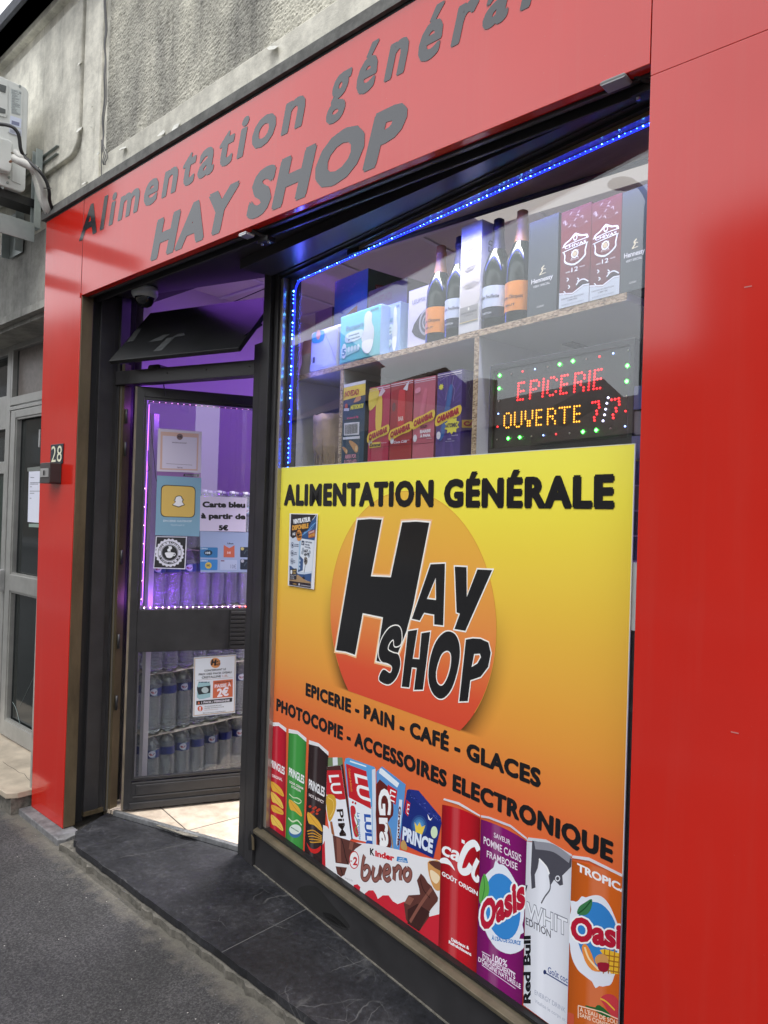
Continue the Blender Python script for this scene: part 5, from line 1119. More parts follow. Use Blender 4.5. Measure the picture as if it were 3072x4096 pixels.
carton('nappy_pack', 'turquoise nappy pack stacked behind the front turquoise one, its pale end showing', *Z1((890, 870), (1030, 840), (905, 470)), zs+.0005, .10, rgb(160, 190, 210), rgb(150, 175, 205), teal_print, 'nappy pack', w=-.045)
# crumpled bag at the left end of the top shelf
bt_ = thing('carrier_bag', 'beige and pink cloth bag slumped at the left end of the top shelf', 'bag', S.pt(uL+.01, zs, -.08))
m = MB(); rows = []
u0, u1 = S.px(1178, 1450, -.04)[0], S.px(1262, 1450, -.04)[0]; rnd = random.Random(8)
for j in range(9):
    t = j/8; hh = zs+.001+.165*t; k = 1-.25*t*t; row = []
    for i in range(20):
        a = i*6.2832/20; rr2 = (1+.10*math.sin(3*a+j)+rnd.uniform(-.04, .04))*k; row.append(S.pt((u0+u1)/2+(u1-u0)/2*math.cos(a)*rr2, hh+rnd.uniform(-.004, .004), -.09+.05*math.sin(a)*rr2))
    rows.append(row)
m.grid(rows[:6], mat('beige_cloth', (.42, .37, .32), .85), closed=True); m.grid(rows[5:], mat('pink_cloth', (.48, .26, .22), .85), closed=True); m.face(rows[-1], MATS['pink_cloth']); part('bag', m, bt_)

# champagne bottles
def champagne(label, cx, by, topy, r, kind, group):
    u, _ = S.px(cx, by, -.048); top = S.px(cx+12, topy, -.048)[1]; h = top-zs; k = h/.32
    base = S.pt(u, zs+.0005, -.048); root = thing('champagne_bottle', label, 'bottle', base, group); a0 = math.degrees(math.atan2(S.n.y, S.n.x))
    P = [(0, 0), (r*.96, 0), (r, .006), (r, .15*k), (r*.96, .175*k), (r*.72, .21*k), (r*.45, .235*k), (.0165, .262*k), (.0145, .285*k), (.0165, .288*k), (.0165, .298*k), (.0145, .30*k), (.0145, h-.004), (0, h)]
    mm = MB(); mm.lathe(base, P, DGLASS, 32); part('glass', mm, root)
    foil = {'v': (rgb(200, 140, 80)), 'f': rgb(52, 50, 62)}[kind]
    mm = MB(); cp = printmat('foil_%s' % kind, .35) if 'foil_%s' % kind not in MATS else MATS['foil_%s' % kind]
    mm.lathe(base, [(r*.52, .226*k), (.0185, .262*k), (.0165, .283*k), (.0188, .288*k), (.0188, .30*k), (.017, .303*k), (.0168, h-.002), (.010, h+.002), (0, h+.002)], cp, 28, foil); part('foil', mm, root)
    mm = MB(); lab = {'v': rgb(222, 140, 55), 'f': rgb(195, 205, 215)}[kind]; z0_, z1_ = (.030, .112) if kind == 'v' else (.058, .118)
    mm.lathe(base, [(r+.0006, z0_*k), (r+.0006, z1_*k)], CARD, 24, lab, a0-75, a0+75)
    if kind == 'f': mm.lathe(base, [(r+.0005, .028*k), (r+.0005, .056*k)], CARD, 24, rgb(35, 40, 48), a0-75, a0+75)
    part('label', mm, root)
    g = G(S, 0, CARD); g.px = False
    L1 = {'v': 'Veuve Clicquot', 'f': 'Nicolas Feuillatte'}[kind]; L2 = {'v': 'BRUT', 'f': 'TRADITION'}[kind]
    mm = MB()
    for s_, zc_, hh_, wd in ((L1, z0_+(z1_-z0_)*.42, .010, 1.75), (L2, (z0_+.014) if kind == 'v' else .038, .006, .8)):
        vs, fs = glyphs(s_, .02); y0, y1 = caph(.02); x0 = min(v[0] for v in vs); x1 = max(v[0] for v in vs); R_ = r+.0012
        for f in fs:
            pts = []
            for i in f:
                a = RAD(a0)+(((vs[i][0]-x0)/(x1-x0))-.5)*wd; z = (zc_+hh_*(vs[i][1]-y0)/(y1-y0))*k; pts.append(base+Vector((R_*math.cos(a), R_*math.sin(a), z)))
            mm.face(pts, CARD, rgb(60, 35, 20) if kind == 'v' else (rgb(70, 70, 80) if s_ == L1 else rgb(190, 195, 200)))
    part('lettering', mm, root); return root
GB = None
champagne('champagne bottle with orange label and copper neck, next to the white appliance box', 1754, 1376, 986, .047, 'v', GB)
champagne('dark necked champagne bottle with pale label, tucked left of the white gift box', 1832, 1355, 950, .047, 'f', GB)
champagne('dark necked champagne bottle with pale label, standing right of the white gift box', 1984, 1312, 880, .047, 'f', GB)
champagne('champagne bottle with orange label and copper neck, half behind the left cognac box', 2078, 1290, 846, .047, 'v', GB)

# lower compartment
def meteor(g, u0, u1, v0, v1):
    w_, h = u1-u0, v1-v0; X = lambda a: u0+a*w_; Y = lambda b: v0+b*h
    uvp(g, [(X(0), Y(.82)), (X(1), Y(.84)), (X(1), Y(.965)), (X(0), Y(.965))], rgb(235, 205, 60), 1); uvp(g, [(X(0), Y(.966)), (X(1), Y(.966)), (X(1), Y(1)), (X(0), Y(1))], rgb(225, 225, 220), 1)
    uvt(g, '¡NOVEDAD!', X(.05), X(.72), Y(.855), .065*h, rgb(170, 35, 40), .04, 2)
    uvt(g, 'METEOROS', X(.34), X(.92), Y(.70), .05*h, rgb(225, 215, 70), .06, 2, .004); uve(g, (X(.15), Y(.745)), .010, .012, rgb(190, 90, 60), 2, 12); uvp(g, [(X(.04), Y(.70)), (X(.28), Y(.69)), (X(.3), Y(.72)), (X(.05), Y(.73))], rgb(200, 200, 210), 3)
    uvp(g, [(X(.5), Y(.775)), (X(.78), Y(.79)), (X(.8), Y(.83)), (X(.65), Y(.84)), (X(.52), Y(.80))], rgb(200, 140, 90), 1, 3)
    uvp(g, [(X(.06), Y(.585)), (X(.8), Y(.575)), (X(.8), Y(.585)), (X(.06), Y(.595))], rgb(20, 30, 40), 2); uvt(g, '60 tubos de 30g', X(.2), X(.72), Y(.60), .022*h, rgb(215, 60, 110), .03, 2)
    uvp(g, [(X(.08), Y(.42)), (X(.78), Y(.41)), (X(.78), Y(.55)), (X(.08), Y(.56))], rgb(225, 225, 228), 2); x_ = .12; rr_ = random.Random(1)
    while x_ < .73:
        ww = rr_.choice((.008, .014, .02)); uvp(g, [(X(x_), Y(.43)), (X(x_+ww), Y(.43)), (X(x_+ww), Y(.54)), (X(x_), Y(.54))], rgb(40, 45, 55), 3); x_ += ww+rr_.choice((.01, .016))
    uvp(g, [(X(.04), Y(.375)), (X(.82), Y(.365)), (X(.82), Y(.395)), (X(.04), Y(.40))], rgb(215, 218, 222), 2)
    for a, b, k in ((.55, .29, 1), (.15, .255, .6)): uvp(g, [(X(a-.22*k), Y(b+.05*k)), (X(a-.1*k), Y(b+.06*k)), (X(a+.18*k), Y(b+.0)), (X(a+.2*k), Y(b-.06*k)), (X(a+.08*k), Y(b-.07*k))], rgb(205, 150, 90), 2, 3); uve(g, (X(a+.13*k), Y(b-.03*k)), .008*k, .011*k, rgb(225, 190, 140), 3)
    for k, s_ in enumerate(('ABRIR POR', 'EL OTRO LADO')): uvt(g, s_, X(.16-.02*k), X(.68+.02*k), Y(.155-.06*k), .045*h, rgb(225, 150, 170), .03, 2)
    uve(g, (X(.4), Y(.03)), .02, .012, rgb(20, 25, 35), 2)
carton('snack_box', 'dark blue snack box with a yellow top band, left of the toffee boxes', *Z1((553, 1745), (733, 1735), (556, 1122)), zl_+.0005, .20, rgb(16, 26, 34), rgb(24, 62, 84), meteor)
def cara(base, second, extra, ysplit=.32, scol=None, star=False):
    def f(g, u0, u1, v0, v1):
        w_, h = u1-u0, v1-v0; X = lambda a: u0+a*w_; Y = lambda b: v0+b*h
        uvp(g, [(X(0), Y(.975)), (X(1), Y(.975)), (X(1), Y(.985)), (X(0), Y(.985))], rgb(215, 205, 215), 1); uvp(g, [(X(0), Y(.955)), (X(1), Y(.955)), (X(1), Y(.962)), (X(0), Y(.962))], rgb(205, 190, 205), 1)
        yy = .50 if star or base == 'pink' else .40
        # yellow halo under slanted red lettering
        uvp(g, [(X(.0), Y(yy-.06)), (X(.5), Y(yy-.01)), (X(.97), Y(yy+.03)), (X(.98), Y(yy+.13)), (X(.5), Y(yy+.09)), (X(.02), Y(yy+.05))], rgb(235, 200, 60), 2, 4)
        p = g.px; g.px = False; g.text('CARAMBAR', (X(.04), Y(yy-.035)), (X(.95), Y(yy+.045)), (X(.04), Y(yy+.035)), rgb(165, 20, 40), .09, 4); g.px = p
        uve(g, (X(.12), Y(ysplit+.02)), .010, .013, rgb(225, 222, 228), 2); uvt(g, 'recette', X(.66), X(.92), Y(ysplit+.0), .012*h, rgb(220, 210, 220), .01, 2)
        uvs(g, [(X(0), Y(ysplit-.04)), (X(.5), Y(ysplit-.045)), (X(1), Y(ysplit-.04))], .0014, rgb(110, 30, 50) if not star else rgb(60, 40, 100), 1, 0)
        extra(g, X, Y, h)
    return f
def ex1(g, X, Y, h):
    uvp(g, [(X(0), Y(.97)), (X(.42), Y(.97)), (X(.46), Y(.84)), (X(.25), Y(.76)), (X(0), Y(.74))], rgb(225, 200, 70), 1, 3); uvt(g, 'Caramel', X(.1), X(.62), Y(.29), .04*h, rgb(60, 30, 20), .05, 4, .002); uvp(g, [(X(.08), Y(.275)), (X(.64), Y(.28)), (X(.64), Y(.34)), (X(.08), Y(.34))], rgb(225, 190, 60), 2)
    uvp(g, [(X(.36), Y(.50)), (X(.62), Y(.50)), (X(.64), Y(.84)), (X(.5), Y(.88)), (X(.36), Y(.84))], rgb(230, 195, 70), 1, 3); uvp(g, [(X(.44), Y(.88)), (X(.62), Y(.98)), (X(.78), Y(.93)), (X(.6), Y(.88))], rgb(210, 190, 200), 1)
def ex2(g, X, Y, h):
    uvp(g, [(X(.36), Y(.50)), (X(.64), Y(.50)), (X(.66), Y(.86)), (X(.5), Y(.90)), (X(.36), Y(.86))], rgb(200, 45, 50), 1, 3); uvt(g, 'BAR', X(.38), X(.62), Y(.55), .05*h, rgb(225, 200, 190), .04, 2); uvt(g, 'Coca Cola', X(.2), X(.8), Y(.30), .03*h, rgb(225, 220, 230), .03, 4, .003); uve(g, (X(.16), Y(.72)), .010, .016, rgb(110, 60, 60), 1); uvp(g, [(X(.55), Y(.90)), (X(.82), Y(.99)), (X(.75), Y(.88))], rgb(225, 220, 225), 1)
def ex3(g, X, Y, h):
    for k, s_ in enumerate(('GOUT', 'BARBE', 'À PAPA')): uvt(g, s_, X(.36), X(.68 if k == 0 else .86), Y(.44-.05*k), .035*h, rgb(90, 30, 50) if k == 0 else rgb(235, 225, 232), .06, 4)
    uvp(g, [(X(.3), Y(.58)), (X(.5), Y(.60)), (X(.64), Y(.84)), (X(.5), Y(.86))], rgb(205, 110, 130), 1, 3); uvp(g, [(X(.08), Y(.84)), (X(.3), Y(.85)), (X(.3), Y(.90)), (X(.08), Y(.89))], rgb(215, 140, 160), 2, 2)
def ex4(g, X, Y, h):
    import itertools
    c = (X(.45), Y(.62))
    for k in range(22):
        a = k*6.2832/22+.05; r1 = .4; p = [c, (c[0]+r1*math.cos(a-.045), c[1]+r1*math.sin(a-.045)), (c[0]+r1*math.cos(a+.045), c[1]+r1*math.sin(a+.045))]
        u0_, u1_, v0_, v1_ = X(0), X(1), Y(.0), Y(1)
        # clip the ray to the box front
        d = (math.cos(a), math.sin(a)); t = min(((u1_-c[0])/d[0] if d[0] > 0 else (u0_-c[0])/d[0]) if abs(d[0]) > 1e-6 else 9, ((v1_-c[1])/d[1] if d[1] > 0 else (v0_-c[1])/d[1]) if abs(d[1]) > 1e-6 else 9)*.93
        uvp(g, [c, (c[0]+t*math.cos(a-.05), c[1]+t*math.sin(a-.05)), (c[0]+t*math.cos(a+.05), c[1]+t*math.sin(a+.05))], rgb(84, 62, 140), 1)
    st_ = []
    for k in range(20):
        a = k*6.2832/20; r1 = 1 if k % 2 else .72; st_.append((X(.66)+.036*r1*math.cos(a), Y(.43)+.030*r1*math.sin(a)))
    uvp(g, st_, rgb(225, 215, 70), 2); uvt(g, 'ATOMIC', X(.42), X(.88), Y(.41), .045*h, rgb(35, 30, 60), .05, 3)
    st_ = []
    for k in range(16):
        a = k*6.2832/16; r1 = 1 if k % 2 else .6; st_.append((X(.17)+.013*r1*math.cos(a), Y(.85)+.012*r1*math.sin(a)))
    uvp(g, st_, rgb(225, 220, 80), 2); uvs(g, [(X(.1), Y(.96)), (X(.13), Y(.92)), (X(.4), Y(.95)), (X(.42), Y(.8)), (X(.36), Y(.7))], .0016, rgb(150, 140, 190), 2, 0); uvs(g, [(X(.7), Y(.96)), (X(.62), Y(.86)), (X(.74), Y(.8)), (X(.68), Y(.68))], .0016, rgb(150, 140, 190), 2, 0)
    uvp(g, [(X(.14), Y(.30)), (X(.34), Y(.33)), (X(.52), Y(.56)), (X(.66), Y(.82)), (X(.5), Y(.84)), (X(.34), Y(.6))], rgb(50, 100, 165), 1, 3)
    uvt(g, 'PARFUM', X(.5), X(.64), Y(.285), .012*h, rgb(190, 185, 215), .02, 2); uvt(g, 'cola citron cerise', X(.42), X(.78), Y(.265), .010*h, rgb(190, 185, 215), .02, 2)
carton('sweet_box', 'crimson sweet box with a yellow corner beside the dark blue snack box', *Z1((768, 1745), (938, 1735), (771, 1148)), zl_+.0005, .15, rgb(150, 28, 60), rgb(178, 34, 70), cara('red', 1, ex1), w=-.004)
carton('sweet_box', 'red cola flavoured sweet box second from the left of the four sweet boxes', *Z1((946, 1742), (1128, 1728), (945, 1108)), zl_+.0005, .15, rgb(120, 25, 35), rgb(160, 36, 42), cara('red', 1, ex2), w=-.004)
carton('sweet_box', 'dusty pink candyfloss sweet box left of the violet one', *Z1((1138, 1718), (1313, 1708), (1137, 1078)), zl_+.0005, .15, rgb(160, 85, 105), rgb(190, 98, 115), cara('pink', 1, ex3), w=-.004)
rv, vu0, vu1, vv1 = carton('sweet_box', 'violet sweet box with a yellow starburst, rightmost of the four sweet boxes', *Z1((1330, 1706), (1532, 1694), (1330, 1030)), zl_+.0005, .145, rgb(62, 46, 108), rgb(72, 54, 128), cara('violet', 1, ex4, star=True), w=.0)
g = G(Fr((S.pt(vu1, 0, 0).x, S.pt(vu1, 0, 0).y), -8.93+90), .0006, CARD); g.px = False; hh = vv1-zl_
g.poly([(.005, zl_+.40*hh), (.14, zl_+.44*hh), (.14, zl_+.53*hh), (.005, zl_+.48*hh)], rgb(200, 165, 60), 1); g.text('CARAM', (.012, zl_+.42*hh), (.138, zl_+.455*hh), (.012, zl_+.47*hh), rgb(150, 20, 45), .07, 2)
for a, b in ((.03, .9), (.07, .8), (.1, .7)): g.stroke([(a, zl_+b*hh), (a+.01, zl_+(b-.06)*hh), (a, zl_+(b-.12)*hh), (a+.012, zl_+(b-.2)*hh)], .0014, rgb(120, 115, 160), 1, 0)
part('side_print', g.mb, rv)
# paper bag over a wicker basket in the left compartment
bs = thing('wicker_basket', 'wicker basket with a crumpled brown paper bag in the left shelf bay', 'basket', S.pt(uL+.10, zl_, -.13))
a = S.px(*Z1((318, 1600))[0], -.06)[0]; b = S.px(*Z1((545, 1600))[0], -.06)[0]; bc = (a+b)/2; br_ = (b-a)/2
m = MB(); WIC = mat('wicker', (.34, .24, .14), .7)
for k in range(18):
    t = k*6.2832/18; m.tube([S.pt(bc+br_*.86*math.cos(t), zl_+.002, -.115+br_*.86*math.sin(t)), S.pt(bc+br_*.95*math.cos(t), zl_+.14, -.115+br_*.95*math.sin(t))], .004, WIC, 5)
for zz in (.006, .022, .13): m.tube([S.pt(bc+br_*.9*math.cos(t*.262), zl_+zz, -.115+br_*.9*math.sin(t*.262)) for t in range(25)], .005, WIC, 5, cap=False)
part('basket', m, bs)
m = MB(); rows = []; rnd = random.Random(6)
for j in range(12):
    t = j/11; v = zl_+.012+.325*t if j < 9 else zl_+.012+.325*(8/11)+.004*(j-8); k = (.80 if j < 3 else 1.02) if j < 9 else (.9, .6, .2)[j-9]
    rows.append([S.pt(bc+br_*k*math.cos(i*.2094)*(1+.05*math.sin(5*i*.2094+j*1.3)+rnd.uniform(-.035, .035)), v+rnd.uniform(-.006, .006), -.115+br_*k*math.sin(i*.2094)*(1+rnd.uniform(-.04, .04))) for i in range(30)])
m.grid(rows, KRAFT, closed=True); part('paper_bag', m, bs, 'crumpled brown paper bag')
# glimpse of stock behind the LED board
m = MB(); u = S.px(1925, 1700, -.1)[0]; m.box(S, u, u+.05, zl_, zl_+.16, -.2, -.12, mat('orange_packet', (.25, .1, .05), .3)); m.box(S, u+.005, u+.05, zl_+.161, zl_+.24, -.2, -.12, BLACKP); solo('small_packets', m, 'small orange and black packets beside the LED board', 'packets')

# ---- LED message board
lb = thing('led_board', 'black LED message board reading EPICERIE OUVERTE 7/7 with green corner lights', 'LED sign', S.pt(1.1, zl_, .03))
wq = .05
c_tl, c_bl, c_tr, c_br = S.px(*Z3((228, 445))[0], wq), S.px(*Z3((207, 1150))[0], wq), S.px(*Z3((1440, 200))[0], wq), S.px(*Z3((1400, 1090))[0], wq)
u0, u1, v1 = (c_tl[0]+c_bl[0])/2, (c_tr[0]+c_br[0])/2, (c_tl[1]+c_tr[1])/2; v0 = c_bl[1]-.01
m = MB(); t = .016
for q in ((u0, u1, v1-t, v1), (u0, u1, v0, v0+t), (u0, u0+t, v0+t, v1-t), (u1-t, u1, v0+t, v1-t)): m.box(S, *q, .02, wq, BLACKP)
part('frame', m, lb, bevel=.002)
m = MB(); m.box(S, u0+.002, u1-.002, v0+.002, v1-.002, .018, wq-.008, mat('board_face', (.03, .028, .027), .22)); part('face', m, lb)
PAT = {'E': ('1110', '1000', '1000', '1110', '1000', '1000', '1110'), 'P': ('1110', '1001', '1001', '1110', '1000', '1000', '1000'), 'I': '1111111', 'C': ('0110', '1001', '1000', '1000', '1000', '1001', '0110'), 'R': ('1110', '1001', '1001', '1110', '1010', '1001', '1001'),
       'O': ('0110', '1001', '1001', '1001', '1001', '1001', '0110'), 'U': ('1001', '1001', '1001', '1001', '1001', '1001', '0110'), 'V': ('1001', '1001', '1001', '1001', '0110', '0110', '0110'), 'T': ('11111', '00100', '00100', '00100', '00100', '00100', '00100'), '7': ('111', '001', '001', '010', '010', '100', '100')}
def dots(s, bl_, br_, tl_, mt, name, r, rows_=7, gap=1.5):
    mm = MB(); a, b, c = [S.px(*p, wq) for p in (bl_, br_, tl_)]; tot = 0; cells = []
    for ch in s:
        p = PAT[ch]; p = list(p) if ch == 'I' else p; wd = len(p[0])
        for j, row in enumerate(p):
            for i, v in enumerate(row):
                if v == '1': cells.append((tot+i, 1-j/(len(p)-1)))
        tot += wd-1+gap
    tot -= gap
    pts = []
    for x_, y_ in cells: pts.append(S.pt(a[0]+(b[0]-a[0])*x_/tot+(c[0]-a[0])*y_, a[1]+(b[1]-a[1])*x_/tot+(c[1]-a[1])*y_, wq-.0055))
    beads(mm, pts, mt, r); return part(name, mm, lb)
RLED = emis('red_led_dot', (1.0, .02, .025), 3.6); YLED = emis('amber_led_dot', (1.0, .40, .03), 1.9); GLED = emis('green_led_dot', (.05, 1.0, .06), 13); BLED = emis('blue_led_dot', (.25, .4, 1), 4); OFFL = mat('unlit_led', (.5, .42, .38), .3)
dots('EPICERIE', *Z3((446, 724), (1158, 620), (456, 585)), RLED, 'red_lettering', .0032, gap=1.6)
dots('OUVERTE', *Z3((335, 955), (980, 900), (338, 838)), YLED, 'amber_lettering', .0030, gap=1.7)
dots('7', *Z3((1085, 893), (1135, 885), (1068, 745)), RLED, 'red_lettering', .0034); dots('7', *Z3((1240, 872), (1300, 862), (1226, 722)), RLED, 'red_lettering', .0034)
P3 = lambda *a: [S.pt(*S.px(*p, wq), wq-.0055) for p in Z3(*a)]
m = MB(); beads(m, P3((1198, 705), (1187, 750), (1177, 800), (1168, 847), (1155, 897)), emis('white_led_dot', (.7, .7, 1), 5), .0032); part('white_slash', m, lb)
m = MB(); beads(m, P3((297, 520), (293, 628), (795, 427), (905, 400), (1357, 438), (1352, 568), (368, 1043), (464, 1034), (988, 988), (1098, 974)), GLED, .0055); part('green_lights', m, lb)
m = MB(); beads(m, P3((488, 486), (1126, 362), (280, 946), (765, 1007), (1342, 816)), RLED, .003); beads(m, P3((590, 467), (1240, 336), (286, 838), (660, 1017), (1338, 942)), BLED, .003); part('small_lights', m, lb)
m = MB(); beads(m, P3((394, 505), (696, 448), (1017, 383), (1365, 310), (291, 733), (276, 1052), (562, 1025), (878, 1000), (1218, 960), (1350, 692)), OFFL, .003); part('unlit_lights', m, lb)


# ================================================================== THE BIG WINDOW POSTER
PWD = -.0255          # stuck on the outside of the pane
wp = thing('window_poster', 'large yellow to orange window poster with the round HAY SHOP logo and grocery pictures', 'window poster', W.pt(.9, .26, PWD))
U0 = W.px(1120, 1868, PWD)[0]; U1 = (W.px(2537, 1767, PWD)[0]+W.px(2480, 4090, PWD)[0])/2; V1 = 1.759; V0 = .262
z4 = Z(1050, 1800, 2.074); z5 = Z(1800, 1750, 1.952); z6 = Z(1050, 2650, 2.074); z7 = Z(1700, 2700, 1.746); z8 = Z(1700, 3300, 1.746); z9 = Z(900, 3300, 1.659); zk = Z(1250, 3150, 3.016)
# circle fit
pts = [W.px(*p, PWD) for p in z4((562, 1290), (650, 870), (780, 560), (940, 410), (1180, 337))+z5((100, 670), (250, 950), (330, 1150), (352, 1500), (320, 1840))+z7((440, 60), (350, 290))]
A = [[0]*4 for _ in range(3)]
for x, y in pts:
    r_ = (x, y, 1); b_ = -(x*x+y*y)
    for i in range(3):
        for j in range(3): A[i][j] += r_[i]*r_[j]
        A[i][3] += r_[i]*b_
for i in range(3):
    p = A[i][i]; A[i] = [v/p for v in A[i]]
    for j in range(3):
        if j != i: f_ = A[j][i]; A[j] = [a-f_*b for a, b in zip(A[j], A[i])]
CX, CYc = -A[0][3]/2, -A[1][3]/2; CR = math.sqrt(CX*CX+CYc*CYc-A[2][3])
lnA, lnB = W.px(*z6((630, 205))[0], PWD), W.px(*z7((380, 440))[0], PWD)
def lerp3(a, b, t): return tuple(a[i]+(b[i]-a[i])*t for i in range(3))
STOP = [(.26, rgb(214, 70, 50)), (.62, rgb(216, 92, 55)), (.80, rgb(220, 112, 58)), (.98, rgb(224, 150, 62)), (1.25, rgb(228, 180, 66)), (1.48, rgb(234, 208, 70)), (1.62, rgb(238, 226, 76)), (1.76, rgb(240, 234, 92))]
def grad(S_, v):
    for (a, ca), (b, cb) in zip(S_, S_[1:]):
        if v <= b: return lerp3(ca, cb, max(0, (v-a)/(b-a)))
    return S_[-1][1][:3]
def bgc(u, v):
    c = grad(STOP, v); ln = lnA[1]+(lnB[1]-lnA[1])*(u-lnA[0])/(lnB[0]-lnA[0])
    if v > ln:                      # the logo's printed drop shadow, cut by the baseline of the emblem
        d = math.hypot(u-CX, (v-CYc)); 
        if d < CR*1.28:
            s_ = max(0, 1-abs(d-CR*.98)/(CR*.20))**1.6; k = max(0, min(1, (CYc+CR*.25-v)/(CR*1.0))); c = lerp3(c, (.02, .01, .005), min(1, s_*k*1.1))
    return c
m = MB(); nx, ny = 170, 190; rows = [[W.pt(U0+(U1-U0)*i/nx, V0+(V1-V0)*j/ny, PWD) for i in range(nx+1)] for j in range(ny+1)]
cc_ = [[bgc(U0+(U1-U0)*i/nx, V0+(V1-V0)*j/ny) for i in range(nx+1)] for j in range(ny+1)]
m.grid(rows, PRINT, col=lambda i, j: [cc_[i][j], cc_[i][j+1], cc_[i+1][j+1], cc_[i+1][j]], smooth=False)
EDGE = mat('white_sheet_edge', (.8, .8, .75), .5)
for a, b in (((U0, V0), (U1, V0)), ((U1, V0), (U1, V1)), ((U1, V1), (U0, V1)), ((U0, V1), (U0, V0))): m.face([W.pt(*b, PWD), W.pt(*a, PWD), W.pt(*a, PWD-.003), W.pt(*b, PWD-.003)], EDGE)
m.box(W, U1-.0022, U1, V0, V1, PWD-.001, PWD+.0003, EDGE); m.box(W, U0, U1, V1-.0016, V1, PWD-.001, PWD+.0003, EDGE)
part('sheet', m, wp)
def newg(): return G(W, PWD+.0006, PRINT, .00005)
def fin(name, g, label=None): return part(name, clip(g.mb, W, U0, U1, V0+.0005, V1), wp, label)
# logo disc
g = newg(); DST = [(CYc-CR, rgb(205, 62, 48)), (CYc-CR*.5, rgb(214, 82, 52)), (CYc, rgb(224, 140, 70)), (CYc+CR*.45, rgb(228, 166, 68)), (CYc+CR, rgb(230, 188, 70))]
rows = []; cols = []
for i in range(61):
    th = math.pi*i/60; v = CYc-CR*math.cos(th); hw = CR*math.sin(th)
    rows.append([(CX-hw+2*hw*j/24, v) for j in range(25)])
mm = MB(); mm.grid([[W.pt(u, v, PWD+.0004) for u, v in r] for r in rows], PRINT, col=lambda i, j: [grad(DST, rows[i][j][1])]*1+[grad(DST, rows[i][j][1])]+[grad(DST, rows[i+1][j][1])]*2, smooth=False)
# cut by the sloping line
nn_ = MB(); nn_.mats = mm.mats
for f, mi_, c in zip(mm.f, mm.m, mm.c):
    P = [mm.v[i] for i in f]; out, oc = [], []
    fn = lambda p: p.z-(lnA[1]+(lnB[1]-lnA[1])*((p-W.o).dot(W.u)-lnA[0])/(lnB[0]-lnA[0]))
    for i in range(len(P)):
        a, b = P[i], P[(i+1) % len(P)]; da, db = fn(a), fn(b)
        if da >= 0: out.append(a); oc.append(c[i])
        if (da > 0) != (db > 0) and abs(da-db) > 1e-12: out.append(a.lerp(b, da/(da-db))); oc.append(c[i])
    if len(out) >= 3: nn_.face(out, mm.mats[mi_], oc)
g.mb = nn_; fin('logo_disc', g)
g = newg(); RIM = rgb(232, 196, 120)[:3]
angs = [a for a in range(-35, 216, 4)]
pr_ = g.px; g.px = False
g.stroke([(CX+CR*math.cos(RAD(a)), CYc+CR*math.sin(RAD(a))) for a in angs], .0018, rgb(214, 150, 60), 2, 0)
g.px = pr_
H = z4((790, 580), (890, 572), (990, 577), (900, 1048), (1065, 1056), (1160, 600), (1275, 594), (1385, 603), (1250, 1290), (1195, 1500), (1085, 1785), (945, 1750), (1000, 1388), (832, 1353), (768, 1700), (690, 1672), (610, 1662))
A_ = z4((1395, 948), (1515, 943), (1500, 1455), (1425, 1448), (1425, 1365), (1340, 1350), (1305, 1415), (1240, 1400)); Ah = z4((1438, 1060), (1440, 1245), (1365, 1235))
Y_ = z5((38, 1008), (130, 1012), (132, 1245), (215, 1030), (330, 1035), (120, 1510), (35, 1495), (78, 1375), (52, 1365))
S_ = catmull(z4((1150, 1605), (1152, 1500), (1118, 1458), (1050, 1480), (990, 1570), (965, 1675), (985, 1750), (1040, 1770), (1076, 1800), (1060, 1850), (1003, 1822), (968, 1905), (1045, 1945), (1110, 1890), (1145, 1785), (1130, 1700), (1085, 1683), (1042, 1655), (1055, 1600), (1088, 1572), (1098, 1628)), 4)
H2 = z4((1208, 1503), (1285, 1490), (1247, 1732), (1302, 1735), (1320, 1520), (1392, 1508), (1332, 1988), (1258, 1990), (1280, 1808), (1240, 1803), (1218, 1970), (1155, 1963))
O_ = catmull(z4((1520, 1508), (1600, 1530), (1638, 1640), (1625, 1800), (1570, 1980), (1490, 2063), (1415, 2020), (1378, 1900), (1390, 1740), (1440, 1590)), 4); Oh = catmull(z4((1535, 1665), (1565, 1700), (1560, 1800), (1530, 1900), (1490, 1955), (1450, 1930), (1440, 1850), (1460, 1760), (1490, 1690)), 4)
P_l = z5((125, 1578), (180, 1568), (240, 1572), (300, 1600), (320, 1680), (300, 1790), (240, 1868), (160, 1895), (140, 2058), (73, 2061)); Ph = z5((190, 1690), (235, 1688), (243, 1715), (215, 1765), (170, 1792))
def letter(L_, hole, lay, wd):
    q = [g.P(p) for p in L_]; hq = [g.P(p) for p in hole] if hole else None
    o_ = offset_poly(q, wd)
    g.uv(offset_poly(q, wd*2.0), rgb(240, 190, 140), lay-1, [offset_poly(hq, -wd*1.2)] if hole else ()) if wd > .005 else None
    g.uv(o_, rgb(240, 238, 232), lay, [offset_poly(hq, -wd)] if hole else ()); g.uv(q, (.012, .012, .013), lay+1, [hq] if hole else ())
letter(H, None, 4, .0052); letter(A_, Ah, 6, .0045); letter(Y_, None, 6, .0045); letter(H2, None, 8, .004); letter(O_, Oh, 10, .004); letter(P_l, Ph, 12, .004); letter(S_, None, 14, .004)
fin('logo_letters', g, 'black cartoon letters HAY SHOP outlined in white')
g = newg()
g.fat('ALIMENTATION GÉNÉRALE', z4((178, 463))[0], z5((1286, 562))[0], z4((182, 287))[0], BLACK, .0064, .012, 16, 1.15)
g.fat('EPICERIE - PAIN - CAFÉ - GLACES', z6((357, 274))[0], z7((808, 794))[0], z6((360, 166))[0], BLACK, .0036, .010, 2, 1.10)
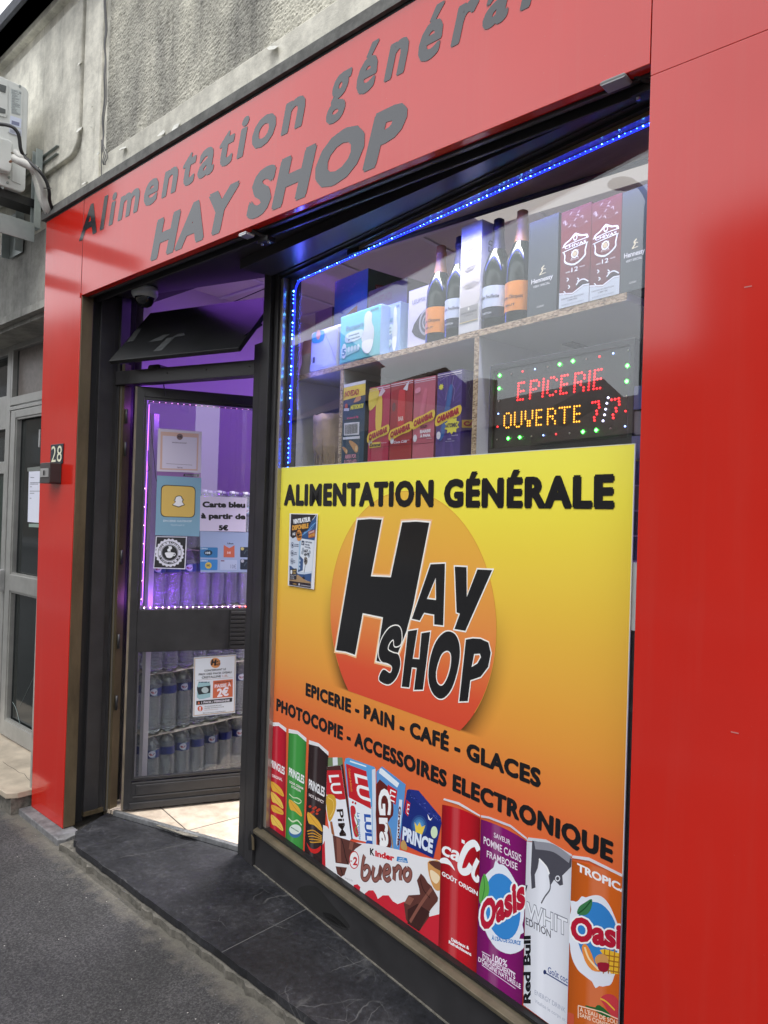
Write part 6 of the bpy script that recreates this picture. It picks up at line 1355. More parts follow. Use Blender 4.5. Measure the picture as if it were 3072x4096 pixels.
g.fat('PHOTOCOPIE - ACCESSOIRES ELECTRONIQUE', z6((113, 399))[0], z7((1312, 1318))[0], z6((117, 295))[0], BLACK, .0036, .010, 2, 1.10)
fin('lettering', g, 'black headline and service lines')

# crisp tubes
def gradq(g, left_top, right_top, left_bot, right_bot, base, layer, dark=.45, n=8, bulge=0):
    """a printed cylinder: pale in the middle, darker to its printed edges"""
    lt_, rt_, lb_, rb_2 = [g.P(p) for p in (left_top, right_top, left_bot, right_bot)]
    L2 = lambda a, b, t: (a[0]+(b[0]-a[0])*t, a[1]+(b[1]-a[1])*t)
    def sh(t): k = 1-dark*abs(2*t-1)**2.2; return tuple(min(1, c*k+(.05 if .25 < t < .45 else 0)) for c in base[:3])
    for i in range(n):
        t0, t1 = i/n, (i+1)/n; q = [L2(lb_, rb_2, t0), L2(lb_, rb_2, t1), L2(lt_, rt_, t1), L2(lt_, rt_, t0)]
        q[2] = (q[2][0], q[2][1]+bulge*(1-(2*t1-1)**2)); q[3] = (q[3][0], q[3][1]+bulge*(1-(2*t0-1)**2))
        g.mb.face([g.fr.pt(*p, g.W(layer)) for p in q], g.m, [sh(t0), sh(t1), sh(t1), sh(t0)])
def can_tube(name, lt_, rt_, lb_, rb_, col, text, sub, art, label):
    g = newg(); gradq(g, lt_, rt_, lb_, rb_, col, 2, .45, 8, .012)
    g.poly([(lt_[0], lt_[1]-12), ((lt_[0]+rt_[0])/2, (lt_[1]+rt_[1])/2-22), (rt_[0], rt_[1]-10), (rt_[0], rt_[1]+6), ((lt_[0]+rt_[0])/2, (lt_[1]+rt_[1])/2-8), (lt_[0], lt_[1]+4)], rgb(222, 222, 226), 3)
    g.text('PRINGLES', *text, WHITE, .03, 4)
    for s_, a_ in sub: g.text(s_, *a_, rgb(235, 225, 225), .02, 4)
    art(g); fin(name, g, label)
CHC, CHD = rgb(222, 170, 60), rgb(190, 120, 40)
def chips(g, lst):
    for k, (a, b) in enumerate(lst):
        (x0, y0), (x1, y1) = z6(a, b); cx, cy = (x0+x1)/2, (y0+y1)/2
        g.poly([(x0, y0), (cx+(x1-x0)*.2, cy-4), (x1, y1-6), (x1-2, y1+6), (cx-4, cy+16), (x0+4, cy+8)], CHC if k % 2 == 0 else rgb(228, 190, 84), 4+k, smooth=3); g.stroke([(x0+3, y0+5), (cx, cy+6), (x1-3, y1)], .002, CHD, 5+k)
def art1(g): chips(g, [((72, 985), (175, 1100)), ((72, 1070), (170, 1200)), ((75, 1180), (172, 1250)), ((72, 1260), (170, 1385))])
def art2(g):
    chips(g, [((222, 1135), (325, 1265))]); g.stroke(z6((222, 1090), (255, 1120), (290, 1125), (322, 1150), (300, 1170), (260, 1150)), .004, rgb(200, 220, 180), 4); g.ell(z6((272, 1400))[0], 26, 26, rgb(60, 110, 160), 5); g.ell(z6((272, 1385))[0], 24, 20, rgb(215, 228, 220), 6); g.stroke(z6((215, 1290), (250, 1320), (290, 1310), (325, 1350)), .006, rgb(205, 225, 190), 7)
    for k in range(12): g.ell(z6((240+(k*37) % 64, 1368+(k*23) % 40))[0], 1.8, 2.2, rgb(60, 120, 90), 7, n=6)
def art3(g):
    for k in range(8): g.ell(z6((395+(k*31) % 80, 1195+(k*17) % 60))[0], 6, 5, rgb(190, 60, 35), 4, n=8)
    chips(g, [((375, 1240), (495, 1390))])
    for k in range(5): g.stroke(z6((370+k*6, 1400+k*22), (420, 1392+k*25), (470, 1425+k*16), (492, 1440+k*12)), .004, rgb(205, 150, 50), 6+k)
    g.poly(z6((365, 1490), (400, 1540), (450, 1545), (485, 1520), (480, 1560), (440, 1585), (395, 1565)), rgb(200, 35, 35), 12, smooth=3)
can_tube('printed_red_tube', *z6((72, 520), (197, 566), (48, 1420), (186, 1520)), rgb(188, 22, 46), z6((66, 862), (183, 935), (68, 800)), [('ORIGINAL', z6((80, 948), (165, 985), (80, 925)))], art1, 'printed red crisp tube')
can_tube('printed_green_tube', *z6((217, 575), (364, 648), (188, 1530), (333, 1640)), rgb(62, 150, 66), z6((219, 935), (345, 1010), (221, 868)), [('SOUR CREAM', z6((224, 998), (338, 1058), (224, 978))), ('& ONION', z6((240, 1035), (316, 1078), (240, 1015)))], art2, 'printed green crisp tube')
can_tube('printed_black_tube', *z6((385, 668), (548, 762), (345, 1660), (500, 1780)), rgb(46, 30, 32), z6((384, 1042), (515, 1118), (386, 965)), [('HOT & SPICY', z6((386, 1110), (510, 1175), (386, 1085)))], art3, 'printed black crisp tube')
for g_ in (0,):
    g = newg()
    for q, c in ((((66, 862), (183, 935), (182, 905), (68, 792)), 0),): pass
# biscuit boxes
LUR = rgb(190, 32, 42)
g = newg()
g.poly(z6((542, 788), (662, 788), (668, 850), (538, 862)), rgb(110, 130, 90), 2); g.poly(z6((582, 788), (622, 786), (625, 850), (584, 856)), rgb(215, 220, 225), 3)
g.poly(z6((535, 862), (650, 850), (740, 1460), (700, 1500), (560, 1430), (525, 1200)), rgb(228, 230, 238), 2); g.poly(z6((650, 850), (668, 842), (752, 1470), (738, 1468)), rgb(70, 35, 30), 3)
g.poly(z6((535, 895), (655, 892), (690, 1135), (640, 1140), (530, 1095)), LUR, 3); g.text('LU', *z6((548, 935), (575, 1090), (632, 930)), WHITE, .02, 4); g.poly(z6((538, 864), (648, 852), (655, 893), (535, 896)), rgb(75, 40, 38), 3)
g.poly(z6((530, 1110), (590, 1100), (612, 1160), (600, 1240), (560, 1320), (540, 1270)), rgb(205, 160, 50), 4, smooth=3); g.stroke(z6((545, 1120), (585, 1150), (590, 1220), (560, 1280)), .003, rgb(230, 200, 110), 5)
g.text('PiM', *z6((614, 1218), (640, 1440), (668, 1214)), rgb(40, 22, 20), .02, 4); g.poly(z6((560, 1320), (578, 1318), (600, 1440), (575, 1430)), rgb(150, 90, 50), 4)
fin('printed_orange_biscuit_box', g)
g = newg()
g.poly(z6((690, 795), (715, 790), (932, 868), (945, 1520), (905, 1500), (745, 1458), (680, 830)), rgb(92, 160, 214), 4)
g.poly(z6((728, 812), (862, 858), (860, 868), (724, 824)), rgb(220, 230, 240), 5); g.poly(z6((712, 1110), (905, 1200), (910, 1500), (750, 1462)), rgb(225, 232, 242), 5); g.poly(z6((908, 890), (938, 880), (945, 1520), (915, 1510)), rgb(205, 215, 230), 5)
g.poly(z6((692, 838), (862, 902), (902, 1215), (718, 1120)), LUR, 6); g.text('LU', *z6((762, 918), (792, 1122), (868, 948)), WHITE, .025, 7); g.text('Créateur de biscuits', *z6((712, 880), (735, 1070), (728, 880)), rgb(220, 150, 60), .01, 7)
for a in ((750, 1160), (772, 1168)): g.ell(z6(a)[0], 4, 5, rgb(180, 40, 50), 6, n=10)
g.poly(z6((730, 1200), (762, 1192), (775, 1240), (762, 1290), (790, 1380), (795, 1440), (765, 1440), (742, 1330)), rgb(190, 40, 52), 6, smooth=3); g.stroke(z6((760, 1260), (790, 1330), (770, 1390), (800, 1440)), .004, rgb(90, 140, 60), 7)
g.text('La Barquette', *z6((785, 1245), (800, 1468), (806, 1250)), rgb(50, 110, 175), .02, 7); g.text('LULU', *z6((842, 1256), (860, 1560), (898, 1262)), rgb(40, 85, 170), .05, 7)
fin('printed_strawberry_biscuit_box', g)
g = newg()
g.poly(z6((945, 905), (992, 862), (1188, 1012), (1135, 1570), (960, 1520)), rgb(88, 145, 205), 6); g.poly(z6((975, 880), (990, 878), (1135, 1002), (1118, 1038), (966, 915)), rgb(222, 232, 242), 7)
g.poly(z6((945, 1010), (1010, 1000), (1060, 1070), (1085, 1180), (1082, 1270), (1040, 1330), (1065, 1450), (1060, 1545), (955, 1520)), rgb(95, 32, 28), 7, smooth=2); g.poly(z6((1040, 1012), (1120, 1062), (1104, 1182), (1030, 1112)), LUR, 8); g.text('LU', *z6((1062, 1050), (1050, 1140), (1108, 1072)), WHITE, .02, 9)
g.text('Gra', *z6((960, 1045), (975, 1545), (1062, 1045)), rgb(238, 238, 240), .035, 9); g.text('Granola', *z6((1130, 1190), (1118, 1520), (1152, 1196)), rgb(90, 30, 30), .04, 8); g.poly(z6((1135, 1135), (1160, 1140), (1150, 1320), (1120, 1530), (1110, 1500)), rgb(215, 222, 235), 7)
for k in range(7): g.stroke(z6((1035+k*4, 1330+k*8), (1060+k*3, 1400+k*14), (1070+k*2, 1450+k*16)), .004, rgb(205, 165, 90), 10)
fin('printed_granola_biscuit_box', g)
g = newg()
g.poly(z6((1200, 1060), (1215, 1050), (1295, 1062), (1480, 1282), (1486, 1335), (1418, 1625), (1150, 1500), (1158, 1300)), rgb(24, 42, 118), 8)
g.poly(z6((1215, 1052), (1295, 1064), (1478, 1284), (1470, 1330), (1350, 1230), (1230, 1110)), rgb(34, 48, 128), 9)
rr_ = random.Random(5)
for k in range(34):
    a = rr_.uniform(0, 1); x_ = 1215+a*245+rr_.uniform(-12, 12); y_ = 1062+a*225+rr_.uniform(0, 35); g.stroke(z6((x_, y_), (x_+rr_.uniform(6, 18), y_+rr_.uniform(-8, 14))), .0014, rgb(90, 105, 180) if k % 2 else rgb(14, 22, 70), 10, 0)
for k, rad in enumerate((62, 50, 38, 26)): g.ell(z6((1300, 1355))[0], rad*.52, rad*.7, lerp3(rgb(24, 42, 118), rgb(90, 165, 220), (.1, .3, .55, .8)[k]), 9+k)
g.poly(z6((1262, 1322), (1285, 1358), (1305, 1325), (1322, 1365), (1352, 1350), (1325, 1428), (1272, 1405)), rgb(230, 200, 80), 14); g.poly(z6((1196, 1138), (1228, 1168), (1208, 1278), (1183, 1248)), LUR, 10); g.text('LU', *z6((1205, 1170), (1196, 1250), (1222, 1180)), WHITE, .02, 11); g.ell(z6((1425, 1408))[0], 13.5, 24, rgb(205, 225, 190), 10); g.poly(z6((1370, 1255), (1392, 1300), (1412, 1285), (1395, 1312), (1378, 1300)), WHITE, 11)
g.text('PRINCE', *z6((1160, 1470), (1410, 1588), (1168, 1358)), rgb(215, 225, 245), .05, 15); g.poly(z6((1150, 1495), (1175, 1470), (1200, 1520), (1195, 1560), (1150, 1540)), rgb(190, 150, 90), 15, smooth=2)
fin('printed_blue_biscuit_bag', g)
# chocolate bar wrapper
g = newg()
g.poly(zk((130, 450), (180, 470), (245, 570), (330, 600), (520, 660), (780, 690), (1080, 760), (1300, 830), (1555, 880), (1555, 1800), (1560, 2300), (1300, 2300), (120, 960)), rgb(226, 226, 230), 16)
g.poly(zk((120, 700), (150, 640), (160, 960), (118, 925)), rgb(190, 28, 44), 17)
g.poly(zk((500, 1175), (545, 1165), (580, 1200), (572, 1240), (620, 1290), (680, 1240), (735, 1240), (770, 1290), (790, 1345), (850, 1300), (920, 1300), (970, 1370), (1030, 1405), (1110, 1375), (1200, 1450), (1400, 1560), (1560, 1520), (1560, 2300), (1200, 2300), (500, 1500)), rgb(196, 34, 52), 17)
CB1, CB2, CB3 = rgb(92, 52, 46), rgb(60, 32, 30), rgb(132, 82, 70)
g.poly(zk((245, 572), (330, 600), (600, 685), (520, 740), (470, 800), (440, 930), (400, 925), (280, 908)), CB1, 17); g.poly(zk((290, 600), (340, 620), (350, 905), (300, 900)), CB3, 18); g.poly(zk((455, 650), (500, 662), (480, 760), (440, 740)), CB3, 18); g.stroke(zk((350, 610), (380, 720), (400, 830), (430, 920)), .006, CB2, 19); g.poly(zk((282, 950), (418, 965), (390, 1055), (345, 1078), (300, 1040)), CB1, 17); g.stroke(zk((340, 965), (365, 1060)), .007, CB2, 18, 0)
for z_, hw in (((505, 873), 1),): g.ell(zk(z_)[0], 20, 36, rgb(190, 32, 44), 19); g.ell(zk(z_)[0], 17, 32, rgb(235, 235, 238), 20)
g.text('2', *zk((490, 935), (542, 940), (495, 835)), rgb(190, 32, 44), .04, 21); g.text('x', *zk((455, 895), (483, 900), (457, 865)), rgb(190, 32, 44), .02, 21)
g.text('K', *zk((697, 812), (752, 826), (694, 728)), BLACK, .05, 18); g.text('inder', *zk((758, 828), (990, 892), (758, 752)), rgb(200, 25, 40), .05, 18)
rr(g, zk((1025, 830), (1140, 850), (1155, 912), (1015, 888)), rgb(50, 130, 195), 18, .1); g.text('LAIT ET', *zk((1045, 862), (1110, 872), (1045, 846)), WHITE, .02, 19); g.text('NOISETTES', *zk((1040, 888), (1138, 902), (1040, 870)), WHITE, .02, 19)
def script(pts, w1, w2, c1, c2, lay): g.stroke(pts, w1, c2, lay, 6); g.stroke(pts, w2, c1, lay+1, 6)
for st_ in (((632, 820), (615, 880), (600, 1000), (603, 1090), (650, 1105), (690, 1040), (685, 970), (650, 950), (618, 990)),
            ((745, 950), (728, 1040), (740, 1110), (780, 1105), (820, 1030), (828, 955), (812, 1040), (822, 1115)),
            ((870, 1040), (925, 1015), (930, 960), (895, 945), (868, 1000), (868, 1080), (905, 1118), (945, 1085)),
            ((985, 1118), (990, 1040), (985, 970), (1000, 1000), (1040, 955), (1070, 990), (1060, 1060), (1068, 1120)),
            ((1145, 975), (1112, 1010), (1110, 1080), (1145, 1118), (1180, 1080), (1185, 1010), (1145, 975))): script(zk(*st_), .017, .011, rgb(140, 88, 80), rgb(85, 42, 40), 19)
g.poly(zk((1262, 1120), (1310, 1035), (1350, 1075), (1395, 1150), (1440, 1190), (1480, 1260), (1518, 1330), (1512, 1370), (1440, 1455), (1410, 1500), (1410, 1560), (1290, 1735), (1170, 1640), (1130, 1590), (1105, 1400), (1160, 1300), (1300, 1290), (1290, 1220)), CB1, 22); g.poly(zk((1150, 1470), (1270, 1400), (1420, 1500), (1290, 1735), (1150, 1640)), CB2, 23); g.stroke(zk((1180, 1620), (1300, 1420), (1440, 1220)), .010, CB3, 24); g.stroke(zk((1300, 1090), (1340, 1230), (1420, 1330)), .004, CB2, 24); g.poly(zk((1110, 1390), (1165, 1310), (1230, 1340), (1180, 1420)), CB3, 24)
g.poly(zk((1392, 905), (1450, 880), (1555, 905), (1555, 1200), (1510, 1245), (1460, 1200), (1410, 1060)), rgb(205, 150, 90), 22, smooth=2); g.poly(zk((1402, 900), (1450, 880), (1555, 900), (1555, 1010), (1480, 970), (1425, 925)), CB1, 23); g.poly(zk((1420, 1000), (1470, 1010), (1540, 1080), (1500, 1160), (1440, 1110)), rgb(235, 215, 180), 23, smooth=3)
g.text('Poids 21,5g', *zk((395, 1100), (485, 1130), (397, 1082)), rgb(150, 150, 155), .0, 18)
fin('printed_chocolate_wrapper', g)
# cola can
g = newg()
gradq(g, *z8((128, 205), (385, 310), (95, 850), (362, 1200)), rgb(186, 18, 34), 26, .55, 12, .006); g.px = True
zc_ = z7((118, 905), (130, 868), (160, 862), (388, 978), (388, 1010), (160, 895))
gradq(g, *z7((122, 905), (388, 1000)), *z8((95, 860), (362, 1210)), rgb(186, 18, 34), 27, .55, 12, .006)
g.poly(z7((135, 860), (240, 888), (388, 978), (388, 990), (235, 905), (130, 872)), rgb(215, 215, 220), 29)
g.text('ca', *z8((112, 200), (240, 262), (135, 105)), WHITE, .02, 29); g.stroke(z8((258, 110), (280, 122)), .010, WHITE, 29, 0)
g.stroke(z8((378, 178), (350, 128), (300, 150), (262, 220), (245, 290), (262, 325), (300, 320), (325, 280)), .020, WHITE, 29); g.stroke(z8((372, 240), (345, 300), (338, 350), (362, 385), (380, 360)), .014, WHITE, 29)
g.poly(z8((110, 235), (150, 228), (185, 262), (212, 318), (175, 280), (140, 268), (110, 262)), WHITE, 29, smooth=3)
g.text('GOÛT ORIGIN', *z8((120, 350), (370, 495), (121, 320)), WHITE, .03, 29); g.text('Délicieux &', *z8((185, 808), (310, 872), (186, 785)), WHITE, .04, 29); g.text('Rafraîchissant', *z8((168, 825), (325, 915), (169, 803)), WHITE, .04, 29)
g.mb = clip(g.mb, W, None, W.px(*z8((374, 700))[0], PWD)[0], None, None)
fin('printed_cola_can', g)
# purple can
def splash(g, c, rx, ry, lay, seed, rot=0):
    r0 = random.Random(seed); pts = []
    for k in range(48):
        a = k*6.2832/48; q = 1+.04*math.sin(5*a+seed)+(.14 if r0.random() < .16 else 0)*r0.random(); pts.append((c[0]+rx*q*math.cos(a), c[1]+ry*q*math.sin(a)+rot*rx*q*math.cos(a)))
    g.poly(pts, rgb(222, 228, 240), lay, smooth=2)
def shear_ell(g, c, rx, ry, rot, col, lay): g.poly([(c[0]+rx*math.cos(a), c[1]+ry*math.sin(a)+rot*rx*math.cos(a)) for a in [i*6.2832/32 for i in range(32)]], col, lay)
def fruit_text(g, bl, br, tl, lay):
    halo_text(g, 'Oasis', bl, br, tl, rgb(178, 24, 52), rgb(235, 238, 245), 7, .05, lay)
g = newg()
gradq(g, *z7((386, 1005), (714, 1160)), *z8((362, 1060), (680, 1290)), rgb(128, 18, 106), 30, .4, 12, .006)
g.poly(z7((392, 978), (450, 988), (600, 1045), (714, 1135), (714, 1150), (600, 1062), (450, 1003), (388, 992)), rgb(205, 205, 215), 31)
for s_, a_ in (('SAVEUR', ((484, 84), (598, 140), (484, 50))), ('POMME CASSIS', ((412, 128), (674, 262), (413, 78))), ('FRAMBOISE', ((434, 222), (648, 316), (435, 176)))): g.text(s_, *z8(*a_), rgb(232, 222, 235), .01, 32)
cc = z8((540, 575))[0]; splash(g, cc, 88, 166, 31, 3, .35); shear_ell(g, (cc[0]+2, cc[1]-4), 72, 130, .35, rgb(52, 132, 205), 32)
g.poly(z8((415, 340), (445, 400), (450, 470), (425, 520), (385, 545), (385, 440)), rgb(92, 168, 76), 33, smooth=3); g.stroke(z8((412, 350), (418, 440), (400, 530)), .003, rgb(50, 120, 50), 34)
fruit_text(g, *z8((392, 752), (705, 572), (384, 545)), 35)
arc = [('À L\'EAU DE SOURCE', z8((470, 790), (668, 845), (470, 765)))]
g.poly(z8((450, 770), (560, 800), (690, 795), (690, 860), (600, 900), (500, 860)), rgb(222, 228, 240), 33, smooth=3); g.text("À L'EAU DE SOURCE", *z8((468, 800), (670, 838), (470, 772)), rgb(50, 120, 190), .03, 37)
g.text('100%', *z8((474, 945), (576, 993), (476, 900)), rgb(235, 225, 240), .02, 32); g.text("D'INGRÉDIENTS", *z8((405, 935), (632, 1078), (405, 895)), rgb(235, 225, 240), .02, 32); g.text("D'ORIGINE NATURELLE", *z8((375, 950), (670, 1145), (376, 918)), rgb(235, 225, 240), .02, 32)
for a in (((400, 883), (460, 915)), ((580, 1000), (635, 1038)), ((400, 975), (635, 1142))): g.stroke(z8(*a), .0025, rgb(220, 200, 225), 32, 0)
g.mb = clip(g.mb, W, W.px(*z8((372, 700))[0], PWD)[0], W.px(*z8((700, 700))[0], PWD)[0], None, None)
fin('printed_purple_can', g)
# white energy can
g = newg()
gradq(g, *z8((712, 112), (1032, 235), (690, 1255), (998, 1480)), rgb(222, 226, 236), 40, .22, 12, .006)
g.poly(z8((725, 85), (850, 100), (1030, 205), (1035, 222), (850, 125), (712, 108)), rgb(200, 205, 212), 41)
DG = rgb(74, 74, 84)
g.poly(z8((752, 108), (860, 125), (1028, 235), (1025, 290), (962, 352), (968, 415), (945, 422), (905, 380), (880, 420), (868, 330), (840, 285), (802, 232), (790, 300), (770, 345), (775, 435), (748, 445), (742, 330), (748, 200)), DG, 42)
g.stroke(z8((770, 140), (900, 160), (1015, 240)), .02, rgb(140, 142, 152), 43); g.stroke(z8((800, 235), (850, 290), (870, 340)), .006, WHITE, 44); g.stroke(z8((870, 350), (878, 440), (840, 500), (815, 545)), .0035, rgb(90, 90, 100), 43); g.ell(z8((930, 372))[0], 10, 12, rgb(215, 218, 226), 44, hole=.6)
g.text('WHIT', *z8((712, 650), (1000, 782), (712, 528)), rgb(120, 125, 140), .045, 43); g.text('WHIT', *z8((715, 645), (997, 775), (715, 535)), rgb(226, 230, 238), .012, 44)
g.text('EDITION', *z8((708, 692), (882, 788), (708, 642)), rgb(80, 80, 92), .01, 43)
g.text('Red Bull', *z8((742, 1245), (742, 770), (690, 1243)), rgb(22, 22, 28), .045, 43); g.poly(z8((708, 470), (720, 420), (712, 415), (704, 440)), rgb(22, 22, 28), 43)
g.stroke(z8((835, 1025), (1000, 1122)), .0035, rgb(60, 75, 125), 43, 0); g.ell(z8((840, 1025))[0], 6, 9, rgb(40, 55, 105), 43); g.text('Goût coc', *z8((862, 1030), (1000, 1105), (862, 985)), rgb(60, 85, 145), .01, 43)
g.text('ENERGY DRINK', *z8((770, 1180), (985, 1310), (770, 1148)), rgb(160, 168, 188), .0, 43); g.text('Vitalise le corps et', *z8((770, 1235), (985, 1372), (770, 1210)), rgb(165, 172, 190), .0, 43)
g.mb = clip(g.mb, W, W.px(*z8((698, 700))[0], PWD)[0], W.px(*z8((1016, 700))[0], PWD)[0], None, None)
fin('printed_white_can', g)
# orange can
g = newg()
gradq(g, *z8((1030, 248), (1600, 470), (998, 1520), (1560, 1950)), rgb(206, 98, 28), 50, .35, 14, .01)
g.poly(z8((1035, 210), (1150, 225), (1390, 345), (1390, 365), (1150, 248), (1030, 228)), rgb(215, 215, 222), 51)
g.text('TROPICAL', *z8((1066, 318), (1478, 515), (1067, 262)), WHITE, .04, 52)
cc = z8((1195, 800))[0]; splash(g, cc, 108, 178, 51, 8, .30); shear_ell(g, (cc[0]+8, cc[1]-18), 84, 132, .3, rgb(50, 128, 200), 52)
g.poly(z8((1170, 515), (1165, 580), (1130, 625), (1068, 618), (1080, 570), (1120, 540)), rgb(58, 120, 76), 53, smooth=3); g.stroke(z8((1165, 525), (1120, 580), (1075, 615)), .003, rgb(30, 80, 45), 54)
fruit_text(g, *z8((1020, 800), (1465, 885), (1022, 632)), 55)
g.poly(z8((1100, 850), (1130, 830), (1170, 900), (1200, 990), (1235, 1020), (1170, 1010), (1120, 940)), rgb(226, 140, 60), 58, smooth=3); g.stroke(z8((1120, 850), (1150, 930), (1215, 1005)), .006, rgb(240, 215, 170), 59)
g.poly(z8((1225, 870), (1260, 862), (1385, 900), (1385, 1040), (1300, 1035), (1280, 950)), rgb(230, 185, 50), 57); 
for k in range(4): g.stroke(z8((1260+k*35, 865), (1250+k*35, 1035)), .003, rgb(170, 110, 40), 58, 0); g.stroke(z8((1230, 900+k*35), (1385, 925+k*35)), .003, rgb(170, 110, 40), 58, 0)
g.ell(z8((1238, 940))[0], 27, 24, rgb(205, 150, 90), 59); g.poly(z8((1210, 960), (1290, 965), (1275, 1020), (1225, 1015)), rgb(150, 25, 50), 60, smooth=3)
g.poly(z8((1230, 1210), (1265, 1180), (1320, 1185), (1360, 1240), (1365, 1370), (1300, 1320), (1260, 1260)), rgb(200, 60, 70), 56, smooth=3); g.stroke(z8((1230, 1210), (1270, 1230), (1330, 1290)), .004, rgb(230, 190, 60), 57); g.poly(z8((1195, 1270), (1225, 1255), (1300, 1320), (1285, 1345), (1200, 1300)), rgb(40, 100, 50), 57, smooth=3); g.stroke(z8((1125, 1260), (1160, 1270), (1200, 1278)), .004, rgb(40, 100, 50), 57)
g.text("À L'EAU DE SOURCE", *z8((1085, 1298), (1420, 1420), (1085, 1268)), rgb(238, 215, 190), .02, 58); g.text('SANS CONSERVATEUR', *z8((1085, 1335), (1440, 1470), (1085, 1305)), rgb(238, 215, 190), .02, 58)
g.stroke(z8((1075, 1258), (1240, 1302), (1370, 1360)), .0025, rgb(238, 215, 190), 58, 0); g.stroke(z8((1075, 1258), (1075, 1345)), .0025, rgb(238, 215, 190), 58, 0)
rr(g, z8((1000, 1302), (1045, 1318), (1045, 1400), (1000, 1390)), rgb(190, 80, 60), 57, .1)
g.mb = clip(g.mb, W, W.px(*z8((1014, 700))[0], PWD)[0], None, None, None)
fin('printed_orange_can', g)
# the fan leaflet stuck on the poster, its right edge curling off
zv = Z(1130, 2030, 6.318)
fo = PWD+.006
q = zv((182, 148), (890, 160), (795, 2070), (135, 1968))
lf = thing('leaflet', 'small white leaflet advertising a fan, taped on the yellow part of the window poster', 'leaflet', W.pt(*W.px(*q[3], fo), fo))
g = G(W, fo, PAPER); sheet(g, [q[3], q[2], q[1], q[0]], rgb(232, 232, 236), .0012); part('sheet', g.mb, lf)
g = G(W, fo, CARD)
g.poly(zv((218, 168), (862, 185), (722, 2035), (178, 1948)), rgb(205, 215, 232), 1)
g.poly(zv((218, 168), (862, 185), (840, 560), (810, 830), (490, 780), (400, 700), (262, 782), (200, 725)), rgb(48, 44, 52), 2)
g.poly(zv((860, 190), (852, 500), (812, 830), (490, 775), (500, 640), (640, 560), (760, 300)), rgb(48, 88, 140), 3); g.stroke(zv((500, 700), (650, 590), (760, 450), (850, 380)), .004, rgb(110, 165, 220), 4); g.stroke(zv((540, 640), (720, 560), (800, 430)), .002, rgb(140, 190, 235), 4); g.poly(zv((735, 345), (850, 185), (862, 188), (780, 300)), WHITE, 4)
g.text('VENTILATEUR', *zv((272, 418), (715, 355), (272, 300)), WHITE, .07, 5); g.text('DISPONIBLE', *zv((250, 578), (660, 522), (255, 455)), rgb(225, 165, 75), .07, 5); g.text('CHEZ', *zv((258, 705), (330, 698), (262, 640)), WHITE, .05, 5)
g.ell(zv((425, 705))[0], 11.2, 22.5, rgb(228, 150, 70), 6); g.text('H', *zv((365, 760), (425, 760), (378, 610)), BLACK, .08, 7); g.text('AY', *zv((420, 705), (480, 702), (425, 650)), BLACK, .06, 7); g.text('SHOP', *zv((405, 770), (485, 765), (412, 720)), BLACK, .06, 7)
g.poly(zv((655, 600), (840, 560), (828, 745), (665, 780)), rgb(165, 85, 65), 5); g.text('QUANTITÉ', *zv((668, 665), (808, 625), (668, 620)), rgb(225, 210, 215), .04, 6); g.text('LIMITÉE!', *zv((665, 755), (825, 715), (668, 690)), rgb(225, 165, 75), .05, 6)
g.poly(zv((470, 790), (808, 838), (740, 1610), (580, 1650), (420, 1600)), rgb(226, 232, 242), 3); g.poly(zv((430, 840), (470, 830), (430, 1580), (395, 1590)), rgb(160, 195, 225), 4)
rr(g, zv((490, 835), (560, 845), (552, 958), (482, 945)), rgb(60, 75, 105), 4, .12); g.text('18"', *zv((500, 930), (545, 932), (500, 880)), WHITE, .03, 5)
for k, s_ in enumerate(('VENTILATEUR', 'SUR PIED', 'INDUSTRIEL')): g.text(s_, *zv((580-5*k, 885+62*k), (755-62*(k == 1)-40*(k == 2), 912+62*k+10*(k == 2)), (580-5*k, 848+62*k)), rgb(60, 75, 110), .03, 5)
for a in ((525, 1060), (505, 1140), (690, 1130), (670, 1220)): g.ell(zv(a)[0], 4.5, 8, rgb(165, 175, 190), 4)
g.text('HAY', *zv((540, 1140), (650, 1135), (550, 1062)), rgb(40, 45, 60), .05, 5, 1); g.text('VENTIL', *zv((540, 1222), (685, 1212), (545, 1160)), rgb(40, 45, 60), .05, 5)
g.ell(zv((592, 1345))[0], 7.5, 17, rgb(165, 160, 155), 5); g.ell(zv((592, 1345))[0], 3, 6, rgb(50, 45, 45), 7)
for k in range(5):
    a = k*1.2566; c0 = zv((592, 1345))[0]; g.stroke([c0, (c0[0]+4.5*math.cos(a), c0[1]+10*math.sin(a)), (c0[0]+6*math.cos(a+.6), c0[1]+13.5*math.sin(a+.6))], .004, rgb(60, 52, 50), 6)
g.stroke(zv((585, 1440), (560, 1600), (545, 1780)), .0022, rgb(50, 55, 70), 6, 0); g.poly(zv((500, 1770), (545, 1740), (585, 1790), (545, 1810)), rgb(45, 45, 52), 8)
g.poly(zv((432, 1205), (530, 1310), (515, 1590), (390, 1630), (420, 1500)), rgb(62, 92, 140), 4)
for k in range(3): g.ell(zv((445-6*k, 1340+100*k))[0], 2.8, 5, rgb(190, 205, 225), 5)
for k, s_ in enumerate((('FONCTIONNEMENT', 'SILENCIEUX'), ('3 VITESSES', 'VENTILATION'), ('BASE', 'STABLE'))):
    yy = 945+205*k; g.ell(zv((255-5*k, yy+5))[0], 5.6, 11.6, rgb(60, 75, 110), 4, hole=.84); g.ell(zv((255-5*k, yy+5))[0], 2.4, 5, rgb(50, 60, 90), 4)
    for j in (0, 1): g.text(s_[j], *zv((302-8*k, yy+42*j), (302-8*k+(112, 75, 40)[k], yy+6+42*j), (302-8*k, yy-24+42*j)), rgb(80, 90, 120), .03, 4)
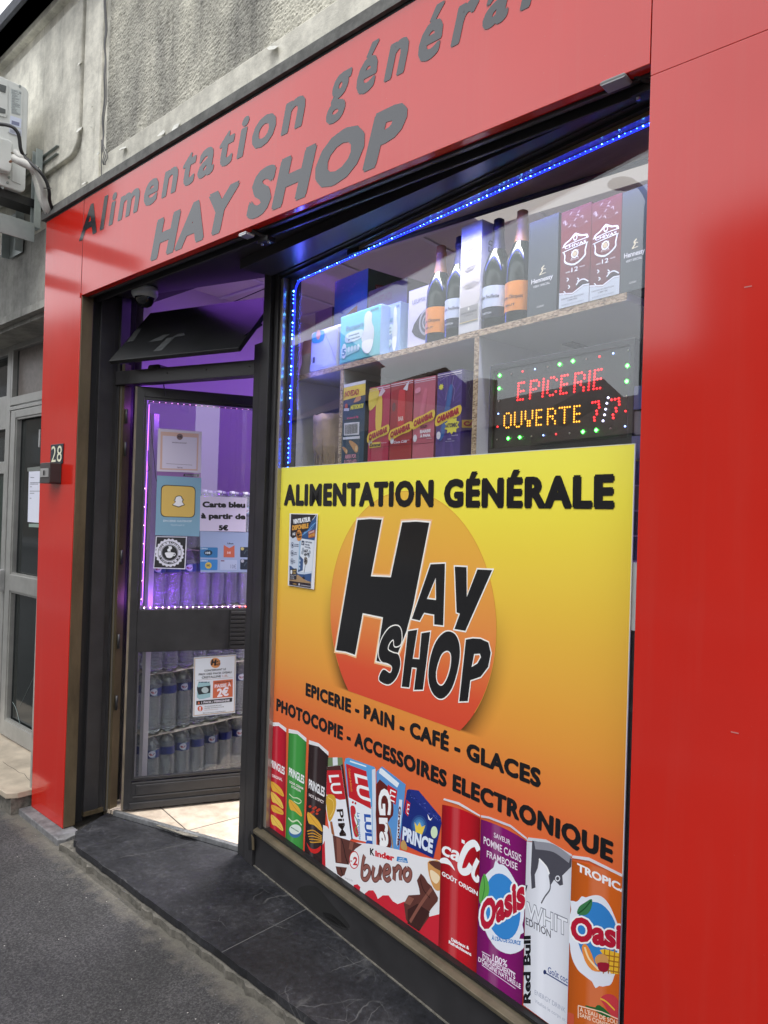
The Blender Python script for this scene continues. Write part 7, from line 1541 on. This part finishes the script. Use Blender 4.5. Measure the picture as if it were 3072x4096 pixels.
g.poly(zv((182, 1465), (235, 1490), (290, 1540), (400, 1680), (740, 1610), (722, 1900), (700, 1890), (360, 1700), (185, 1700)), rgb(58, 88, 138), 5); g.poly(zv((395, 1650), (560, 1640), (745, 1610), (740, 1660), (560, 1690), (395, 1675)), rgb(205, 220, 238), 6)
g.poly(zv((185, 1700), (400, 1700), (600, 1840), (722, 1880), (722, 1920), (178, 1850)), rgb(170, 140, 105), 6)
rr(g, zv((205, 1555), (368, 1540), (362, 1820), (190, 1825)), rgb(48, 48, 58), 7, .1); g.poly(zv((212, 1590), (235, 1575), (258, 1592), (252, 1665), (232, 1690), (212, 1662)), WHITE, 8); g.text('PUISSANT', *zv((268, 1615), (358, 1610), (270, 1578)), rgb(205, 175, 110), .04, 8); g.text('STABLE', *zv((268, 1675), (345, 1672), (270, 1640)), rgb(205, 175, 110), .04, 8)
for k in range(3): g.text(('IDÉAL POUR LA MAISON', 'LE BUREAU', 'ET L\'ATELIER')[k], *zv((212, 1728+42*k), (350-45*(k > 0), 1722+42*k), (212, 1706+42*k)), rgb(200, 200, 210), .02, 8)
g.poly(zv((180, 1850), (724, 1925), (722, 2035), (178, 1948)), rgb(50, 40, 48), 8); g.text('HAYSHOP', *zv((272, 1940), (365, 1955), (272, 1910)), rgb(205, 165, 90), .04, 9); g.text('+33 6 EPICERIE HAYSHOP', *zv((465, 1970), (715, 2005), (465, 1945)), rgb(205, 205, 215), .03, 9); g.ell(zv((432, 1945))[0], 3, 5, rgb(205, 205, 215), 9)
part('printing', g.mb, lf)

# ================================================================== AIR CONDITIONER AND ITS BRACKET
AX = -3.915; AYF, AYR = -.42, -.05
ac = thing('air_conditioner', 'white outdoor air conditioning unit with rating labels beside the upper left of the sign', 'air conditioner', (AX-.4, (AYF+AYR)/2, 3.19))
AE = Fr((AX, 0), 90)       # end face, w towards +x ; u = y
m = MB(); q = []
r = .045
m.rbox(Fr((AX-.8, 0), 90), AYF, AYR, 3.195, 3.745, 0, .8, ACW, .03, seg=6); part('casing', m, ac, bevel=.006)
AEf = lambda x, y, w=0: AE.px(x, y, w)
zac = Z(0, 250, 2.765)
def aq(*p, w=.002): return [AEf(*a, w) for a in zac(*p)]
m = MB(); m.prism(AE, aq((-40, 185), (85, 235), (80, 575), (60, 610), (-40, 585)), .0, .006, ACW); m.prism(AE, aq((-40, 225), (70, 260), (60, 340), (-40, 300), w=.007), .0062, .009, mat('dark_handle_recess', (.10, .11, .11), .6)); m.prism(AE, aq((-40, 480), (62, 520), (60, 565), (-40, 550), w=.007), .0062, .009, MATS['dark_handle_recess']); part('handle_panel', m, ac, bevel=.002)
m = MB(); m.prism(AE, aq((105, 262), (255, 300), (240, 812), (145, 780), (88, 770), (100, 600)), .0005, .004, ACW); part('label_panel', m, ac, bevel=.002)
g = G(AE, .0045, PAPER)
g.poly(zac((118, 285), (235, 318), (228, 580), (122, 560)), rgb(185, 192, 192), 1); g.poly(zac((114, 585), (238, 625), (232, 728), (108, 690)), rgb(205, 212, 232), 1); g.poly(zac((108, 712), (240, 742), (236, 822), (100, 775)), rgb(195, 200, 215), 2); g.poly(zac((128, 640), (215, 665), (212, 705), (126, 682)), rgb(120, 125, 155), 3)
rr_ = random.Random(3)
for k in range(26):
    y = 298+k*10.3; x0 = 126+rr_.uniform(0, 8); x1 = x0+rr_.uniform(30, 95); g.poly(zac((x0, y+(x0-118)*.25), (x1, y+(x1-118)*.25), (x1, y+(x1-118)*.25+4), (x0, y+(x0-118)*.25+4)), rgb(110, 115, 120) if k % 3 else rgb(80, 84, 90), 2)
for k in range(18): x0 = 112+k*6.6; g.poly(zac((x0, 735+(x0-108)*.25), (x0+(2, 3.5)[k % 2], 735+(x0-108)*.25), (x0+(2, 3.5)[k % 2], 772+(x0-108)*.25), (x0, 772+(x0-108)*.25)), rgb(60, 62, 75), 3)
g.text('CE', *zac((208, 345), (236, 352), (208, 325)), rgb(70, 74, 80), .02, 3); part('labels', g.mb, ac)
m = MB(); m.prism(AE, aq((-60, 850), (60, 875), (100, 905), (112, 935), (98, 1235), (60, 1245), (-60, 1200)), .0, .045, ACW); part('valve_cover', m, ac, bevel=.008)
m = MB(); m.prism(AE, aq((135, 1130), (232, 1175), (228, 1350), (130, 1310)), .0, .0035, ACW); part('knockout_plate', m, ac, bevel=.0015)
m = MB()
for p in ((218, 265), (82, 1330), (97, 1272), (25, 1390)):
    u, v = AEf(*zac(p)[0]); m.rbox(AE, u-.006, u+.006, v-.006, v+.006, .002, .006, GALV, .0055)
part('screw', m, ac)
m = MB(); m.box(F, AX-.15, AX-.03, 3.150, 3.193, -AYR-.10, -AYF-.02, BLACKP); part('rubber_foot', m, ac)
# bracket
brk = thing('wall_bracket', 'pale galvanised steel bracket carrying the air conditioner on the wall', 'bracket', (AX, .0, 2.6))
def cchan(name, u0, u1, v0, v1, w0, w1, th=.003):
    mm = MB(); mm.box(F, u0, u1, v0, v1, w0, w0+th, GALV)
    if (v1-v0) > (u1-u0): mm.box(F, u0, u0+th, v0, v1, w0+th, w1, GALV); mm.box(F, u1-th, u1, v0, v1, w0+th, w1, GALV)
    else: mm.box(F, u0, u1, v0, v0+th, w0+th, w1, GALV); mm.box(F, u0, u1, v1-th, v1, w0+th, w1, GALV)
    return part(name, mm, brk, bevel=.001)
bx = wallF.px(190, 760)[0]; zt_ = wallF.px(185, 635)[1]
cchan('wall_rail', bx-.32, wallF.px(248, 640)[0], zt_-.045, zt_-.002, -.058, -.03)
cchan('upright', bx-.045, bx+.004, wallF.px(190, 905)[1]-.02, zt_+.02, -.029, .006)
m = MB(); aa = bx-.04; zz = hz(180, 905, 3.0)
zA = F.px(178, 905)[1]; m.box(F, aa-.003, aa+.042, zA-.02, zA+.035, .0, .62, GALV); m.box(F, aa+.0421, aa+.046, zA-.055, zA+.045, .0, .62, GALV); part('arm', m, brk, bevel=.002)
m = MB(); m.box(F, aa-.75, aa-.70, zA-.03, zA+.04, .0, .62, GALV); part('arm', m, brk, bevel=.002)
cchan('upright', F.px(5, 900)[0], F.px(56, 920)[0], F.px(40, 1005)[1], F.px(40, 830)[1], -.05, -.005)
m = MB(); u, v = AEf(*zac((518, 1728))[0]) if 0 else (0, 0); m.lathe((bx-.012, -.012, zA+.02), [(0, 0), (.006, 0), (.006, .004), (0, .004)], BLACKP, 8); part('bolt', m, brk)
# insulated pipes and cables
def apt(x, y, w): u, v = AE.px(x, y, w); return AE.pt(u, v, w)
def fpt(x, y, w): u, v = F.px(x, y, w); return F.pt(u, v, w)
pp = thing('insulated_pipes', 'white insulated pipes and a black cable running from the air conditioner down behind the sign', 'pipe', (AX+.1, -.05, 3.1))
WPIPE = mat('white_pipe_insulation', (.62, .61, .57), .7, nscale=25, namt=.12, bump=.4, bscale=90)
def route(lst): return catmull([tuple(fpt(*zac((a, b))[0], w)) for a, b, w in lst], 7, False)
m = MB(); m.tube(route([(165, 1060, .16), (230, 1095, .15), (330, 1145, .12), (410, 1205, .09), (455, 1290, .07), (490, 1400, .05), (500, 1500, .035), (545, 1620, .01), (580, 1690, -.02)]), .0205, WPIPE, 12); part('pipe', m, pp)
m = MB(); m.tube(route([(175, 990, .16), (240, 1050, .15), (330, 1150, .10), (370, 1230, .06), (400, 1330, .05), (440, 1480, .04), (490, 1600, .02), (545, 1700, -.01)]), .0135, WPIPE, 12); part('pipe', m, pp)
m = MB(); m.tube(route([(-60, 680, .25), (60, 690, .22), (140, 715, .2), (195, 775, .18), (215, 850, .17), (230, 960, .16), (270, 1040, .14), (350, 1120, .12), (440, 1205, .10), (510, 1310, .07), (545, 1430, .05), (550, 1530, .035), (600, 1680, -.01)]), .0085, BLACKP, 10); part('cable', m, pp)
m = MB(); m.tube([fpt(*zac((130, 1000))[0], .16), fpt(*zac((178, 1003))[0], .16)], .005, BRASS, 8); m.tube([fpt(*zac((110, 1100))[0], .16), fpt(*zac((165, 1070))[0], .16)], .006, mat('copper', (.3, .12, .05), .35, metal=.8), 8); part('copper_end', m, pp)
m = MB()
for a, b in (((218, 1062), (232, 1128)), ((360, 1195), (408, 1172)), ((452, 1390), (566, 1390)), ((408, 1172), (432, 1155)), ((275, 1030), (300, 1012))): m.tube([fpt(*zac(a)[0], .135-(a[1]-1000)*.0002), fpt(*zac(b)[0], .145-(b[1]-1000)*.0002)], .0022, BLACKP, 5)
part('cable_tie', m, pp)

# ================================================================== NEIGHBOUR'S GLAZED DOOR
ny = .225
NF = Fr((0, ny), 0)
nd = thing('neighbour_door', 'grey aluminium glazed door and window frames in the recess left of the red pillar', 'door', (-4.3, ny, .14))
Zn = Z(0, 1250, 3.688); Zm = Z(0, 2200, 1.843)
U = lambda x, y: NF.px(x, y)[0]; V = lambda x, y: NF.px(x, y)[1]
def nbar(mm, u0, u1, v0, v1, w0=-.04, w1=.0, mt=None): mm.box(NF, u0, u1, v0, v1, w0, w1, mt or ALUP)
uR_ = -3.50
uP0, uP1 = U(29, 1500), U(45, 1500)        # mullion
zt1 = V(*Zn((100, 590))[0]); zg0 = V(*Zn((180, 1250))[0]); zc0 = V(*Zn((150, 1400))[0]); zd = V(*Zn((160, 1450))[0])
m = MB(); nbar(m, uP0, uP1+.0, .14, 2.75); nbar(m, uP1+.001, uR_, zt1, 2.75); nbar(m, uP1+.001, uR_, zc0+.01, zg0); nbar(m, uP1+.001, uR_, zd, zc0, -.04, .006); nbar(m, U(*Zn((185, 900))[0])-.03, U(*Zn((185, 900))[0]), zg0, zt1)
nbar(m, -5.5, uP0-.001, V(*Zn((50, 1450))[0])-.12, V(*Zn((50, 1240))[0])); nbar(m, -5.5, uP0-.001, V(*Zn((60, 640))[0]), 2.75); nbar(m, -5.5, uP0-.001, V(0, 1870)-.04, V(0, 1860)+.02)
part('outer_frame', m, nd, bevel=.002)
ud0 = U(*Zn((165, 1700))[0]); ud1 = U(*Zn((240, 1700))[0])
zb0 = V(*Zm((30, 1380))[0]); zb1 = V(*Zm((60, 1265))[0]); zm0, zm1 = V(*Zm((85, 300))[0]), V(*Zm((85, 180))[0]); zdt = V(*Zn((200, 1560))[0])
m = MB(); nbar(m, ud0, ud1-.01, .15, zd-.004, -.04, .004); nbar(m, ud1-.01, uR_, zdt, zd-.004, -.04, .004); nbar(m, ud1-.01, uR_, zm0, zm1, -.04, .006); nbar(m, ud1-.01, uR_, .15, zb1, -.04, .004); part('leaf_frame', m, nd, bevel=.002)
m = MB()
for a, b in ((zb1, zm0), (zm1, zdt)):
    nbar(m, ud1-.01, ud1+.004, a, b, -.02, -.002); nbar(m, ud1+.004, uR_, b-.012, b, -.02, -.002); nbar(m, ud1+.004, uR_, a, a+.012, -.02, -.002)
part('glazing_bead', m, nd)
NGL = mat('dark_door_glass', (.012, .016, .016), .06, spec=.5)
m = MB(); nbar(m, ud1, uR_, .2, zdt, -.035, -.03, NGL); part('glass', m, nd)
m = MB(); nbar(m, -5.5, uP0-.001, V(0, 1860), zt1, -.035, -.03, NGL); nbar(m, uP1, uP1+.05, zg0, zt1, -.035, -.029, NGL); part('side_glass', m, nd)
m = MB(); nbar(m, uP1+.045, uR_, zg0, zt1, -.03, -.0285, mat('frosted_pane', (.16, .135, .12), .35, nscale=30, namt=.3)); part('frosted_pane', m, nd)
m = MB(); nbar(m, -5.5, uP0-.001, .15, V(0, 1880), -.035, -.025, mat('dark_green_panel', (.004, .02, .014), .3)); part('green_panel', m, nd)
m = MB(); u, v = NF.px(*Zm((35, 145))[0]); v2 = NF.px(*Zm((35, 305))[0])[1]; m.rbox(NF, u-.03, u+.012, v2, v, .004, .03, ALU, .004); part('handle', m, nd, bevel=.002)
m = MB(); v1_, v2_ = V(*Zn((605, 1730))[0]), V(*Zn((605, 1990))[0]); u = U(*Zn((608, 1860))[0]); m.box(NF, u-.008, u+.012, v2_, v1_, .004, .012, ALU); part('hinge', m, nd)
pn = thing('notice', 'white typed notice taped inside a plastic sleeve on the glass left of the red pillar', 'notice', NF.pt(U(115, 2100), V(115, 2100), -.02))
Zo = Z(0, 1200, 2.011)
g = G(NF, -.0285, PAPER); sheet(g, Zo((222, 1785), (345, 1795), (345, 1370), (232, 1378)), rgb(225, 228, 242)); g.poly(Zo((220, 1350), (345, 1335), (345, 1375), (222, 1380)), rgb(120, 125, 120), 1)
part('sheet', g.mb, pn); g = G(NF, -.0283, PAPER)
for x0, x1, y in ((245, 275, 1425), (243, 320, 1467), (243, 308, 1478), (241, 256, 1500), (240, 322, 1535), (240, 276, 1552), (238, 253, 1592)): g.poly(Zo((x0, y), (x1, y), (x1, y+5), (x0, y+5)), rgb(120, 122, 135), 1)
g.poly(Zo((232, 1800), (320, 1800), (320, 1830), (232, 1826)), rgb(140, 160, 150), 1); part('text_lines', g.mb, pn)
dk_ = MB()
g = G(NF, -.0285, PAPER); g.stroke(Zm((92, 1120), (120, 1175), (148, 1285)), .006, rgb(150, 165, 165), 1); g.stroke(Zm((262, 905), (200, 1040), (140, 1160)), .002, rgb(90, 100, 98), 1); o_ = g.mb.obj('chalk_mark', NF.pt(-3.9, .6, 0), None); o_['label'] = 'pale curved scratch low on the dark glass of the neighbour door'; o_['category'] = 'scratch'
# recess: ceiling, side wall, marble step
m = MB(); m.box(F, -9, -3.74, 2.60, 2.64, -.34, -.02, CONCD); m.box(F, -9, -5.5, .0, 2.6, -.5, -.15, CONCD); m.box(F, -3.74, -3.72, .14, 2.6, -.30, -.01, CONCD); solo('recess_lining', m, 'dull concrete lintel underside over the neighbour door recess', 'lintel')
p_ = [hz(*q, .14) for q in Zm((228, 1828), (145, 1855), (0, 1745))]
m = MB(); A1 = hz(*Zm((232, 1835))[0], .14); B1 = hz(*Zm((20, 1760))[0], .14)
yF = -.105
pts = [(-9, ny+.01), (-3.705, ny+.01), (-3.705, yF+.045), (-3.74, yF), (-3.9, yF-.003), (-4.0, yF+.018), (-4.03, yF+.006), (-4.5, yF-.004), (-9, yF)]
m.slab(pts, .112, .14, CREAM); t = thing('marble_step', 'cream marble step with a crack in front of the neighbour door', 'step', (-4.3, .05, .03)); part('slab', m, t, bevel=.003)
m = MB(); m.slab([(-9, ny), (-3.72, ny), (-3.72, yF+.02), (-9, yF+.012)], .0, .111, MORTAR); part('riser', m, t)
m = MB(); ck = [hz(*q, .1405) for q in Zm((20, 1560), (60, 1590), (100, 1610), (140, 1640), (180, 1650), (200, 1680), (222, 1700))]
for a, b in zip(ck, ck[1:]):
    d = (b-a).normalized(); n_ = Vector((-d.y, d.x, 0))*.0012; m.face([a-n_, b-n_, b+n_, a+n_], DARKB)
part('crack', m, t)

# ================================================================== ACROSS THE STREET (seen only in the reflections)
OB = [(-75, -48, 9, (.30, .27, .22)), (-47.5, -36, 10.5, (.16, .14, .12)), (-35.5, -25, 6.5, (.34, .31, .27)), (-24.5, -16, 4.6, (.28, .22, .17)), (-15.5, -8, 3.9, (.32, .29, .25)), (-7.5, -5.2, 4.3, (.24, .21, .18)), (-5.0, 1, 7.3, (.2, .17, .15)), (1.5, 12, 8.5, (.3, .28, .25)), (12.5, 30, 9, (.28, .25, .2))]
BF = Fr((0, -13), 180)    # faces the shop
for i, (x0, x1, h, c) in enumerate(OB):
    t = thing('opposite_house', ('%s plain house across the street' % ['first', 'tall narrow', 'third', 'low brown', 'low pale', 'narrow low grey', 'tall grey', 'wide pale', 'last'][i]), 'house', ((x0+x1)/2, -14, 0), 'houses across the street')
    m = MB(); m.box(BF, -x1, -x0, -.1, h, -6, 0, mat('house_render_%d' % i, c, .9, nscale=1, namt=.2)); part('wall', m, t)
    m = MB(); RF = mat('roof_tiles', (.13, .075, .055), .8, nscale=6, namt=.3); a, b = BF.pt(-x1, h, .3), BF.pt(-x0, h, .3); r0, r1 = BF.pt(-x1, h+1.7, -3), BF.pt(-x0, h+1.7, -3); c0, c1 = BF.pt(-x1, h, -6.3), BF.pt(-x0, h, -6.3)
    m.face([a, b, r1, r0], RF); m.face([r0, r1, c1, c0], RF); m.face([a, r0, c0], RF); m.face([b, c1, r1], RF); part('roof', m, t)
    m = MB(); nfl = int(h//2.9); nw = int((x1-x0)//2.4)
    for f_ in range(nfl):
        for k in range(nw):
            u = -x1+1.0+k*2.4; m.box(BF, u, u+1.0, .9+f_*2.9, 2.4+f_*2.9, .0, .03, mat('house_window', (.03, .035, .04), .15))
    if nw: part('window', m, t)
    if i in (1, 3, 7): m = MB(); m.box(BF, -x0-2.6, -x0-1.6, h, h+2.6, -3.4, -2.6, MATS['house_render_%d' % i]); part('chimney', m, t)
def mirror(p):       # where a thing seen in the shop window really stands
    d = (p-W.pt(0, 0, -.03)).dot(W.n); return p-W.n*(2*d)
def seen(x, y, dist): r = cam_ray(x, y); return mirror(CAM+r*dist)
base = seen(2556, 2110, 13.6); base.z = .0
top = seen(2568, 800, 13.6); hd = seen(2440, 745, 13.6); hd2 = seen(2540, 735, 13.6)
sl = thing('street_lamp', 'dark street lamp with an oval head reflected in the shop window', 'street lamp', base)
LMP = mat('lamp_green_black', (.02, .022, .022), .5)
m = MB(); m.lathe(base, [(.13, 0), (.13, .9), (.09, .95), (.075, top.z-.1), (.06, top.z)], LMP, 16); part('pole', m, sl)
m = MB(); tp = Vector((base.x, base.y, top.z)); m.tube(catmull([tuple(tp-Vector((0, 0, .2))), tuple(tp), tuple(tp.lerp(hd2, .5)+Vector((0, 0, .08))), tuple(hd2)], 5, False), .05, LMP, 10); part('arm', m, sl)
m = MB(); c0 = (hd+hd2)/2; dv = (hd2-hd)*.62; dv.z = 0; sd_ = Vector((-dv.y, dv.x, 0))*.55; rows = []
for j in range(9):
    f_ = math.pi*j/8; rows.append([c0+(dv*math.cos(a)+sd_*math.sin(a))*math.sin(f_)+Vector((0, 0, -.15*math.cos(f_)*(1 if j > 4 else .6))) for a in [k*6.2832/24 for k in range(24)]])
m.grid(rows, LMP, closed=True); part('head', m, sl)
